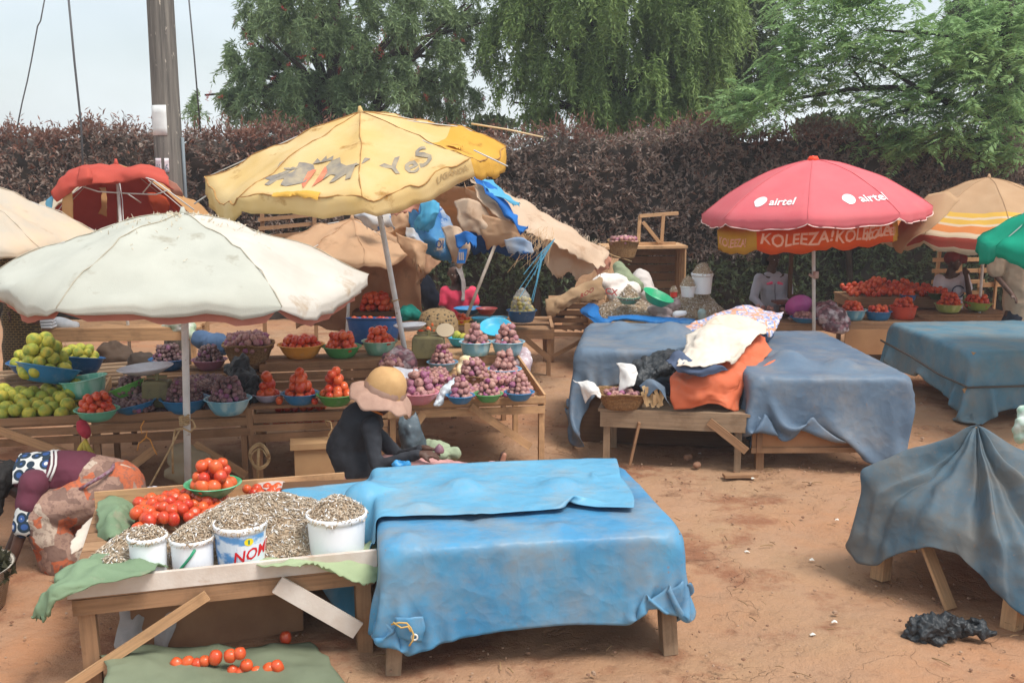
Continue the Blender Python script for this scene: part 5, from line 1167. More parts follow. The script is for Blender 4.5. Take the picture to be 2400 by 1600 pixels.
t = NT('printed_label'); v = t.mapping(t.coord(), (9, 9, 14)); lm = t.finish(t.mix(t.ramp(t.noise(v, 1., 4), .45, .56), lin(92, 150, 206), lin(206, 222, 236)), .35)
decal('label', [bandp(-1.25*bN, 1.3*bN, hN*.06, hN*.83)], onb, lm, rtN)
decal('label_panel', [bandp(.1*bN, 1.3*bN, hN*.16, hN*.62, 8)], lambda x, y: onb(x, y, .0045), mat('label_white', lin(218, 226, 236)), rtN)
vs, fs = text2d('NOMI', hN*.36, .15); decal('lettering', [(vs, fs)], lambda x, y: onb(.72*bN+x*.85, hN*.3+y+x*.18, .006), mat('label_red', lin(206, 32, 40)), rtN)
decal('label_badge', [([(0, 0)]+[(math.cos(a)*.022, math.sin(a)*.022) for a in np.linspace(0, 2*PI, 18)], [(0, i, i+1) for i in range(1, 18)])], lambda x, y: onb(.55*bN+x, hN*.7+y, .006), mat('label_yellow', lin(236, 214, 40)), rtN)
decal('label_mark', [bandp(-.004, .004, -.013, .013, 1)], lambda x, y: onb(.55*bN+x, hN*.7+y, .0075), mat('label_green', lin(40, 130, 110)), rtN)
# blue jug
P = f1(.2, .13, zT); jg = thing('jug', 'bright blue square handled jug of dried fish at the end of the bucket row', 'jug', P)
CY = plastic('cyan_plastic', lin(46, 176, 216)); s_ = ppm(P); w = 34/s_
b = MB(); b.lathe([(.001, 0), (w*.9, 0), (w, .09), (w*1.04, .095), (w*.97, .09), (w*.85, .01), (.001, .01)], 32); b.build('jug_body', CY, jg, True, local=True)
b = MB(); b.tube([P+Vector(q) for q in ((w*.96, 0, .085), (w*1.5, 0, .08), (w*1.5, 0, .012), (w*.92, 0, .012))], .008, 8); b.build('handle', CY, jg, True)
heap('', (P.x, P.y, P.z+.075), w*1.05, w*1.05, .07, 500, .045, None, 1.6, .008, 5, parent=jg)
# tomatoes at the back of the front table
lab, grp = 'plum tomato heaped at the back of the front fish table', 'tomatoes heaped on the fish table'
def zpile(u, v): return zT+.075*math.exp(-((u-.5)/.25)**2-((v-1.1)/.28)**2)
spread('tomato', f1, .28, .8, .86, 1.36, zpile, .041, lab, grp, jz=1., pitch=1.8)
spread('tomato', f1, .95, 1.4, 1.12, 1.36, lambda u, v: zT+.04, .034, 'plum tomato in the row behind the great fish heap', 'tomatoes behind the great fish heap', skip=.3)
filled('green glassy bowl piled with plum tomatoes, nearest in the picture', 'glossy plum tomato in the nearest green bowl', 493, 1172, 62, zT+.1, marble('green_glass_marble', lin(70, 158, 108), lin(120, 188, 150)), layers=3, r=.044, hr=.55, fl=.45, where='tomatoes in the nearest green bowl')
# back fish table
heap('grey heap of dried fish at the sack end of the back fish table', fF(.55, .75, .675), .5, .62, .24, 3800, .06, fF, 1.5, .012, 11)
heap('dark grey peaked heap of dried fish below the tall white bucket', fF(1.5, .8, .675), .42, .6, .36, 3600, .06, fF, 1.2, .012, 13)
bucket('tall white bucket topped with dried fish, standing on the dark fish heap', 1648, 690, 25, 21, 48, .98, n=300, dome=.9, lift=0)
bucket('small white tub of dried fish beside the tall white bucket', 1614, 697, 18, 14, 26, .95, n=260, dome=1.1)
bucket('tiny red cup of dried fish next to the small white tub', 1580, 697, 9, 8, 14, .95, n=120, dome=1.1, m=plastic('red_cup', lin(226, 66, 44)), lip=False)
c, R, h = bowl('sea green bowl of dried fish on the grey fish heap', 1475, 714, 26, .88, plastic('sea_green', lin(110, 164, 140)), hr=.6)
heap('dried fish mounded in the sea green bowl', (c.x, c.y, c.z+h*.7), R*.98, R*.98, .2, 500, .055, None, 1.2, .011, 17)
bowl('bright green basin tipped against the fish heap', 1538, 722, 36, .86, plastic('bright_green', lin(54, 180, 128)), tilt=24, taz=60, name='basin')

# ================================================================== parasols
def clothm(name, c, var, trans=.18, dirt=None, da=(.55, .74), rough=.85, ds=3.2, bs=130): return mat(name, c, var, 2.2, rough, .25, bs, dirt, ds, da, trans=trans, spec=.15)
class Parasol:
    def __init__(s, name, label, apex, base, R, drop, gores, mats, lean=(0, 0, 0), spin=0., sag=.05, val=.1, curve=.65, noise=.02, seed=0, scal=.35, pole=.02, skip=None, rim_cut=0., grp='market parasols', mi=None, polebase=True, nr=14, na=12, seamm=None, skew=0.):
        s.apex = Vector(apex); ax = (s.apex-Vector(base)).normalized(); s.M = Matrix.Translation(s.apex) @ (ax+Vector(lean)).normalized().to_track_quat('Z', 'X').to_matrix().to_4x4()
        # spin so that angle 0 of the canopy is measured from world +X
        xw = s.M.to_3x3() @ Vector((1, 0, 0)); s.phi = math.atan2(xw.y, xw.x); s.spin = spin-s.phi; s.skew = skew; s.R, s.drop, s.n, s.sag, s.val, s.cv, s.noise, s.seed, s.scal, s.cut = R, drop, gores, sag, val, curve, noise, seed, scal, rim_cut
        s.root = thing(name, label, 'parasol', Vector(base), grp); s.root['category'] = 'parasol'
        rs = list(np.linspace(.0, 1, nr))+([1+.34*k for k in (1, 2, 3)] if val else []); A = gores*na
        g = [[s.pt(r, a/A*2*PI) for a in range(A)] for r in rs]
        b = MB(); vs = [p for row in g for p in row]; fs = []; mis = []; dead = set()
        for i in range(len(rs)-1):
            for a in range(A):
                if skip and skip(rs[i], (a+.5)/A*gores): continue
                e = (a+1) % A; fs.append((i*A+a, (i+1)*A+a, (i+1)*A+e, i*A+e)); mis.append(mi(rs[i+1], int(a/na)) if mi else int(a/na) % len(mats))
        b.add(vs, fs); b.mi = mis; s.canopy = b.build('canopy', mats, s.root, True)
        md = s.canopy.modifiers.new('t', 'SOLIDIFY'); md.thickness = .004
        if pole:
            b = MB(); b.tube([Vector(base), s.apex+ax*.0], pole, 12); s.pole = b.build('pole', POLEM, s.root, True)
            for k in range(gores):
                if skip: break
                b = MB(); b.tube([s.pt(r, k/gores*2*PI, .003) for r in np.linspace(.02, 1, 16)], .0045, 5); b.build('seam', seamm or mats[0], s.root, True)
            b = MB(); b.tube([s.apex-ax*.03, s.apex+ax*.05], [.035, .012], 10); b.build('finial', mats[0], s.root, True)
            for k in range(gores):
                if skip and k in getattr(s, 'norib', ()): continue
                b = MB(); b.tube([s.pt(r, k/gores*2*PI, -.012) for r in (.03, .35, .7, .99)], .005, 5); b.build('rib', STEEL, s.root, True)
    def loc(s, r, th):
        q = (th/(2*PI)*s.n) % 1*2-1; f = 1-q*q; v = max(0., r-1); r1 = min(r, 1.)
        rad = s.R*r1*(1-.07*f*r1)*(1-s.skew*math.cos(th+s.spin+s.phi)); z = -s.drop*((1-s.cv)*r1+s.cv*r1*r1)-s.sag*f*math.sin(PI*min(1, r1*.62+.12*r1))
        if v > 0: z -= s.val*v*(1-s.scal+s.scal*f**.5)*(1+.07*math.sin(th*s.n*2.3+s.seed)); rad *= 1+.012*v*math.sin(th*37+s.seed)
        if s.cut and r1 > .8: z += s.cut*(r1-.8)*5*math.sin(th*5+s.seed)
        a = th+s.spin; return Vector((rad*math.cos(a), rad*math.sin(a), z))
    def pt(s, r, th, off=0.):
        p = s.loc(r, th); w = s.M @ p
        if s.noise: a = np.array(w); k = s.noise*min(1., r*2.5+.05); w = w+Vector((k*.6*fbm(a, 3.1, s.seed+1), k*.6*fbm(a, 3.1, s.seed+2), k*fbm(a, 3.6, s.seed)+k*.5*(.5-abs(float(vnoise(a, 5.5, s.seed+4)))*1.6)))
        if off:
            e = .01; d1 = s.M @ s.loc(min(r, 1)+e, th)-s.M @ s.loc(min(r, 1), th); d2 = s.M @ s.loc(r, th+e)-s.M @ s.loc(r, th); nn = d1.cross(d2)
            if nn.length < 1e-9: nn = Vector((0, 0, 1))
            nn.normalize(); w = w+nn*off
        return w
    def text(s, txt, size, r0, th0, m, nm='lettering', shear=0., rot=0., polys=None, off=.007):
        if polys is None: polys = [text2d(txt, size, shear)]
        cr, sr = math.cos(rot), math.sin(rot)
        def fn(x, y): x, y = x*cr-y*sr, x*sr+y*cr; r = r0-y/s.R if r0 <= 1 else r0-y/s.val; return s.pt(r, th0+x/(s.R*min(r, 1)), off)
        return decal(nm, polys, fn, m, s.root)
D = math.radians
def ang_of(p, px):   # canopy angle whose rim point projects to px on the near side
    best = None
    for k in range(721):
        th = k/720*2*PI; w = p.pt(1, th)
        if w.y > p.apex.y: continue
        d = abs(proj(w)[0]-px)
        if best is None or d < best[0]: best = (d, th)
    return best[1]
# near white parasol with a pink lining
WC = clothm('greyed_white_canvas', lin(206, 206, 194), lin(194, 194, 182), .22, lin(152, 142, 120), (.6, .78)); WW = clothm('sunlit_white_canvas', lin(222, 216, 206), lin(210, 202, 190), .22, lin(186, 160, 130), (.58, .74)); PK = clothm('terracotta_lining', lin(206, 142, 122), lin(190, 124, 108), .3)
ap = aty(428, 500, 8.25); bs_ = Vector((aty(432, 1000, 8.25).x, 8.25, 0))
wp = Parasol('market_parasol', 'huge patched greyish white parasol with terracotta lining and frayed crown, front', ap, bs_, 1.43, .5, 6, [WC, WC, WC, WC, WC, WC, WC, WW], spin=D(-47), seamm=mat('canvas_seam', lin(170, 162, 144), None, 4, .9), sag=.05, val=.1, curve=.78, noise=.034, seed=4, scal=.7, pole=.028, mi=lambda r, g: 7 if g == 0 else 0, rim_cut=.05)  # one gore in paler canvas: light from the right put into its colour
lin_ = Parasol.__new__(Parasol); lin_.__dict__.update(wp.__dict__); lin_.R = 1.4; lin_.val = .15; lin_.drop = .5
A = 96; g = [[lin_.pt(r, a/A*2*PI, -.02) for a in range(A)] for r in [*np.linspace(.3, 1, 8), 1.3, 1.7, 2.05]]
b = MB(); b.grid(np.array([[tuple(p) for p in row] for row in g]), cu=True); o = b.build('lining', PK, wp.root, True)

b = MB()
for k in range(170):
    t = R_.gauss(0, .3); c = wp.pt(min(.9, abs(t)*.8+.05), PI/2+R_.uniform(-1.2, 1.2)+(PI if R_.random() < .5 else 0), .003)
    l = R_.uniform(.015, .05); d = Vector((R_.gauss(0, .5), R_.gauss(0, .5), R_.uniform(.2, 1))).normalized(); q = d.orthogonal().normalized()*.004; b.add([c-q, c+q, c+d*l+q*.4+Vector((0, 0, -.01)), c+d*l-q*.4], [(0, 1, 2, 3)])
b.build('fringe', mat('thread', lin(206, 194, 172), None, 4, .9), wp.root)
# ropes on the near pole
b = MB(); pz = Vector((aty(432, 985, 8.2).x, 8.2, 0)); z0 = aty(432, 985, 8.2).z
rp = thing('rope_tie', 'pale rope knotted round the grey parasol pole with ends reaching down', 'rope', pz+Vector((0, 0, z0)))
RP = mat('jute_rope', lin(198, 170, 128), lin(170, 140, 100), 30, .9, .5, 120)
for k in range(5): b.tube([pz+Vector((math.sin(a)*.036, -math.cos(a)*.036, z0-.03+.016*k+.006*math.sin(a))) for a in np.linspace(0, 2*PI, 14)], .008, 5)
b.tube([pz+Vector(q) for q in ((.03, -.035, z0), (.08, -.05, z0+.02), (.1, -.05, z0-.04), (.06, -.05, z0-.08), (.0, -.045, z0-.05), (-.06, -.05, z0-.06), (-.09, -.05, z0-.2), (-.1, -.04, z0-.42))], .008, 6)
b.tube([pz+Vector(q) for q in ((-.02, -.04, z0-.05), (-.12, -.06, z0-.24), (-.26, -.12, z0-.5), (-.34, -.15, z0-.62))], .008, 6); b.build('cord', RP, rp, True)
# torn yellow parasol
YC = clothm('sun_bleached_yellow', lin(228, 202, 150), lin(222, 190, 126), .25, lin(178, 130, 66), (.6, .72)); YD = clothm('deep_yellow', lin(224, 178, 84), lin(214, 164, 70), .22, lin(160, 110, 50), (.6, .74))
u_ = ru(955, 1.2, .72); by = rw(u_, 1.22, 0); ap = aty(845, 262, 9.75); dirv = (ap-(rw(u_, 1.22, .78))).normalized(); by = ap-dirv*(ap.z/dirv.z)
yp = Parasol('market_parasol', 'torn sun bleached yellow parasol printed with grey letters and a lion crest', ap, by, 1.38, .44, 8, [YC, YD], (0, .1, 0), skew=.09, spin=D(-86), seamm=mat('rusty_seam', lin(190, 146, 84), lin(150, 104, 60), 14, .9), sag=.06, val=.17, curve=.3, noise=.035, seed=23, scal=.2, pole=.026,
             mi=lambda r, g: 1 if g in (1, 2) and r > .62 else 0, rim_cut=.05)
INK = mat('grey_print', lin(124, 118, 112), lin(164, 150, 126), 9, .8); INKR = mat('faded_red_print', lin(206, 112, 84), lin(214, 140, 104), 9, .8)
thR, thL = ang_of(yp, 1030), ang_of(yp, 700)
yp.text('YeS', .32, .84, ang_of(yp, 985), INK, rot=.1, shear=.2)
yp.text('UGANDA', .075, 1.5, ang_of(yp, 1060), mat('faint_print', lin(190, 164, 116), lin(176, 150, 108), 12, .8))
lion = [(0, 0), (.05, .02), (.07, -.08), (.11, -.08), (.1, .02), (.16, .05), (.2, .0), (.24, .02), (.21, .1), (.25, .17), (.22, .22), (.15, .23), (.12, .17), (.06, .12), (.0, .13), (-.05, .2), (-.09, .19), (-.06, .13), (-.03, .08), (-.06, -.07), (-.02, -.08)]
def shp(pts, dx, dy, k=1., fl=1):
    bm = bmesh.new(); vs = [bm.verts.new((dx+x*k*fl, dy+y*k, 0)) for x, y in pts]; f = bm.faces.new(vs if fl > 0 else vs[::-1]); bmesh.ops.triangulate(bm, faces=[f]); bm.verts.index_update(); r = ([(v.co.x, v.co.y) for v in bm.verts], [tuple(v.index for v in f.verts) for f in bm.faces]); bm.free(); return r
yp.text('', 0, .78, thL, INK, 'crest_lions', polys=[shp(lion, -.33, -.02, 1.1), shp(lion, .33, -.02, 1.1, -1), shp([(-.1, .18), (-.08, .24), (-.03, .2), (0, .26), (.03, .2), (.08, .24), (.1, .18)], 0, .05)])
yp.text('', 0, .78, thL, INKR, 'crest_shield', polys=[shp([(-.11, .17), (-.04, .17), (-.04, -.1), (-.1, -.03)], 0, 0), shp([(.04, .17), (.11, .17), (.1, -.03), (.04, -.1)], 0, 0)])
yp.text('', 0, .74, ang_of(yp, 575), INK, 'print_scrap', polys=[shp([(-.06, -.1), (.0, .02), (.06, .1), (.12, .09), (.05, .0), (.0, -.08)], 0, 0)])
# torn flaps lifting off the cloth
b = MB()
for th0, r0, w_, l_ in ((thL-.02, .95, .42, .1), (thR+.42, .72, .22, .12)):
    g = [[tuple(yp.pt(r0+k*l_/4/1.5*1.2, th0+x/yp.R, .006+.012*math.sin(PI*k/4)*(1-abs(x/w_*2)**3)+.02*k/4)+Vector((0, 0, .0)) ) for x in np.linspace(-w_/2, w_/2, 12)] for k in range(5)]
    q = MB(); g = np.array(g); g[-1, :, 2] += NR.uniform(-.02, .02, 12); q.grid(g); q.build('torn_flap', YD, yp.root, True)
b = MB(); b.tube([yp.pt(1.0+.012*math.sin(a*.7), a/180*2*PI, .003) for a in range(181)], .006, 5, caps=False); b.build('rim_hem', MATS['rusty_seam'], yp.root, True)
b = MB(); b.tube([aty(1105, 290, 10.2), aty(1190, 304, 10.4), aty(1272, 322, 10.6)], .009, 6); b.build('bare_rib', mat('cane_rib', lin(206, 180, 140), None, 4, .7), yp.root, True)
for q in (((1110, 352, 9.1), (1190, 390, 9.1)), ((520, 480, 9.6), (562, 452, 9.5)), ((560, 478, 9.9), (590, 492, 9.9)), ((455, 478, 9.9), (490, 455, 9.9))):
    b = MB(); b.tube([aty(*q[0]), aty(*q[1])], .007, 6); b.build('bare_rib', STEEL, yp.root, True)
b = MB()
for k in range(6): pz = by+dirv*(.75+.02*k)/dirv.z*1; b.tube([pz+Vector((math.sin(a)*.034, -math.cos(a)*.034, .01*math.sin(a*2))) for a in np.linspace(0, 2*PI, 12)], .008, 5)
pz = by+dirv*1.5; b.tube([pz+Vector((math.sin(a)*.034, -math.cos(a)*.034, .008*math.sin(a*2))) for a in np.linspace(0, 4*PI, 22)], .006, 5); b.build('pole_lashing', RP, yp.root, True)
# red parasol over a smaller orange one
RC = clothm('coral_red_cloth', lin(230, 116, 124), lin(232, 126, 132), .28, lin(232, 132, 130), (.55, .8), .6); ORC = clothm('vivid_orange_cloth', lin(250, 104, 36), lin(244, 112, 44), .5); YLC = clothm('amber_cloth', lin(226, 172, 62), lin(214, 160, 60), .3); WHT = mat('white_print', lin(238, 232, 230), None, 4, .7); CREAMP = mat('faded_print', lin(240, 172, 138), None, 4, .7)
ap = aty(1906, 374, 14.); br_ = Vector((aty(1916, 700, 14.).x, 14., 0))
rp_ = Parasol('market_parasol', 'clean coral red parasol with two white logos, above an orange one', ap, br_, 1.45, .66, 8, [RC], spin=D(-108), sag=.02, val=.13, curve=.8, noise=.008, seed=8, scal=.5, pole=.024)
b = MB(); b.tube([ap-Vector((0, 0, .02)), ap+Vector((0, 0, .045))], [.09, .05], 14); b.build('crown_cap', mat('orange_red_cap', lin(232, 70, 36)), rp_.root, True)
g = MB(); g.tube([rp_.pt(2.02, a/192*2*PI, .0) for a in range(193)], .007, 5, caps=False); g.build('hem_piping', mat('pale_piping', lin(236, 206, 196)), rp_.root, True)
def logo(px, k):
    th = ang_of(rp_, px); sw = [(math.cos(a)*.085, math.sin(a)*.085) for a in np.linspace(-1.9, 3.3, 20)]+[(-.05, -.02)]+[(math.cos(a)*.036+.005, math.sin(a)*.036+.012) for a in np.linspace(3.1, -1.7, 12)]+[(-.02, -.055)]
    rp_.text('', 0, .82, th-.16, WHT, 'logo_emblem', polys=[shp(sw, 0, 0)]); rp_.text('airtel', .17, .86, th+.1, WHT)
logo(1795, 1); logo(2050, 1)
op = Parasol('market_parasol', 'orange and amber parasol nested beneath the coral red one', Vector((ap.x-.07, ap.y-.03, 2.2)), Vector((br_.x-.02, br_.y-.03, 0)), 1.17, .22, 8, [ORC, YLC], spin=D(-91), sag=.02, val=.27, curve=.7, noise=.015, seed=5, scal=.12, pole=0, mi=lambda r, g: 0 if g in (0, 7, 3, 4) else 1)
for th in (-PI/8, PI/8): op.text('KOLEEZA!', .2, 1.66, th+.02, CREAMP, shear=.2)
for px in (1716, 2075): op.text('KOLEEZA!', .15, 1.7, ang_of(op, px), CREAMP, shear=.2)
b = MB(); q = aty(1912, 652, 13.97); b.tube([q, q+Vector((0, 0, .09))], .036, 12); b.tube([q+Vector((-.09, 0, .05)), q], .018, 8); b.build('pole_clamp', mat('clamp_plastic', lin(196, 168, 160)), rp_.root, True)
# striped tan parasol
TN_ = clothm('tan_canvas', lin(206, 172, 136), lin(196, 160, 124), .3); STRP = [TN_, clothm('stripe_yellow', lin(230, 190, 92), lin(226, 180, 84), .3), clothm('stripe_cream', lin(228, 208, 180), lin(222, 200, 170), .3), clothm('stripe_orange', lin(228, 150, 88), lin(222, 142, 84), .3), clothm('stripe_red', lin(198, 84, 72), lin(190, 92, 72), .3)]
def smi(r, g):
    if r < .72: return 0
    if r < .77: return 1
    if r < .8: return 2
    if r < .85: return 1
    if r < .875: return 2
    if r < .97: return 3
    if r <= 1.01: return 2
    if r < 1.4: return 4
    return 4 if r < 1.8 else 2
ap = aty(2318, 416, 14.9)
sp2 = Parasol('market_parasol', 'tan parasol with yellow orange and red striped rim beside the coral one', ap, Vector((ap.x, ap.y, 0)), 1.4, .74, 8, STRP, spin=D(-100), sag=.03, val=.2, curve=.72, noise=.015, seed=12, scal=.45, mi=smi, nr=40)
sheet('loose_tan_cover', pxn([[(2180, 455, 14.2), (2215, 450, 13.9), (2250, 470, 13.75)], [(2130, 500, 14.3), (2160, 510, 13.8), (2200, 520, 13.6)], [(2098, 540, 14.3), (2110, 555, 13.9), (2140, 560, 13.6)], [(2092, 570, 14.3), (2098, 585, 14.0), (2112, 592, 13.8)]]), TN_, sp2.root, 7, .02, 5, 3)
# teal canopy at the edge
ap = aty(2590, 420, 10.6)
Parasol('market_parasol', 'bright teal green parasol corner at the picture edge over the standing man', ap, Vector((ap.x, ap.y, 0)), 1.14, .62, 8, [clothm('teal_canvas', lin(30, 170, 136), lin(24, 150, 120), .3)], spin=D(180+12), sag=.06, val=.16, curve=.3, noise=.05, seed=9, scal=.4)
# pale cream parasol at the frame edge
ap = aty(-150, 388, 10.7)
Parasol('market_parasol', 'cream translucent parasol cut by the frame edge, beyond the greyish white one', ap, Vector((ap.x, ap.y, 0)), 1.5, .72, 8, [clothm('cream_canvas', lin(232, 212, 186), lin(214, 206, 192), .4, lin(200, 170, 136), (.58, .76))], spin=D(-30), sag=.06, val=.08, curve=.25, noise=.04, seed=6)
# torn red parasol, front gores gone
RD = clothm('brick_red_cloth', lin(210, 98, 82), lin(198, 86, 74), .3); MR = clothm('maroon_inside', lin(186, 84, 78), lin(170, 74, 70), .3); CR = clothm('old_cream_cloth', lin(214, 200, 178), lin(200, 184, 160), .3); TA = clothm('old_tan_cloth', lin(206, 160, 108), lin(196, 150, 104), .3); OR2 = clothm('worn_orange_cloth', lin(198, 88, 48), lin(180, 74, 48), .35)
ap = aty(272, 382, 13.); bq = Vector((aty(298, 700, 12.9).x, 12.9, 0))
def rmi(r, g): return [4, 1, 1, 1, 2, 2, 0, 3][g] if r > .3 else (3 if g in (0, 7, 1) else 0)
rt = Parasol('market_parasol', 'ragged red parasol with missing front panels showing maroon inside and bare ribs', ap, bq, 1.13, .72, 8, [RD, MR, CR, TA, OR2], spin=D(22), sag=.03, val=.1, curve=.5, noise=.035, seed=31, mi=rmi, skip=lambda r, g: 4.85 < g < 7.2 and r > .28)
sheet('red_flap', pxn([[(128, 440, 12.1), (160, 400, 12.2), (215, 386, 12.3), (275, 388, 12.3), (340, 386, 12.3), (385, 398, 12.2)], [(122, 445, 12.0), (150, 415, 12.0), (205, 402, 12.0), (275, 402, 12.05), (345, 402, 12.0), (395, 415, 12.0)], [(124, 452, 12.), (160, 438, 11.9), (210, 428, 11.9), (280, 425, 12.), (340, 416, 11.95), (400, 436, 11.9)], [(135, 470, 12.), (165, 450, 11.95), (205, 432, 11.98), (280, 430, 12.05), (345, 420, 12.0), (412, 445, 12.0)]]), RD, rt.root, 8, .025, 5, 2)
sheet('red_flap', pxn([[(186, 392, 11.95), (205, 392, 11.9), (214, 400, 11.9)], [(182, 420, 11.85), (204, 415, 11.78), (218, 418, 11.85)], [(184, 436, 11.9), (202, 432, 11.85), (214, 430, 11.9)]]), RD, rt.root, 6, .01, 8, 5)
sheet('tan_flap', pxn([[(148, 455, 11.98), (168, 450, 11.95)], [(145, 490, 12.), (170, 490, 11.98)], [(160, 525, 12.05), (172, 520, 12.0)]]), TA, rt.root, 6, .015, 6, 6)
sheet('tan_flap', pxn([[(388, 418, 12.), (415, 430, 12.)], [(396, 440, 11.98), (428, 450, 12.)], [(405, 455, 12.), (430, 462, 12.05)]]), clothm('dusty_rose_cloth', lin(196, 140, 120), lin(186, 128, 110), .25), rt.root, 6, .01, 6, 7)
for pts in ([(330, 413, 12.), (360, 422, 11.9), (455, 492, 11.9)], [(360, 422, 11.95), (335, 452, 12.3)], [(190, 436, 12.), (230, 449, 12.1), (290, 453, 12.2), (365, 456, 12.2), (395, 446, 12.1)], [(300, 455, 12.5), (330, 475, 12.9)]):
    b = MB(); b.tube([aty(*p) for p in pts], .008, 6); b.build('bare_rib', STEEL, rt.root, True)
for pts, m in (([[(232, 440, 12.8), (248, 440, 12.8)], [(236, 470, 12.7), (253, 475, 12.7)], [(230, 500, 12.8), (248, 505, 12.8)]], TA), ([[(345, 450, 12.9), (380, 455, 12.8)], [(350, 480, 12.8), (395, 480, 12.7)], [(370, 505, 12.9), (390, 500, 12.8)]], OR2)): sheet('hanging_scrap', pxn(pts), m, rt.root, 6, .02, 8, 3)
b = MB(); cp = aty(110, 470, 12.6); o = sheet('blue_scrap', pxn([[(110, 470, 12.0), (128, 455, 12.)], [(106, 480, 12.), (122, 485, 12.)], [(112, 492, 12.), (118, 495, 12.)]]), TBL, rt.root, 5, .01)
# low tan parasol with hanging sheets
TP = clothm('tan_sacking', lin(218, 182, 146), lin(206, 166, 130), .35, lin(170, 130, 98), (.56, .72)); TPD = clothm('brown_sacking', lin(192, 150, 118), lin(172, 132, 104), .35, lin(136, 104, 82), (.55, .7))
ap = aty(825, 512, 12.6); bq = Vector((aty(802, 700, 12.6).x, 12.6, 0))
lt = Parasol('market_parasol', 'low tattered tan sacking parasol with brown sheets hanging behind, beneath the yellow one', ap, bq, .92, .36, 8, [TP], spin=D(-70), sag=.05, val=.06, curve=.35, noise=.06, seed=17, rim_cut=.06)
sheet('hanging_sheet', pxn([[(690, 575, 13.2), (780, 580, 13.4), (880, 585, 13.4), (985, 590, 13.2)], [(695, 640, 13.1), (780, 640, 13.5), (880, 650, 13.4), (985, 650, 13.1)], [(700, 715, 13.), (780, 712, 13.4), (880, 715, 13.3), (990, 712, 13.)], [(700, 770, 12.9), (790, 770, 13.2), (890, 770, 13.1), (1000, 765, 12.9)]]), TPD, lt.root, 9, .05, 4, 5)
sheet('torn_fringe', pxn([[(930, 548, 12.), (965, 560, 11.95), (1000, 575, 12.)], [(940, 575, 12.), (970, 590, 11.9), (995, 605, 12.)], [(960, 600, 12.), (975, 620, 11.95), (988, 640, 12.)]]), TP, lt.root, 8, .03, 7, 4, fray=.08)
sheet('torn_fringe', pxn([[(985, 590, 12.4), (1005, 600, 12.3), (1030, 615, 12.4)], [(980, 630, 12.3), (1000, 635, 12.2), (1020, 625, 12.3)], [(978, 665, 12.3), (985, 660, 12.3), (995, 645, 12.3)]]), TPD, lt.root, 8, .03, 7, 8, fray=.05)
# ------------------------------------------------------------------ patched sack shelter
BP = clothm('blue_print_sack', lin(52, 116, 186), lin(96, 160, 206), .3, lin(206, 206, 200), (.6, .68)); CYP = clothm('cyan_sheet', lin(86, 176, 214), lin(120, 196, 224), .35); BRT = clothm('bright_blue_sheet', lin(60, 134, 214), lin(48, 112, 190), .3); WPN = clothm('white_print_sack', lin(222, 214, 204), lin(150, 180, 214), .35, lin(74, 128, 196), (.56, .6)); LTN = clothm('pale_sun_sacking', lin(226, 204, 180), lin(214, 186, 158), .35, lin(186, 150, 120), (.55, .72)); DKB = clothm('navy_sheet', lin(44, 70, 120), lin(52, 86, 140), .25); SAL = clothm('salmon_sheet', lin(206, 150, 128), lin(196, 138, 116), .35)
sh = thing('sack_shelter', 'patched shelter of torn sacks and blue sheets held up by a leaning pole', 'shelter', aty(1140, 800, 13)*1.0); sh.location.z = 0
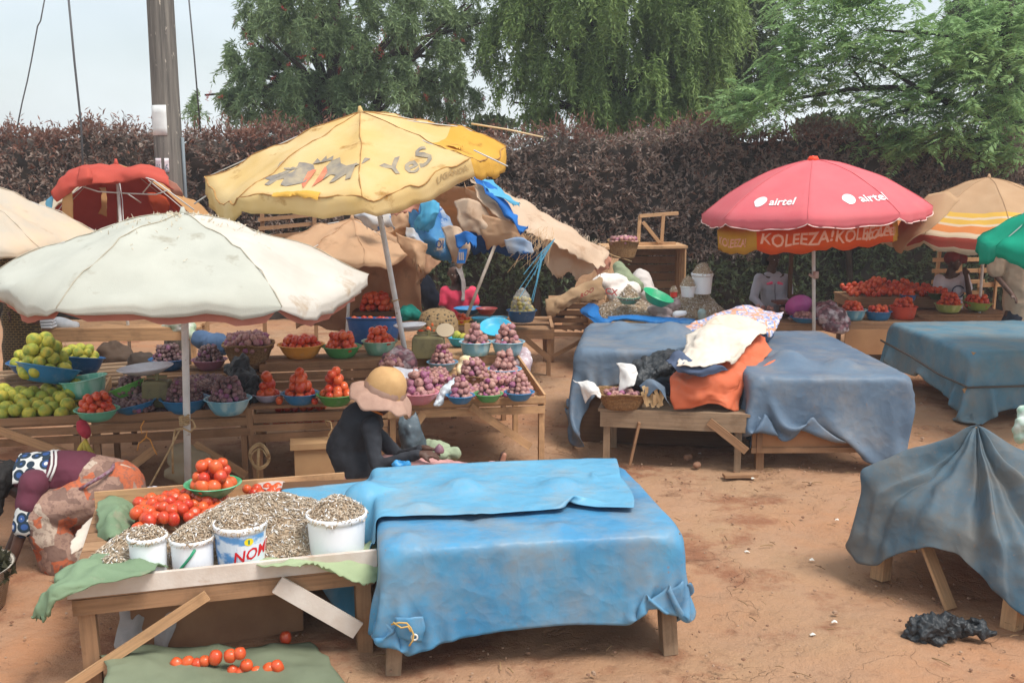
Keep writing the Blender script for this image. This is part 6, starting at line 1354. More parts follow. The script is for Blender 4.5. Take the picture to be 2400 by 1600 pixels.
PATCH = [
 (LTN, [[(1105, 418, 13.3), (1180, 446, 13.2), (1260, 490, 13.2), (1340, 535, 13.2), (1420, 592, 13.2)], [(1120, 455, 12.9), (1190, 490, 12.8), (1270, 530, 12.8), (1345, 565, 12.8), (1425, 605, 12.9)], [(1150, 500, 12.7), (1205, 530, 12.6), (1275, 562, 12.6), (1340, 590, 12.6), (1415, 625, 12.7)]], 2),
 (BRT, [[(1108, 418, 13.1), (1130, 424, 13.), (1160, 440, 12.9)], [(1135, 450, 12.8), (1165, 470, 12.7), (1190, 485, 12.7)], [(1175, 500, 12.6), (1195, 515, 12.5), (1215, 525, 12.5)], [(1215, 540, 12.5), (1226, 545, 12.45), (1242, 532, 12.5)]], 3),
 (CYP, [[(1106, 414, 13.15), (1150, 420, 13.1)], [(1150, 450, 12.75), (1195, 465, 12.75)], [(1195, 480, 12.7), (1215, 480, 12.7)]], 4),
 (TP, [[(960, 455, 13.6), (1030, 445, 13.6), (1110, 440, 13.4)], [(985, 520, 13.9), (1060, 505, 14.), (1150, 500, 13.6)], [(1000, 590, 14.), (1080, 560, 14.1), (1200, 545, 13.7)]], 5),
 (TP, [[(1085, 430, 13.4), (1130, 460, 13.2), (1165, 490, 13.)], [(1100, 490, 13.6), (1160, 520, 13.4), (1210, 530, 13.2)], [(1120, 560, 13.8), (1180, 570, 13.6), (1260, 570, 13.3)], [(1180, 590, 13.8), (1230, 600, 13.5), (1290, 590, 13.3)]], 6),
 (WPN, [[(815, 430, 12.9), (845, 425, 12.8), (870, 440, 12.8)], [(830, 475, 12.9), (860, 470, 12.8), (895, 480, 12.8)], [(850, 520, 13.), (880, 515, 12.9), (925, 510, 12.9)]], 7),
 (SAL, [[(890, 460, 13.2), (930, 455, 13.1), (985, 448, 13.1)], [(900, 480, 13.2), (940, 478, 13.1), (980, 490, 13.)], [(910, 490, 13.2), (945, 492, 13.1), (975, 500, 13.1)]], 8),
 (TP, [[(905, 500, 13.1), (945, 490, 13.), (965, 478, 13.)], [(875, 545, 13.), (920, 540, 12.9), (955, 530, 12.9)], [(865, 560, 13.1), (910, 560, 13.), (945, 560, 13.)]], 9),
 (BP, [[(955, 500, 12.9), (985, 470, 12.8), (1010, 470, 12.9)], [(965, 540, 12.8), (1000, 520, 12.7), (1030, 520, 12.8)], [(985, 570, 12.7), (1015, 560, 12.6), (1045, 560, 12.7)], [(1000, 590, 12.8), (1030, 595, 12.7), (1060, 610, 12.8)], [(1010, 605, 12.9), (1040, 615, 12.8), (1058, 622, 12.9)]], 10),
 (WPN, [[(1000, 470, 13.3), (1040, 490, 13.2), (1060, 520, 13.1)], [(1005, 520, 13.1), (1040, 540, 13.), (1075, 560, 13.)], [(1020, 560, 13.1), (1045, 575, 13.), (1070, 590, 13.)]], 11),
 (LTN, [[(1035, 530, 12.8), (1060, 535, 12.7), (1095, 555, 12.8)], [(1050, 580, 12.7), (1075, 580, 12.65), (1100, 590, 12.7)], [(1060, 610, 12.8), (1075, 620, 12.7), (1090, 615, 12.8)]], 12),
 (DKB, [[(1100, 545, 13.6), (1150, 555, 13.5), (1240, 560, 13.3), (1330, 580, 13.2)], [(1100, 580, 13.5), (1160, 575, 13.4), (1230, 590, 13.3), (1320, 600, 13.2)], [(1105, 600, 13.5), (1160, 590, 13.4), (1230, 605, 13.3), (1310, 612, 13.2)]], 13),
 (LTN, [[(1265, 560, 13.1), (1310, 575, 13.), (1360, 595, 13.), (1400, 620, 13.)], [(1275, 600, 13.), (1310, 610, 12.95), (1350, 620, 12.95), (1385, 640, 12.95)], [(1295, 640, 13.), (1308, 650, 13.), (1330, 640, 13.), (1350, 650, 13.)]], 14),
 (SAL, [[(1390, 610, 13.2), (1420, 595, 13.2), (1440, 605, 13.2)], [(1385, 630, 13.1), (1415, 625, 13.1), (1437, 620, 13.1)], [(1395, 650, 13.1), (1415, 642, 13.1), (1432, 635, 13.1)]], 15),
 (WPN, [[(955, 530, 12.5), (970, 525, 12.45), (985, 545, 12.5)], [(962, 555, 12.45), (978, 558, 12.4), (1000, 575, 12.5)], [(985, 580, 12.5), (990, 590, 12.5), (1000, 600, 12.5)]], 16)]
PATCH += [(WPN, [[(822, 478, 12.2), (860, 486, 12.1), (905, 492, 12.2)], [(838, 512, 12.1), (872, 515, 12.), (912, 512, 12.1)], [(858, 540, 12.2), (885, 536, 12.1), (918, 530, 12.2)]], 21),
 (SAL, [[(905, 478, 12.6), (950, 474, 12.5), (990, 468, 12.5)], [(915, 500, 12.5), (955, 496, 12.4), (985, 498, 12.5)]], 22),
 (LTN, [[(1062, 470, 12.9), (1100, 462, 12.8), (1140, 480, 12.8)], [(1075, 520, 12.75), (1110, 515, 12.7), (1160, 530, 12.7)], [(1092, 548, 12.8), (1130, 552, 12.7), (1180, 560, 12.7)]], 23),
 (CYP, [[(990, 474, 12.6), (1012, 466, 12.5), (1030, 472, 12.6)], [(985, 505, 12.5), (1005, 512, 12.4), (1022, 505, 12.5)], [(972, 535, 12.6), (990, 545, 12.5), (1008, 540, 12.6)]], 24),
 (TP, [[(1120, 500, 12.75), (1165, 505, 12.65), (1215, 530, 12.6)], [(1130, 545, 12.7), (1180, 548, 12.6), (1235, 560, 12.6)], [(1150, 575, 12.75), (1200, 580, 12.65), (1250, 585, 12.65)]], 25),
 (BRT, [[(1060, 552, 12.6), (1090, 548, 12.55), (1110, 560, 12.6)], [(1070, 580, 12.55), (1095, 575, 12.5), (1112, 585, 12.55)]], 26),
 (WPN, [[(1185, 560, 12.5), (1215, 552, 12.45), (1245, 565, 12.5)], [(1195, 585, 12.5), (1222, 592, 12.45), (1250, 590, 12.5)]], 27)]
for m, rows, sd_ in PATCH: sheet('patch', pxn(rows), m, sh, 9, .045, 4.5, sd_, fray=.03)
b = MB(); b.tube([aty(1184, 515, 12.75), aty(1094, 742, 12.6)], .02, 10); o = b.build('pole', mat('whitewashed_pole', lin(206, 196, 184), lin(180, 164, 148), 9, .8), sh, True)
b = MB(); b.tube([aty(1350, 560, 13.2), aty(1440, 600, 13.4), aty(1480, 612, 15.)], .008, 5); b.build('guy_rope', RP, sh, True)
# printed marks on the sacks
for px, py, Y, w, h_ in ((1080, 600, 12.55, .1, .17), (1030, 572, 12.45, .07, .14)):
    q = aty(px, py, Y); b = MB(); b.add([q+Vector((-w/2, 0, -h_/2)), q+Vector((w/2, -.01, -h_/2)), q+Vector((w/2+.03, 0, h_/2)), q+Vector((-w/2+.03, 0, h_/2))], [(0, 1, 2, 3)]); b.build('print_block', BRT if w > .08 else LTN, sh)
    vs, fs = text2d('III' if w > .08 else 'OI', .1); decal('print_mark', [(vs, fs)], lambda x, y: q+Vector((x*.9+.005, -.012, y*1.3-.045)), LTN if w > .08 else DKB, sh)
# frayed cords
b = MB()
for k in range(46):
    q = aty(R_.uniform(1225, 1300), R_.uniform(525, 570), 12.55); l = R_.uniform(.1, .42); b.tube([q, q+Vector((R_.uniform(-.12, .02), -.02, -l*.5)), q+Vector((R_.uniform(-.28, -.02), -.02, -l))], .0022, 3)
b.build('fringe', mat('straw_fibre', lin(214, 180, 140), None, 4, .9), sh); b = MB()
for k in range(9):
    q = aty(1300, 560, 12.5); l = R_.uniform(.4, .75); b.tube([q, q+Vector((-.15, -.02, -l*.35)), q+Vector((R_.uniform(-.5, -.2), -.03, -l))], .005, 4)
b.build('blue_cords', mat('blue_twine', lin(90, 160, 190), None, 4, .7), sh)
b = MB()
for k in range(260):
    t = R_.random(); q = aty(1108+t*310, 418+t*172+R_.uniform(-2, 4), 13.25); l = R_.uniform(.02, .09); b.tube([q, q+Vector((R_.uniform(-.04, .05), R_.uniform(-.03, .03), l))], .003, 3)
b.build('fringe', mat('pale_fibre', lin(226, 208, 186), None, 4, .9), sh)
# ================================================================== people
SKIN = mat('dark_skin', lin(74, 52, 42), lin(88, 60, 48), 6, .5, spec=.35)
SOLE = mat('pale_sole', lin(172, 122, 100), None, 4, .6)
HAIR = mat('black_hair', lin(24, 21, 20), lin(36, 32, 30), 30, .7, .5, 90)
def A3(p): return aty(*p)
def head(c, f, k=1.):
    f = Vector(f).normalized(); up = Vector((0, 0, 1)); s = f.cross(up).normalized(); up = s.cross(f)
    P = lambda a, b, d: c+(f*a+s*b+up*d)*k
    return [(P(-.02, 0, .035), P(.01, 0, .03), .094*k, .09*k), (P(.025, 0, -.02), P(.03, 0, -.05), .08*k, .066*k), (P(.05, 0, -.085), P(.055, 0, -.095), .045*k, .036*k),
            (P(.095, 0, .0), P(.113, 0, -.03), .012*k, .018*k), (P(.09, -.02, -.066), P(.09, .02, -.066), .015*k, .015*k), (P(0, .088, -.01), P(-.01, .09, .01), .02*k, .022*k), (P(0, -.088, -.01), P(-.01, -.09, .01), .02*k, .022*k), (P(-.015, 0, -.09), P(-.035, 0, -.17), .05*k, .054*k)], P
def hand(w, d, n, curl=.5, side=1, k=1.):
    d = Vector(d).normalized(); n = Vector(n); n = (n-d*n.dot(d)).normalized(); s = d.cross(n)*side
    sg = [(w, w+d*.03*k, .026*k, .03*k)]+[(w+d*.02*k+s*o*k, w+d*.085*k+s*o*1.15*k, .017*k, .014*k) for o in (-.026, -.008, .01, .027)]
    for o, l in ((-.03, .06), (-.01, .075), (.011, .072), (.031, .056)):
        a = w+d*.085*k+s*o*k; m = a+(d*math.cos(curl*.6)+n*math.sin(curl*.6))*l*.55*k; e = m+(d*math.cos(curl*1.6)+n*math.sin(curl*1.6))*l*.5*k
        sg += [(a, m, .0098*k, .009*k), (m, e, .009*k, .0075*k)]
    t0 = w+d*.02*k-s*.03*k; t1 = t0+(d*.6-s*.6+n*.35).normalized()*.04*k; t2 = t1+(d*.9-s*.1+n*.4).normalized()*.032*k
    return sg+[(t0, t1, .013*k, .011*k), (t1, t2, .011*k, .009*k)]
def eyes(P, root, k=1.):
    for b_ in (-.033, .033):
        q = MB(); c = P(.083, b_, .004)
        q.lathe([(max(1e-4, math.sin(t)*.011*k), -math.cos(t)*.011*k) for t in np.linspace(0, PI, 7)], 10, Matrix.Translation(c)); q.build('eye', mat('eye_white', lin(206, 196, 186), None, 4, .3), root, True)
# --- seated woman in a sun hat
r1 = thing('person', 'person in a yellow and pink sun hat and black long sleeved top, seated sorting goods', 'person', A3((835, 1150, 8.15)))
r1.location.z = 0
pel, mid, ch, nk = A3((838, 1118, 8.15)), A3((812, 1050, 8.17)), A3((848, 985, 8.15)), A3((876, 945, 8.12)); hc = A3((896, 930, 8.1))
shn, shf = A3((872, 1000, 7.97)), A3((862, 990, 8.34)); eln, elf = A3((884, 1092, 7.86)), A3((935, 1075, 8.38)); wrn, wrf = A3((985, 1064, 7.8)), A3((992, 1050, 8.12))
kn, kf = A3((1010, 1112, 8.2)), A3((1020, 1105, 8.45)); an, af = A3((1160, 1118, 8.35)), A3((1168, 1112, 8.55))
hs, PH = head(hc, (.8, -.12, -.45)); DW = Vector((1, .1, -.05))
arms = [(shn, eln, .055, .044), (eln, wrn, .042, .03), (shf, elf, .055, .044), (elf, wrf, .042, .03)]
legs = [(pel+Vector((.05, -.08, 0)), kn, .1, .07), (kn, an, .062, .04), (pel+Vector((.05, .1, 0)), kf, .1, .07), (kf, af, .062, .04), (an, an+Vector((.03, -.02, .04)), .042, .036), (an+Vector((.03, -.02, .04)), an+Vector((.07, -.03, .2)), .036, .022), (af, af+Vector((.04, 0, .18)), .036, .022)]
tor = [(pel, mid, .165, .14), (mid, ch, .14, .15), (ch, nk, .12, .06), (shn, shf, .07, .07), (nk, hc, .052, .05)]
blob('body', tor+hs+arms+legs+hand(wrn, DW, (0, .3, -1), .5, 1)+hand(wrf, DW+Vector((0, -.2, -.02)), (0, -.3, -1), .7, -1), SKIN, r1, .009, 5)
BT = mat('black_jersey', lin(52, 54, 60), lin(44, 46, 52), 5, .85, .25, 60)
blob('top', [(pel+Vector((0, 0, .05)), mid, .178, .158), (mid, ch, .158, .166), (ch, nk-Vector((.03, 0, .04)), .135, .085), (shn, shf, .085, .085), (shn, eln, .07, .058), (eln, wrn-Vector((.03, 0, 0)), .056, .042), (shf, elf, .07, .058), (elf, wrf-Vector((.03, 0, 0)), .056, .042)], BT, r1, .012, 6, .012, 9, 4)
blob('skirt', [(pel, kn, .17, .11), (pel+Vector((0, .12, 0)), kf, .17, .11), (kn, an, .105, .1), (kf, af-Vector((.06, 0, 0)), .105, .1), (kn, kf, .1, .1)], mat('dusty_pink_cloth', lin(196, 150, 146), lin(180, 132, 130), 7, .9, .3, 60, dirt=lin(120, 110, 100), ds=5, da=(.56, .66)), r1, .016, 5, .02, 9, 5)
def sunhat():
    up = (hc-nk).normalized()*.35+Vector((.2, -.05, .95)); up.normalize(); M_ = Matrix.Translation(hc+up*.055) @ up.to_track_quat('Z', 'X').to_matrix().to_4x4()
    cr_ = MB(); cr_.lathe([(.166, -.01), (.162, .04), (.152, .09), (.132, .135), (.1, .166), (.055, .184), (.001, .19)], 32, M_, 0, lambda p, a: p*(1+.02*math.sin(3*a)))
    cr_.build('hat_crown', mat('mustard_cloth', lin(202, 162, 112), lin(188, 148, 100), 8, .9, .3, 140), r1, True)
    b_ = MB(); pr = [(.16+.1*t, .0-.045*t-.045*t*t) for t in np.linspace(0, 1, 9)]
    b_.lathe(pr, 64, M_, 0, lambda p, a: Vector((p.x, p.y, p.z+(.026*math.sin(3*a+1)+.014*math.sin(7*a)+.008*math.sin(11*a+2))*((math.hypot(p.x, p.y)-.16)/.1))))
    o = b_.build('hat_brim', mat('dusty_pink_brim', lin(184, 150, 132), lin(168, 134, 118), 9, .9, .3, 120), r1, True); md = o.modifiers.new('t', 'SOLIDIFY'); md.thickness = .004
    bl = MB(); bl.lathe([(.168, -.005), (.17, .02), (.164, .045)], 40, M_, 0, lambda p, a: p*(1+.025*math.sin(11*a))); bl.build('hat_band', MATS['dusty_pink_brim'], r1, True)
sunhat()
b = MB(); b.tube([nk+Vector(q) for q in ((-.05, -.09, -.02), (.0, -.105, -.03), (.05, -.08, -.06), (.07, -.04, -.08))], .009, 6); b.build('strap', mat('orange_strap', lin(222, 128, 44)), r1, True)
o = blob('foot_sole', [(an+Vector((.036, -.03, .06)), an+Vector((.078, -.044, .2)), .03, .02)], SOLE, r1, .009, 3)
sb = thing('stool', 'low wooden box stool beneath the person in the sun hat', 'stool', (pel.x, pel.y, 0)); b = MB(); b.box((pel.x, pel.y, (pel.z-.15)/2), (.36, .34, pel.z-.15), .2); b.build('box_body', WOOD, sb)
tag(blob('plastic_wrapper', [(A3((935, 1090, 7.8)), A3((955, 1085, 7.8)), .05, .04)], mat('sky_blue_plastic', lin(42, 140, 208), lin(86, 170, 222), 14, .3), None, .01, 2, .018, 18), 'crumpled bright blue plastic wrapper beside the sun hat wearer\'s forearm', 'wrapper')
ob = MB(); w0 = wrf+Vector((.13, -.06, .0)); ob.lathe([(.001, -.03), (.035, -.02), (.04, 0), (.028, .03), (.006, .05)], 14, Matrix.Translation(w0)); o = ob.build('onion_in_hand', mat('hand_onion', lin(120, 84, 100), lin(150, 110, 120), 12, .5), None, True); o.name = 'onion'; tag(o, 'purple onion held between the hands of the sun hat wearer', 'onion')
# --- bending woman at the frame edge
r2 = thing('person', 'person bending low in a maroon printed top and patchwork skirt at the frame edge', 'person', (A3((200, 1200, 7.2)).x, 7.2, 0))
pel, wa, ch, nk, hc = A3((262, 1142, 7.2)), A3((190, 1108, 7.2)), A3((100, 1112, 7.2)), A3((40, 1118, 7.2)), A3((-2, 1122, 7.18))
s1, s2 = A3((78, 1135, 6.98)), A3((85, 1105, 7.42)); e1, e2 = A3((58, 1225, 6.9)), A3((60, 1205, 7.4)); w1, w2 = A3((28, 1312, 6.85)), A3((20, 1290, 7.35))
k1, k2 = A3((95, 1205, 6.98)), A3((120, 1195, 7.38)); a1, a2 = A3((150, 1345, 7.0)), A3((190, 1335, 7.35))
hs, PH2 = head(hc, (-.75, -.1, -.65))
blob('body', [(pel, wa, .17, .14), (wa, ch, .14, .14), (ch, nk, .13, .06), (nk, hc, .055, .05), (s1, s2, .08, .08), (s1, e1, .055, .045), (e1, w1, .044, .032), (s2, e2, .055, .045), (e2, w2, .044, .032), (pel+Vector((0, -.1, -.03)), k1, .1, .075), (k1, a1, .065, .042), (pel+Vector((0, .1, -.03)), k2, .1, .075), (k2, a2, .065, .042), (a1, a1+Vector((-.16, -.02, -.04)), .04, .03), (a2, a2+Vector((-.16, 0, -.04)), .04, .03)]+hs+hand(w1, (-.4, -.1, -1), (1, 0, -.3), .6, 1)+hand(w2, (-.4, 0, -1), (1, 0, -.3), .6, -1), SKIN, r2, .011, 5)
MRN = mat('maroon_cloth', lin(104, 50, 66), lin(90, 44, 58), 4, .85, .2, 60)
blob('top', [(pel+Vector((-.12, 0, .04)), wa, .17, .158), (wa, ch, .158, .16), (ch, nk+Vector((.04, 0, 0)), .145, .09), (s1, s2, .1, .1), (s1, e1.lerp(s1, .45), .078, .085), (s2, e2.lerp(s2, .45), .078, .085)], MRN, r2, .013, 6, .01, 8, 3)
t = NT('printed_border'); v = t.coord(); vo = t.n('ShaderNodeTexVoronoi'); t.set(vo, 'Scale', 13.); t.set(vo, 'Vector', v); vo.inputs['Randomness'].default_value = .5
dd = vo.outputs['Distance']; c = t.mix(t.ramp(dd, .2, .23), lin(214, 212, 210), lin(52, 84, 140)); c = t.mix(t.ramp(dd, .36, .39), c, lin(36, 52, 66)); c = t.mix(t.ramp(dd, .56, .58), c, lin(206, 206, 202)); BOR = t.finish(c, .85)
blob('sleeve_border', [(e1.lerp(s1, .5), e1.lerp(w1, .12), .082, .074)], BOR, r2, .012, 4, .004, 9)
P = net([[tuple(q+Vector((0, dy, dz))) for dy, dz in ((-.17, .0), (-.13, .1), (-.02, .162), (.1, .13))] for q in (nk.lerp(ch, .25), nk.lerp(ch, .6), ch, ch.lerp(wa, .35))], 7, .006, 9, 2)
b = MB(); b.grid(P); o = b.build('neck_border', BOR, r2, True); md = o.modifiers.new('t', 'SOLIDIFY'); md.thickness = .006
for off in (0., .028):
    b = MB(); b.tube([ch.lerp(wa, .36)+Vector((off+.03*math.sin(i*.9), dy, dz+.006)) for i, (dy, dz) in enumerate(((-.175, .0), (-.155, .06), (-.13, .1), (-.08, .14), (-.02, .166), (.05, .15), (.1, .13)))], .009, 6); b.build('white_braid', mat('white_trim', lin(206, 204, 200), None, 4, .8), r2, True)
t = NT('patchwork_cloth'); v = t.coord(); vo = t.n('ShaderNodeTexVoronoi'); vo.distance = 'CHEBYCHEV'; t.set(vo, 'Scale', 11.); t.set(vo, 'Vector', v); sx = t.n('ShaderNodeSeparateColor'); t.set(sx, 0, vo.outputs['Color'])
c = t.mix(t.ramp(sx.outputs[0], .3, .32), lin(130, 102, 90), lin(160, 128, 112)); c = t.mix(t.ramp(sx.outputs[1], .78, .8), c, lin(186, 100, 66)); c = t.mix(t.ramp(sx.outputs[2], .84, .86), c, lin(190, 170, 152)); c = t.mix(t.math('MULTIPLY', t.ramp(t.noise(v, 40, 3), .5, .6), .5), c, lin(112, 84, 76)); PW = t.finish(c, .9, t.noise(v, 12, 3), .3, .02)
blob('skirt', [(pel+Vector((.03, 0, 0)), wa.lerp(pel, .45), .2, .18), (pel+Vector((-.02, -.08, -.03)), k1+Vector((0, 0, .01)), .17, .135), (pel+Vector((-.02, .1, -.03)), k2, .17, .135), (k1, a1+Vector((0, 0, .1)), .13, .15), (k2, a2+Vector((0, 0, .1)), .13, .15), (k1.lerp(pel, .3), k2.lerp(pel, .3), .13, .13)], PW, r2, .014, 6, .012, 9, 6)
b = MB(); b.tube([A3(q) for q in ((268, 1085, 7.18), (262, 1100, 7.06), (235, 1118, 6.98), (205, 1135, 6.96), (178, 1152, 6.99))], .012, 6); b.build('waist_tie', mat('maroon_tie', lin(120, 62, 76), lin(150, 130, 140), 40, .9), r2, True)
blob('hair', [(hc+Vector((-.02, 0, .03)), hc+Vector((.05, 0, .02)), .108, .1), (hc+Vector((.04, -.05, .02)), hc+Vector((.0, -.1, -.2)), .07, .045), (hc+Vector((.06, .0, .05)), nk+Vector((.05, 0, .05)), .08, .06), (hc+Vector((-.04, -.06, .0)), hc+Vector((-.08, -.08, -.24)), .06, .04)], HAIR, r2, .012, 3, .012, 22, 7)
# basket of greens she reaches into
gb = thing('greens_basket', 'round white rimmed basket of dark leafy greens by the bending person', 'basket', A3((10, 1430, 6.75))); gb.location.z = 0
q = A3((-110, 1430, 6.3)); q.z = 0; b = MB(); b.lathe([(.001, 0), (.3, 0), (.36, .26), (.375, .27), (.35, .26), (.29, .02), (.001, .02)], 40, Matrix.Translation(q)); b.build('basket_body', weave('pale_weave', lin(150, 140, 126), lin(206, 198, 184)), gb, True)
n = 1500; a = NR.uniform(0, 2*PI, n); rr = np.sqrt(NR.random(n))*.33; Pq = np.stack([q.x+rr*np.cos(a), q.y+rr*np.sin(a), .2+.22*(1-(rr/.34)**2)*NR.uniform(.6, 1, n)], 1); V, Q = leaves(Pq, unit(NR.normal(size=(n, 3))+np.array([0, -.2, .5])), .09, .05); npmesh('greens', V, Q, leafmat('wilted_greens', [lin(40, 40, 28), lin(84, 80, 50), lin(60, 58, 40)]), gb)
# --- people behind the far tables
def seated(label, hp, shl, shr, hip, Y, elb, wr, face, topm, nm='top', k=1., stand=False, vneck=True):
    root = thing('person', label, 'person', (A3((*hip, Y)).x, Y, 0)); hc = A3((*hp, Y-.02)); s1, s2 = A3((*shl, Y)), A3((*shr, Y)); pv = A3((*hip, Y+.05)); nk = (s1+s2)/2+Vector((0, 0, .06)); ch = (s1+s2)/2+Vector((0, 0, -.12))
    e = [A3((*q[:2], Y+q[2])) for q in elb]; w_ = [A3((*q[:2], Y+q[2])) for q in wr]; hs, PH = head(hc, face, k)
    lw = [(pv+Vector((sx*.09, 0, 0)), Vector((pv.x+sx*.1, pv.y-.05 if stand else pv.y-.3, .5 if stand else max(.45, pv.z-.1))), .09, .07) for sx in (-1, 1)]+[(Vector((pv.x+sx*.1, pv.y-.05 if stand else pv.y-.3, .5 if stand else max(.45, pv.z-.1))), Vector((pv.x+sx*.1, pv.y-.05 if stand else pv.y-.25, .06)), .065, .045) for sx in (-1, 1)]+[(Vector((pv.x+sx*.1, pv.y-.03, .04)), Vector((pv.x+sx*.1, pv.y-.2, .03)), .04, .03) for sx in (-1, 1)]
    ar = [(s, ee, .05, .042) for s, ee in zip((s1, s2), e)]+[(ee, ww, .042, .03) for ee, ww in zip(e, w_)]
    hd = sum([hand(ww, ww-ee, (0, -.4, -.6), .6, sd, .95) for ww, ee, sd in zip(w_, e, (1, -1))], [])
    blob('body', [(pv, ch, .14, .13, (1.1, .85)), (ch, nk, .12, .055), (s1, s2, .065, .065), (nk, hc, .05, .05)]+ar+hs+lw+hd, SKIN, root, .012, 5); eyes(PH, root, k)
    return root, hc, s1, s2, pv, nk, ch, e, w_, PH
r3, hc, s1, s2, pv, nk, ch, e, w_, PH = seated('person in a bright pink top seated behind the turquoise bowls under the sack shelter', (1066, 642), (1044, 682), (1106, 682), (1075, 745), 14.9, ((1036, 722, -.05), (1117, 720, -.05)), ((1060, 745, -.3), (1095, 745, -.3)), (.05, -1, -.1), None)
PNK = mat('bright_pink_cloth', lin(222, 66, 96), lin(206, 58, 86), 6, .8, .2, 70)
blob('top', [(pv, ch, .165, .155, (1.15, .85)), (s1+Vector((0, 0, -.01)), ch, .085, .12), (s2+Vector((0, 0, -.01)), ch, .085, .12), (s1, e[0].lerp(s1, .35), .078, .075), (s2, e[1].lerp(s2, .35), .078, .075)], PNK, r3, .013, 4, .008, 10, 3)
blob('hair', [(hc+Vector((0, .03, .05)), hc+Vector((0, .02, .08)), .095, .08)], HAIR, r3, .012, 3, .006, 30)
sheet('headscarf', [[hc+Vector((.02, -.1, .1)), hc+Vector((.1, -.02, .12)), hc+Vector((.05, .1, .12))], [hc+Vector((.09, -.12, -.05)), hc+Vector((.13, 0, -.03)), hc+Vector((.08, .12, 0))], [hc+Vector((.11, -.14, -.22)), hc+Vector((.15, -.02, -.2)), hc+Vector((.1, .12, -.15))], [hc+Vector((.09, -.19, -.36)), hc+Vector((.13, -.12, -.36)), hc+Vector((.12, -.02, -.3))]], mat('grey_scarf', lin(150, 142, 138), lin(122, 114, 112), 12, .9), r3, 6, .012, 9)
r4, hc, s1, s2, pv, nk, ch, e, w_, PH = seated('person in a light grey zipped jacket with pink prints under the coral parasol', (1812, 606), (1780, 652), (1842, 652), (1812, 722), 15., ((1766, 698, -.05), (1850, 698, 0)), ((1788, 722, -.25), (1835, 715, -.2)), (.35, -1, -.15), None, stand=True)
GJ = mat('pale_grey_jersey', lin(176, 176, 186), lin(164, 164, 174), 5, .85, .2, 60)
blob('jacket', [(pv, ch, .15, .158, (1.12, .85)), (s1+Vector((0, 0, -.01)), ch, .082, .12), (s2+Vector((0, 0, -.01)), ch, .082, .12), (s1, e[0], .074, .064), (s2, e[1], .074, .064), (e[0], w_[0], .062, .048), (e[1], w_[1], .062, .048), (s1.lerp(nk, .6), s2.lerp(nk, .6), .06, .06)], GJ, r4, .012, 4, .008, 10, 8)
blob('hair', [(hc+Vector((-.02, .04, .06)), hc+Vector((-.05, .03, .12)), .115, .1), (hc+Vector((-.08, .02, .02)), hc+Vector((-.1, .03, -.06)), .07, .05)], HAIR, r4, .013, 3, .012, 26)
for sx in (-1, 1): blob('chest_print', [(ch+Vector((sx*.05-.0, -.145, .07)), ch+Vector((sx*.1, -.135, .055)), .022, .018)], mat('neon_pink_print', lin(236, 96, 130)), r4, .008, 2)
b = MB(); b.tube([ch+Vector((.0, -.15, .06)), ch+Vector((0, -.158, -.05)), pv+Vector((0, -.14, .05))], .005, 5); b.build('zip', mat('zip_grey', lin(96, 96, 104)), r4)
tg = thing('board', 'dark red board laid across the table before the grey jacket', 'board', A3((1850, 712, 14.6))); b = MB(); q = A3((1850, 708, 14.6)); b.box(q, (.42, .3, .03), .05); b.box(q-Vector((0, -.1, .06+(q.z-.66)/2)), (.2, .12, max(.05, q.z-.68))); b.build('board_slab', mat('maroon_board', lin(110, 62, 52), lin(92, 52, 46), 5, .7), tg)
r5, hc, s1, s2, pv, nk, ch, e, w_, PH = seated('person in a white T-shirt with a dark ring print and maroon cap, looking aside', (2232, 614), (2202, 655), (2258, 648), (2226, 740), 15.4, ((2196, 705, -.1), (2272, 690, -.15)), ((2222, 728, -.25), (2264, 645, -.2)), (.9, -.4, .05), None)
WT = mat('white_jersey', lin(206, 208, 220), lin(194, 196, 208), 5, .85, .2, 60)
blob('t_shirt', [(pv, ch, .155, .15, (1.1, .85)), (s1, ch, .08, .12), (s2, ch, .08, .12), (s1, e[0].lerp(s1, .4), .08, .08), (s2, e[1].lerp(s2, .4), .08, .08)], WT, r5, .013, 4, .008, 10, 5)
b = MB(); cq = ch+Vector((.05, -.15, -.06)); b.tube([cq+Vector((math.cos(a)*.085, -.004+.01*abs(math.cos(a)), math.sin(a)*.085)) for a in np.linspace(.5, 2*PI-.2, 24)], .009, 6); b.build('ring_print', mat('navy_print', lin(40, 56, 96)), r5, True)
CAPM = mat('maroon_cap', lin(128, 48, 46), lin(110, 42, 42), 6, .85)
blob('cap', [(hc+Vector((-.02, 0, .06)), hc+Vector((.0, 0, .075)), .104, .1), (hc+Vector((.08, -.03, .05)), hc+Vector((.17, -.07, .05)), .03, .02, (1, 3))], CAPM, r5, .011, 3)
r6, hc, s1, s2, pv, nk, ch, e, w_, PH = seated('person standing in a khaki short sleeved shirt, head hidden behind the teal canopy', (2388, 540), (2352, 588), (2428, 588), (2388, 735), 13.4, ((2330, 640, .1), (2452, 650, 0)), ((2372, 690, -.2), (2440, 720, -.2)), (-.6, -.7, 0), None, stand=True)
KH = mat('khaki_cloth', lin(184, 156, 130), lin(170, 142, 118), 5, .85, .25, 60)
blob('shirt', [(pv+Vector((0, 0, -.02)), ch, .185, .185, (1.1, .85)), (s1, ch, .09, .14), (s2, ch, .09, .14), (s1, e[0].lerp(s1, .2), .095, .115), (s2, e[1].lerp(s2, .3), .095, .105), (s1.lerp(nk, .6), s2.lerp(nk, .6), .07, .07)], KH, r6, .014, 4, .014, 8, 5)
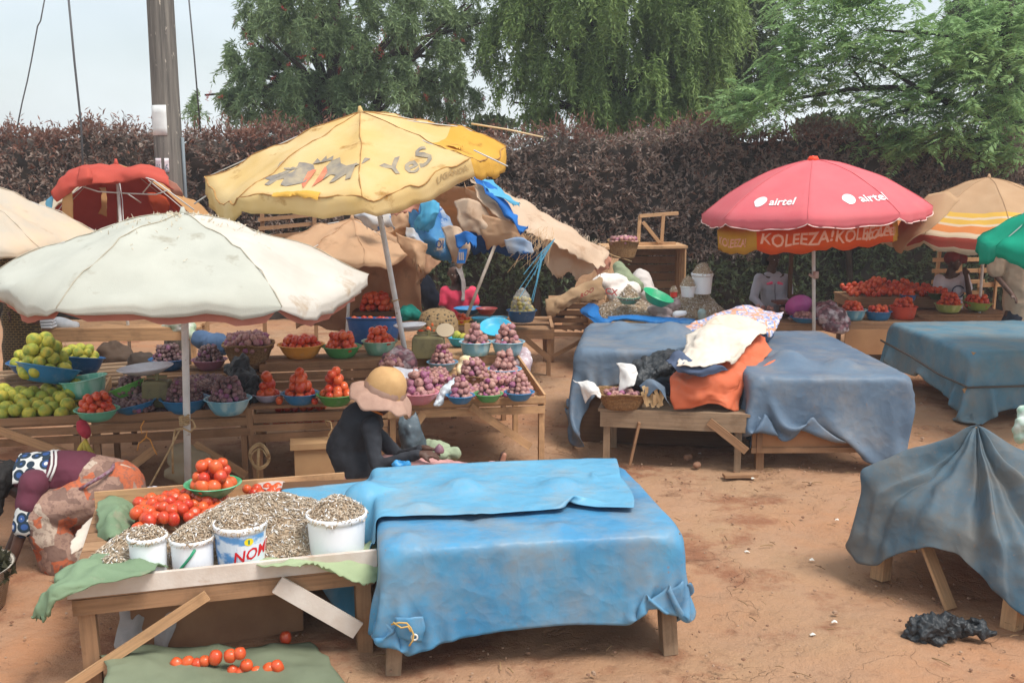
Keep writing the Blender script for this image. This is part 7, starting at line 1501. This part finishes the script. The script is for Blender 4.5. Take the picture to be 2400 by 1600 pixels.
blob('trousers', [(pv+Vector((0, 0, -.02)), pv+Vector((0, 0, -.12)), .17, .17)]+[(pv+Vector((sx*.09, 0, -.12)), Vector((pv.x+sx*.11, pv.y, .08)), .12, .085) for sx in (-1, 1)], mat('dark_trousers', lin(52, 52, 62), lin(44, 44, 54), 5, .85), r6, .016, 4, .01, 7)
r7, hc, s1, s2, pv, nk, ch, e, w_, PH = seated('person standing in a dark geometric patterned dress, mostly hidden behind the white parasol', (48, 560), (15, 610), (82, 610), (48, 745), 12.1, ((5, 680, 0), (95, 680, 0)), ((20, 730, -.1), (88, 735, -.1)), (.6, -.7, 0), None, stand=True)
t = NT('maze_cloth'); bt_ = t.n('ShaderNodeTexBrick'); t.set(bt_, 'Scale', 9.); t.set(bt_, 'Color1', lin(52, 46, 38)); t.set(bt_, 'Color2', lin(40, 36, 32)); t.set(bt_, 'Mortar', lin(112, 94, 58)); bt_.inputs['Mortar Size'].default_value = .05
mp = t.mapping(t.coord(), (1, 1, 1)); rx = t.n('ShaderNodeVectorRotate'); rx.rotation_type = 'X_AXIS'; t.set(rx, 'Vector', mp); rx.inputs['Angle'].default_value = PI/2+.15; t.set(bt_, 'Vector', rx.outputs[0]); MZ = t.finish(bt_.outputs['Color'], .85)
blob('dress', [(pv, ch, .17, .165, (1.1, .9)), (s1, s2, .09, .09), (pv, Vector((pv.x, pv.y, .35)), .2, .235), (s1, e[0].lerp(s1, .4), .08, .08), (s2, e[1].lerp(s2, .4), .08, .08)], MZ, r7, .016, 4, .012, 6)
# ================================================================== rags, sacks and clutter
ORT = clothm('orange_tarp', lin(222, 122, 86), lin(212, 106, 72), .12, lin(196, 130, 104), (.58, .75), .55, bs=14); WSK = clothm('white_sack_cloth', lin(232, 222, 208), lin(222, 206, 188), .15, lin(190, 160, 130), (.62, .74)); PATT = None
t = NT('patterned_cloth'); vo = t.n('ShaderNodeTexVoronoi'); vo.feature = 'DISTANCE_TO_EDGE'; t.set(vo, 'Scale', 9.); vo.inputs['Randomness'].default_value = .35; t.set(vo, 'Vector', t.coord()); c = t.mix(t.ramp(t.noise(t.coord(), 30, 3), .45, .55), lin(116, 136, 186), lin(206, 200, 206)); c = t.mix(t.ramp(vo.outputs['Distance'], .06, .1), lin(206, 150, 120), c); PATT = t.finish(c, .85)
BLK = mat('black_plastic', lin(30, 33, 36), lin(48, 52, 56), 9, .42, .8, 28, bd=.02, spec=.4)
NVY = clothm('slate_lining', lin(92, 104, 128), lin(76, 88, 112), .1)
def S(name, lab, cat, rows, m, amp=.02, sc=7, seed=0, n=9, fray=0, th=.006):
    P = net(pxn(rows), n+3, amp*.7, sc, seed); P = crumple(P, amp*.55, 3, seed)
    if fray: P[-1] += NR.uniform(-fray, fray, P[-1].shape)*np.array([.4, .4, 1])
    return cloth(name, P, m, None, lab, cat, th=th, sub=0)
tag(blob('sack_bundle', [(A3((1580, 885, 10.25)), A3((1720, 850, 10.45)), .1, .12), (A3((1650, 910, 10.)), A3((1730, 900, 10.1)), .1, .1), (A3((1700, 800, 11.)), A3((1790, 780, 11.2)), .11, .1), (A3((1640, 835, 10.6)), A3((1740, 800, 10.8)), .12, .11), (A3((1530, 910, 9.95)), A3((1600, 915, 9.95)), .08, .08)], NVY, None, .03, 5, .03, 6), 'lumpy bundle of sacks under the white and orange sheets on the rag table', 'bundle')
S('orange_sheet', 'bright orange tarpaulin sheet spilling over the rag table\'s front', 'sheet', [[(1668, 800, 10.5), (1710, 780, 10.6), (1755, 775, 10.6), (1798, 790, 10.5)], [(1620, 845, 10.05), (1680, 840, 10.05), (1740, 830, 10.1), (1806, 822, 10.25)], [(1578, 880, 9.5), (1650, 880, 9.42), (1715, 880, 9.5), (1780, 862, 9.9)], [(1572, 915, 9.42), (1640, 925, 9.34), (1700, 925, 9.4), (1752, 900, 9.6)], [(1584, 958, 9.4), (1640, 952, 9.36), (1695, 955, 9.36), (1730, 958, 9.42)]], ORT, .05, 5, 3)
S('orange_sheet', 'orange sheet corner curling out beyond the white sack', 'sheet', [[(1768, 868, 9.75), (1800, 850, 9.85), (1826, 838, 9.9)], [(1775, 885, 9.7), (1800, 872, 9.75), (1822, 860, 9.8)]], ORT, .02, 6, 9, 6)
S('white_sheet', 'large creamy white sack sheet with dark lining slumped across the rags', 'sheet', [[(1612, 785, 10.3), (1680, 746, 10.6), (1740, 746, 10.8), (1798, 764, 10.7)], [(1600, 820, 9.8), (1660, 788, 9.9), (1725, 780, 10.1), (1792, 785, 10.35)], [(1596, 842, 9.5), (1650, 832, 9.5), (1705, 818, 9.65), (1752, 808, 9.95)], [(1592, 858, 9.32), (1640, 860, 9.25), (1692, 854, 9.35), (1722, 846, 9.6)]], WSK, .05, 5, 5)
S('slate_sheet', 'slate blue reversed side of a sack folded below the white sheet', 'sheet', [[(1560, 842, 9.6), (1592, 822, 9.6), (1630, 850, 9.35)], [(1575, 858, 9.45), (1620, 866, 9.28), (1690, 856, 9.3)], [(1590, 872, 9.35), (1640, 882, 9.24), (1710, 866, 9.32)]], NVY, .035, 7, 6, 8)
S('patterned_sheet', 'blue and orange patterned cloth bundled behind the white sheet', 'sheet', [[(1590, 772, 11.2), (1680, 735, 11.6), (1760, 722, 11.8), (1830, 735, 11.6)], [(1620, 785, 10.8), (1690, 752, 11.1), (1760, 742, 11.2), (1828, 752, 11.2)], [(1680, 770, 10.7), (1720, 760, 10.9), (1780, 765, 10.9), (1800, 790, 10.9)]], PATT, .05, 5, 7)
tag(blob('black_bag', [(A3((1500, 870, 9.8)), A3((1570, 845, 10.)), .1, .12), (A3((1490, 895, 9.7)), A3((1520, 888, 9.7)), .08, .09), (A3((1555, 868, 9.75)), A3((1590, 862, 9.8)), .08, .05)], BLK, None, .016, 2, .045, 11, 4), 'crumpled black plastic bag between the white sheet and straw basket', 'bag')
S('blue_rag', 'short blue tarpaulin strip folded beside the orange sheet', 'rag', [[(1500, 905, 9.55), (1525, 888, 9.5), (1560, 905, 9.45)], [(1510, 920, 9.45), (1535, 900, 9.42), (1562, 930, 9.4)], [(1520, 930, 9.42), (1545, 912, 9.4), (1570, 952, 9.38)]], TS, .015, 7, 8, 6)
for rows, lab in (([[(1448, 915, 9.55), (1455, 870, 9.6), (1446, 850, 9.62)], [(1470, 905, 9.5), (1478, 870, 9.55), (1480, 852, 9.6)], [(1482, 905, 9.5), (1492, 880, 9.55), (1490, 872, 9.6)]], 'white crumpled paper standing up in the rag table basket'), ([[(1342, 892, 9.5), (1380, 896, 9.4), (1400, 908, 9.4)], [(1360, 905, 9.4), (1388, 912, 9.34), (1404, 920, 9.4)], [(1375, 945, 9.4), (1392, 925, 9.34), (1405, 932, 9.4)]], 'white torn paper drooping over the straw basket\'s outer rim')): S('paper', lab, 'paper', rows, mat('white_paper', lin(232, 230, 226), lin(216, 214, 210), 8, .7), .022, 10, len(lab), 6)
sc_ = thing('husk_scraps', 'bundle of pale dry corn husk strips beside the straw basket', 'husks', A3((1530, 945, 9.45)))
for k in range(12):
    b = MB(); q = A3((1512+R_.uniform(0, 42), 955-R_.uniform(0, 12), 9.45)); d_ = Vector((R_.uniform(-.08, .06), R_.uniform(-.05, .03), R_.uniform(.08, .17))); b.beam(q, q+d_, .03, .004, up=(0, -1, .2)); b.build('husk', mat('dry_husk', lin(214, 184, 140), lin(190, 156, 112), 14, .9), sc_)
# fish table sacks and blue sheet
FT = clothm('vivid_blue_tarp', lin(38, 118, 190), lin(30, 104, 172), .12, lin(96, 150, 196), (.58, .72), .45)
S('blue_sheet', 'vivid blue plastic sheet with rolled edge hanging off the back fish table', 'sheet', [[(1378, 712, 14.4), (1392, 712, 14.2), (1400, 716, 14.2)], [(1362, 730, 14.2), (1380, 735, 13.9), (1410, 744, 13.85)], [(1388, 752, 13.75), (1410, 752, 13.7), (1440, 748, 13.75)], [(1412, 772, 13.7), (1424, 776, 13.68), (1428, 752, 13.74)]], FT, .02, 7, 3, 8)
S('blue_sheet', 'rolled blue plastic edge along the front of the back fish table', 'sheet', [[(1424, 742, 13.95), (1480, 738, 13.95), (1550, 742, 13.95), (1630, 748, 13.95)], [(1424, 748, 13.74), (1480, 744, 13.74), (1550, 750, 13.74), (1628, 754, 13.74)], [(1430, 752, 13.76), (1480, 750, 13.72), (1550, 758, 13.7), (1626, 762, 13.72)]], FT, .015, 7, 4, 8)
def lump(nm, lab, cat, pts, m, vox=.02, amp=.03, sc=7): return tag(blob(nm, [(A3((a, b_, Y)), A3((a2, b2, Y2)), r, q) for a, b_, Y, a2, b2, Y2, r, q in pts], m, None, vox, 4, amp, sc, len(lab)), lab, cat)
S('burlap_sack', 'empty brown burlap sack rolled over the slatted stand', 'sack', [[(1280, 705, 14.75), (1315, 700, 14.75), (1360, 672, 14.9), (1412, 650, 15.)], [(1276, 700, 14.55), (1310, 698, 14.5), (1355, 672, 14.6), (1410, 655, 14.75)], [(1280, 722, 14.45), (1318, 712, 14.42), (1362, 692, 14.5), (1414, 680, 14.6)], [(1286, 752, 14.48), (1322, 724, 14.44), (1366, 708, 14.5), (1416, 700, 14.55)]], clothm('burlap', lin(172, 142, 110), lin(150, 122, 92), .05, bs=160), .04, 7, 5, 8, fray=.02)
q = A3((1375, 690, 14.35)); vs, fs = text2d('ROO', .085, .1); decal('lettering', [(vs, fs)], lambda x, y: q+Vector((x*.95, -.05-.1*x, y+x*.55)), mat('faded_red_ink', lin(190, 76, 70)), bpy.data.objects['burlap_sack'])
lump('printed_sack', 'white sack with red stripes and letters heaped behind the grey fish', 'sack', [(1405, 668, 14.9, 1450, 662, 15., .13, .14), (1440, 690, 14.8, 1480, 680, 14.9, .1, .12)], clothm('white_red_sack', lin(226, 214, 206), lin(232, 226, 218), .05, lin(206, 120, 120), (.64, .7)))
q = A3((1432, 690, 14.55)); vs, fs = text2d('CX', .12, .1); decal('lettering', [(vs, fs)], lambda x, y: q+Vector((x, 0, y-x*.2)), MATS['faded_red_ink'], bpy.data.objects['printed_sack'])
lump('green_sack', 'sage green woven sack crumpled on top of the printed sack', 'sack', [(1452, 628, 15.2, 1462, 655, 15.1, .1, .14), (1465, 655, 15.1, 1492, 672, 15., .12, .1)], clothm('sage_sack', lin(150, 160, 130), lin(134, 144, 116), .08))
lump('white_bag', 'smooth white plastic sack bulging beside the open crate', 'sack', [(1505, 655, 15.6, 1515, 690, 15.4, .15, .14), (1530, 690, 15.3, 1535, 712, 15.2, .1, .08)], clothm('dull_white_plastic', lin(214, 206, 200), lin(200, 190, 184), .1))
lump('net_cloth', 'greyish pink netting twisted across the green basin', 'net', [(1545, 700, 14.5, 1580, 715, 14.4, .07, .09), (1530, 728, 14.3, 1560, 735, 14.2, .08, .08), (1545, 742, 14.05, 1570, 748, 14., .06, .05)], mat('pink_grey_net', lin(186, 170, 168), lin(164, 146, 146), 12, .9, .5, 40), .016, .025, 10)
lump('white_scoop', 'white plastic packet lying on the fish beside the netting', 'packet', [(1585, 738, 14.05, 1605, 734, 14.05, .05, .04)], WHITEP, .012, .01)
lump('clear_cup', 'small grey green cup standing at the dark fish heap foot', 'cup', [(1645, 745, 14., 1645, 733, 14., .05, .06)], mat('grey_green_plastic', lin(150, 172, 168), None, 4, .4), .01, .0)
# white bags on the back left table
for i in range(4): q = A3((105, 765-i*7, 12.65)); b = MB(); b.box(q, (.24-.01*i, .18, .034), .1*i); o = b.build('folded_bag', mat('folded_white_plastic', lin(222, 226, 230), lin(206, 210, 216), 9, .4), None); md = o.modifiers.new('b', 'BEVEL'); md.width = .012; tag(o, 'folded white plastic bag in the short stack on the thick plank table', 'bag', 'stacked folded bags')
lump('grey_bundle', 'pale grey plastic bundle lying beside the folded white bags', 'bundle', [(140, 762, 12.8, 175, 765, 12.8, .09, .06)], mat('pale_grey_plastic', lin(190, 198, 206), lin(206, 210, 214), 8, .4), .016, .02)
lump('rag_pile', 'mixed white and green rags heaped behind the grey parasol pole', 'rags', [(400, 762, 12.9, 430, 768, 12.8, .1, .1), (440, 768, 12.7, 455, 790, 12.6, .08, .06)], mat('mixed_rags', lin(206, 206, 200), lin(150, 170, 140), 9, .9), .016, .04, 9)
for i, (px, py, Y, r) in enumerate(((120, 838, 12.0, .17), (262, 832, 12.1, .18), (330, 850, 11.6, .15))):  # added dark lumps, standing in for the shade behind the shallot stall
    lump('shade_lump', ('dark brown sack on the ground nearest the maze patterned dress', 'black sack in the shade under the thick plank table', 'small dark sack behind the blue shallot bowl on the rack')[i], 'sack', [(px, py, Y, px+28, py+14, Y, r, r*.9), (px+10, py+40, Y, px+20, py+50, Y, r*1.1, r)], mat('shade_fill', lin(62, 54, 48), lin(46, 42, 40), 6, .9, rnd=lin(84, 68, 56)), .02, .04)
lump('blue_bag', 'denim blue bag sagging behind the mauve bowl rack', 'bag', [(470, 797, 11.6, 510, 800, 11.6, .1, .1), (500, 805, 11.5, 525, 810, 11.5, .1, .1)], mat('denim_cloth', lin(84, 108, 140), lin(70, 94, 124), 6, .9), .018, .03)
lump('black_bag', 'shiny black plastic bag slumped by the lavender bowl', 'bag', [(565, 868, 9.4, 575, 900, 9.3, .12, .11), (540, 862, 9.5, 565, 858, 9.45, .06, .07), (592, 900, 9.2, 595, 935, 9.15, .06, .05)], BLK, .014, .035, 13)
lump('dark_bag', 'dark navy bag leaning among the shaded sacks beside the pink top', 'bag', [(985, 670, 14.2, 1010, 700, 14.2, .17, .14), (955, 660, 14.3, 985, 690, 14.3, .1, .12)], mat('navy_cloth', lin(48, 52, 68), lin(40, 44, 58), 6, .85), .02, .03)
# bags on the onion stall
S('white_plastic_bag', 'thin white plastic bag laid behind the rose pink onion bowl', 'bag', [[(920, 855, 9.9), (940, 862, 9.85), (965, 868, 9.85)], [(930, 872, 9.75), (955, 878, 9.7), (985, 872, 9.7)], [(945, 890, 9.65), (968, 892, 9.6), (992, 895, 9.6)]], mat('thin_white_film', lin(222, 224, 232), lin(206, 210, 222), 9, .4), .025, 9, 3, 7)
lump('clear_bag', 'greyish see through plastic bag bunched at the onion stall front', 'bag', [(1035, 925, 9.25, 1055, 905, 9.35, .045, .05), (1030, 940, 9.2, 1022, 948, 9.15, .04, .025), (1058, 900, 9.4, 1068, 892, 9.45, .035, .03)], mat('grey_film', lin(176, 188, 198), lin(206, 214, 220), 14, .25), .01, .02, 18)
lump('garlic_pack', 'packet of pale garlic heads standing among the onions', 'packet', [(1085, 860, 9.95, 1090, 848, 9.95, .06, .07), (1078, 872, 9.85, 1080, 862, 9.9, .035, .04)], mat('garlic', lin(226, 216, 186), lin(214, 184, 120), 12, .6), .012, .012, 16)
# dark bag hanging at the stall, sacks underneath
S('grey_carrier_bag', 'long dark grey carrier bag hanging from the onion stall front', 'bag', [[(940, 960, 8.95), (955, 985, 8.9), (975, 962, 8.95)], [(936, 1000, 8.9), (958, 1000, 8.82), (985, 1000, 8.9)], [(940, 1035, 8.9), (962, 1040, 8.8), (995, 1035, 8.9)], [(942, 1068, 8.92), (968, 1072, 8.85), (1000, 1062, 8.92)]], mat('dark_grey_film', lin(92, 106, 114), lin(74, 86, 94), 8, .35, .4, 14, bd=.02), .03, 8, 4, 8)
lump('green_sack', 'pale green sack corner slumped on the ground behind the sun hat wearer', 'sack', [(1010, 1050, 9., 1030, 1060, 8.95, .09, .1), (1035, 1065, 8.85, 1060, 1060, 8.9, .07, .06)], clothm('pale_green_sack', lin(172, 186, 156), lin(150, 164, 136), .08), .014, .03, 10)
lump('burlap_bundle', 'rolled grey brown sacking on the ground behind the grey pole', 'sack', [(430, 1075, 8.55, 470, 1090, 8.6, .13, .12), (400, 1110, 8.4, 500, 1118, 8.5, .07, .08)], clothm('grey_burlap', lin(160, 146, 120), lin(142, 128, 104), .05), .018, .03)
b = MB(); q = A3((745, 1065, 9.)); b.box((q.x, q.y, .17), (.4, .3, .34), .2); b.box((q.x, q.y-.01, .36), (.46, .34, .05), .2); tag(b.build('carton', MATS['cardboard'], None), 'brown lidded carton on the ground below the tomato stall', 'carton')
b = MB()
for k in range(7): c0 = A3((608, 1070+R_.uniform(-8, 8), 8.75)); rr_ = R_.uniform(.06, .1); b.tube([c0+Vector((math.cos(a)*rr_, -.02*math.sin(3*a), math.sin(a)*rr_*1.2)) for a in np.linspace(0, 2*PI, 18)], .006, 5)
b.tube([A3((606, 1050, 8.75)), A3((604, 1125, 8.75))], .014, 6); tag(b.build('straw_coil', RP, None, True), 'coil of straw rope hung on the post of the tomato stall', 'rope')
b = MB(); b.tube([A3(q) for q in ((338, 985, 8.35), (330, 1000, 8.33), (332, 1015, 8.33), (345, 1010, 8.33), (342, 1025, 8.33), (325, 1040, 8.33), (322, 1055, 8.33))], .005, 5); b.tube([A3(q) for q in ((340, 1022, 8.33), (352, 1030, 8.33), (362, 1055, 8.33), (368, 1065, 8.33))], .005, 5); tag(b.build('string', mat('orange_cord', lin(216, 150, 72)), None, True), 'orange cord dangling on the shallot stall slats', 'cord')
b = MB(); b.tube([A3(q) for q in ((768, 998, 8.95), (762, 985, 8.93), (775, 988, 8.92), (778, 1005, 8.92), (770, 1018, 8.92), (772, 1040, 8.92))], .006, 5); tag(b.build('straw_loop', RP, None, True), 'straw string loop tied on the tomato stall slats', 'string')
lump('red_cloth', 'small crimson cloth tucked beneath the mint bowl of tomatoes', 'cloth', [(190, 998, 8.3, 200, 1015, 8.25, .05, .04)], mat('crimson_cloth', lin(176, 52, 66), lin(158, 44, 58), 8, .85), .012, .015, 12)
# ---- cloths and boxes of the front table
MESH = clothm('sage_mesh', lin(150, 174, 140), lin(132, 156, 124), .3, lin(176, 170, 146), (.58, .72), bs=220); MESHD = clothm('olive_sack', lin(128, 136, 112), lin(112, 120, 98), .1, bs=180)
S('green_netting', 'frayed sage green netting draped over the front table\'s outer corner', 'netting', [[(225, 1300, 5.75), (300, 1290, 5.8), (400, 1325, 5.5)], [(150, 1325, 5.45), (230, 1322, 5.4), (330, 1342, 5.26)], [(115, 1362, 5.3), (180, 1360, 5.2), (262, 1352, 5.2)], [(95, 1400, 5.2), (140, 1400, 5.12), (205, 1380, 5.14)], [(72, 1440, 5.18), (110, 1440, 5.1), (140, 1415, 5.12)]], MESH, .045, 7, 4, 9, fray=.03)
S('green_netting', 'sage green netting bunched upright behind the dried fish buckets', 'netting', [[(235, 1180, 6.6), (262, 1160, 6.7), (300, 1172, 6.8), (345, 1180, 6.9)], [(232, 1225, 6.3), (262, 1205, 6.3), (300, 1205, 6.5), (338, 1195, 6.7)], [(245, 1270, 6.1), (275, 1255, 6.1), (310, 1240, 6.3), (330, 1215, 6.5)]], MESH, .06, 6, 8, 9, fray=.02)
S('green_netting', 'pale green netting rolled over the front table end beside the blue tarpaulin', 'netting', [[(560, 1320, 5.62), (680, 1308, 5.72), (780, 1300, 5.8), (880, 1262, 5.95)], [(600, 1328, 5.5), (690, 1316, 5.58), (790, 1312, 5.68), (893, 1300, 5.8)], [(640, 1330, 5.46), (720, 1325, 5.54), (810, 1338, 5.6), (893, 1340, 5.7)], [(700, 1326, 5.46), (760, 1330, 5.53), (850, 1366, 5.6), (890, 1358, 5.68)]], clothm('pale_mesh', lin(186, 200, 160), lin(168, 184, 144), .25, bs=220), .03, 7, 9, 9, fray=.012)
S('white_sacking', 'white woven sacking edge under the tomato heap near the bending person', 'sacking', [[(165, 1300, 6.2), (205, 1280, 6.3), (250, 1300, 6.)], [(180, 1255, 6.5), (225, 1240, 6.5), (262, 1265, 6.2)], [(225, 1210, 6.8), (262, 1195, 6.7), (290, 1230, 6.4)]], WSK, .03, 9, 5, 8, fray=.02)
S('white_plastic_bag', 'white plastic bag propped behind the tomatoes on the front table', 'bag', [[(305, 1180, 7.), (350, 1140, 7.1), (420, 1150, 7.1)], [(330, 1190, 6.9), (370, 1160, 6.95), (430, 1165, 7.)], [(350, 1195, 6.8), (390, 1180, 6.85), (440, 1178, 6.9)]], MATS['thin_white_film'], .04, 8, 6, 8)
S('white_plastic_bag', 'grimy white plastic sheet over the back corner of the front table', 'bag', [[(590, 1135, 7.05), (650, 1125, 7.1), (690, 1135, 7.1)], [(610, 1145, 6.9), (665, 1140, 6.9), (705, 1165, 6.8)], [(640, 1160, 6.7), (690, 1165, 6.6), (722, 1200, 6.4)]], mat('grimy_film', lin(206, 194, 188), lin(186, 170, 162), 7, .5), .03, 8, 7, 8)
cb = thing('carton', 'open brown carton of tomatoes on the ground under the front table', 'carton', atz(510, 1540, 0)); q = atz(500, 1545, 0); a_ = f1.a+.12; ff = Frame((q.x-.45, q.y+.02), a_)
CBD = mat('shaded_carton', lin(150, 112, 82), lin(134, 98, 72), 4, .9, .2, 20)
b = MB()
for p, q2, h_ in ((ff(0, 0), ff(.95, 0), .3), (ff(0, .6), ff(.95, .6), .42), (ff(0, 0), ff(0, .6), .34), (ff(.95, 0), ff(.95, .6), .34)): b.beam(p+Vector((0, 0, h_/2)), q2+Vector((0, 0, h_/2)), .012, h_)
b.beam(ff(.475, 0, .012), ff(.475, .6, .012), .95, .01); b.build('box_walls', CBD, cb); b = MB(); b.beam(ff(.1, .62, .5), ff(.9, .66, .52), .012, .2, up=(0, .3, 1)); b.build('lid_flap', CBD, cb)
for i in range(8): put('tomato', ff(.12+i*.1, .12+R_.uniform(0, .1), .3+R_.uniform(-.01, .02)), .034, 'half ripe tomato in the carton under the front table', 'tomatoes in the carton')
lump('olive_sack', 'olive green sack spread on the ground below the front table carton', 'sack', [], MESHD) if 0 else S('olive_sack', 'olive green sack spread on the ground below the front table carton', 'sack', [[(230, 1530, 5.35), (330, 1518, 5.5), (480, 1520, 5.6), (640, 1510, 5.7), (730, 1505, 5.75)], [(250, 1560, 5.2), (360, 1550, 5.3), (500, 1560, 5.35), (660, 1560, 5.35), (780, 1560, 5.4)], [(240, 1620, 5.05), (380, 1625, 5.05), (520, 1630, 5.05), (680, 1630, 5.05), (840, 1625, 5.1)]], MESHD, .03, 6, 3, 9)
for px, py in ((415, 1555), (440, 1552), (462, 1556), (480, 1548), (505, 1540), (540, 1536), (562, 1530), (545, 1570), (565, 1576), (578, 1558), (602, 1575), (630, 1568), (650, 1562), (670, 1500)): q = aty(px, py, 5.32 if py > 1510 else 5.8); put('tomato', (q.x, q.y, max(q.z, .04)), .036, 'dark tomato lying on the olive sack under the front table', 'tomatoes on the olive sack')
S('torn_sacking', 'torn white sacking hanging below the front table', 'sacking', [[(282, 1418, 5.7), (320, 1420, 5.68), (360, 1420, 5.7)], [(275, 1470, 5.65), (310, 1475, 5.6), (340, 1470, 5.65)], [(268, 1520, 5.6), (300, 1520, 5.56), (330, 1520, 5.6)], [(285, 1550, 5.6), (305, 1548, 5.58), (325, 1545, 5.6)]], clothm('grey_white_sacking', lin(190, 186, 184), lin(170, 164, 160), .2), .03, 8, 2, 8, fray=.03)
S('torn_sacking', 'pointed torn sacking with a blue edge under the front table', 'sacking', [[(335, 1415, 5.75), (380, 1412, 5.73), (430, 1410, 5.75)], [(345, 1450, 5.7), (385, 1460, 5.68), (418, 1450, 5.7)], [(355, 1490, 5.68), (385, 1500, 5.66), (405, 1490, 5.68)], [(368, 1545, 5.66), (380, 1540, 5.66), (390, 1520, 5.66)]], MATS['grey_white_sacking'], .02, 8, 4, 8)
# ---- black bag and litter on the open ground
bb = atz(2205, 1500, 0)
tag(blob('black_bag', [(bb+Vector((-.12, 0, .06)), bb+Vector((.04, .03, .07)), .08, .075), (bb+Vector((-.16, 0, .045)), bb+Vector((-.02, -.03, .04)), .055, .05), (bb+Vector((.06, .05, .09)), bb+Vector((.17, .05, .08)), .045, .03), (bb+Vector((.16, .05, .05)), bb+Vector((.32, .02, .03)), .04, .022), (bb+Vector((.2, .1, .06)), bb+Vector((.27, .06, .09)), .018, .012)], BLK, None, .007, 1, .028, 26, 8), 'knotted black plastic bag lying on the bare ground near the tented tarpaulin', 'bag')
b = MB()
for k in range(2600):
    x, y = R_.uniform(-4, 6), 4.6+9*R_.random()**1.4; r = R_.uniform(.004, .014)*(2 if R_.random() < .06 else 1); b.lathe([(.001, -r*.5), (r, 0), (r*.7, r*.6), (.001, r*.7)], 5, Matrix.Translation((x, y, .004)) @ Matrix.Rotation(R_.uniform(0, 6), 4, 'Z') @ Matrix.Diagonal((1, R_.uniform(.5, 1), 1, 1)))
o = b.build('pebbles', mat('clay_pebble', lin(150, 110, 84), lin(112, 80, 62), 3, .95, isl=lin(170, 140, 116)), None); tag(o, 'small pebbles and clay crumbs scattered over the bare ground', 'pebbles', kind='stuff')
b = MB()
for k in range(320):
    x, y = R_.uniform(-1.5, 5), R_.uniform(5, 11); l = R_.uniform(.03, .12); a = R_.uniform(0, 6.3); p = Vector((x, y, .008)); q = p+Vector((math.cos(a)*l, math.sin(a)*l, .004)); b.tube([p, p.lerp(q, .5)+Vector((0, 0, .006)), q], R_.uniform(.0015, .004), 4)
tag(b.build('twigs', mat('dry_twig', lin(92, 68, 50), lin(150, 120, 86), 2, .9, isl=lin(160, 130, 92)), None), 'dry twigs and straw bits scattered on the bare ground', 'twigs', kind='stuff')
for i, (px, py) in enumerate(((1750, 1292), (1902, 1310), (1962, 1218), (1955, 1456), (1905, 1486), (1765, 1120), (1640, 1062))):
    q = atz(px, py, .012); P = net([[(q.x-.016, q.y-.01, .008), (q.x, q.y-.012, .014), (q.x+.018, q.y-.006, .008)], [(q.x-.015, q.y+.012, .01), (q.x+.003, q.y+.01, .018), (q.x+.016, q.y+.014, .009)]], 4, .006, 30, i)
    g = MB(); g.grid(P); tag(g.build('paper_scrap', mat('scrap_paper', lin(226, 222, 214), lin(206, 196, 180), 9, .8), None), ('white paper scrap on the ground nearest the blue tarpaulin corner', 'white paper scrap on open ground halfway to the tented tarpaulin', 'pale shell scrap close beside the tented tarpaulin\'s side', 'tiny pale scrap on the open ground near the black bag', 'pale gravel scrap on open ground lowest in the picture', 'pale crumpled scrap at the rag table\'s right leg', 'pale scrap in the shade beneath the rag table')[i], 'scrap')
b = MB(); q = atz(1735, 1118, .0); b.box((q.x, q.y, .018), (.3, .09, .025), .1); tag(b.build('wood_offcut', WOOD, None), 'flat wooden offcut lying at the rag table foot', 'offcut')
for i, (px, py) in enumerate(((1632, 1090), (1610, 1072))): q = atz(px, py, .035); o = blob('stone', [(q, q+Vector((.02, .01, .005)), .035, .03)], mat('clay_stone', lin(150, 112, 88), lin(126, 94, 76), 8, .95), None, .008, 2, .008, 20, i); tag(o, ('rounded clay stone under the rag table', 'smaller grey stone behind the clay one')[i], 'stone')
lump('mesh_sack', 'bundle of mint green and white netting at the far right edge', 'bundle', [(2402, 1008, 9.3, 2425, 1000, 9.3, .11, .1), (2402, 970, 9.35, 2415, 962, 9.35, .06, .05)], mat('mint_net', lin(150, 186, 164), lin(206, 214, 206), 9, .8), .014, .03, 10)
flush_items()
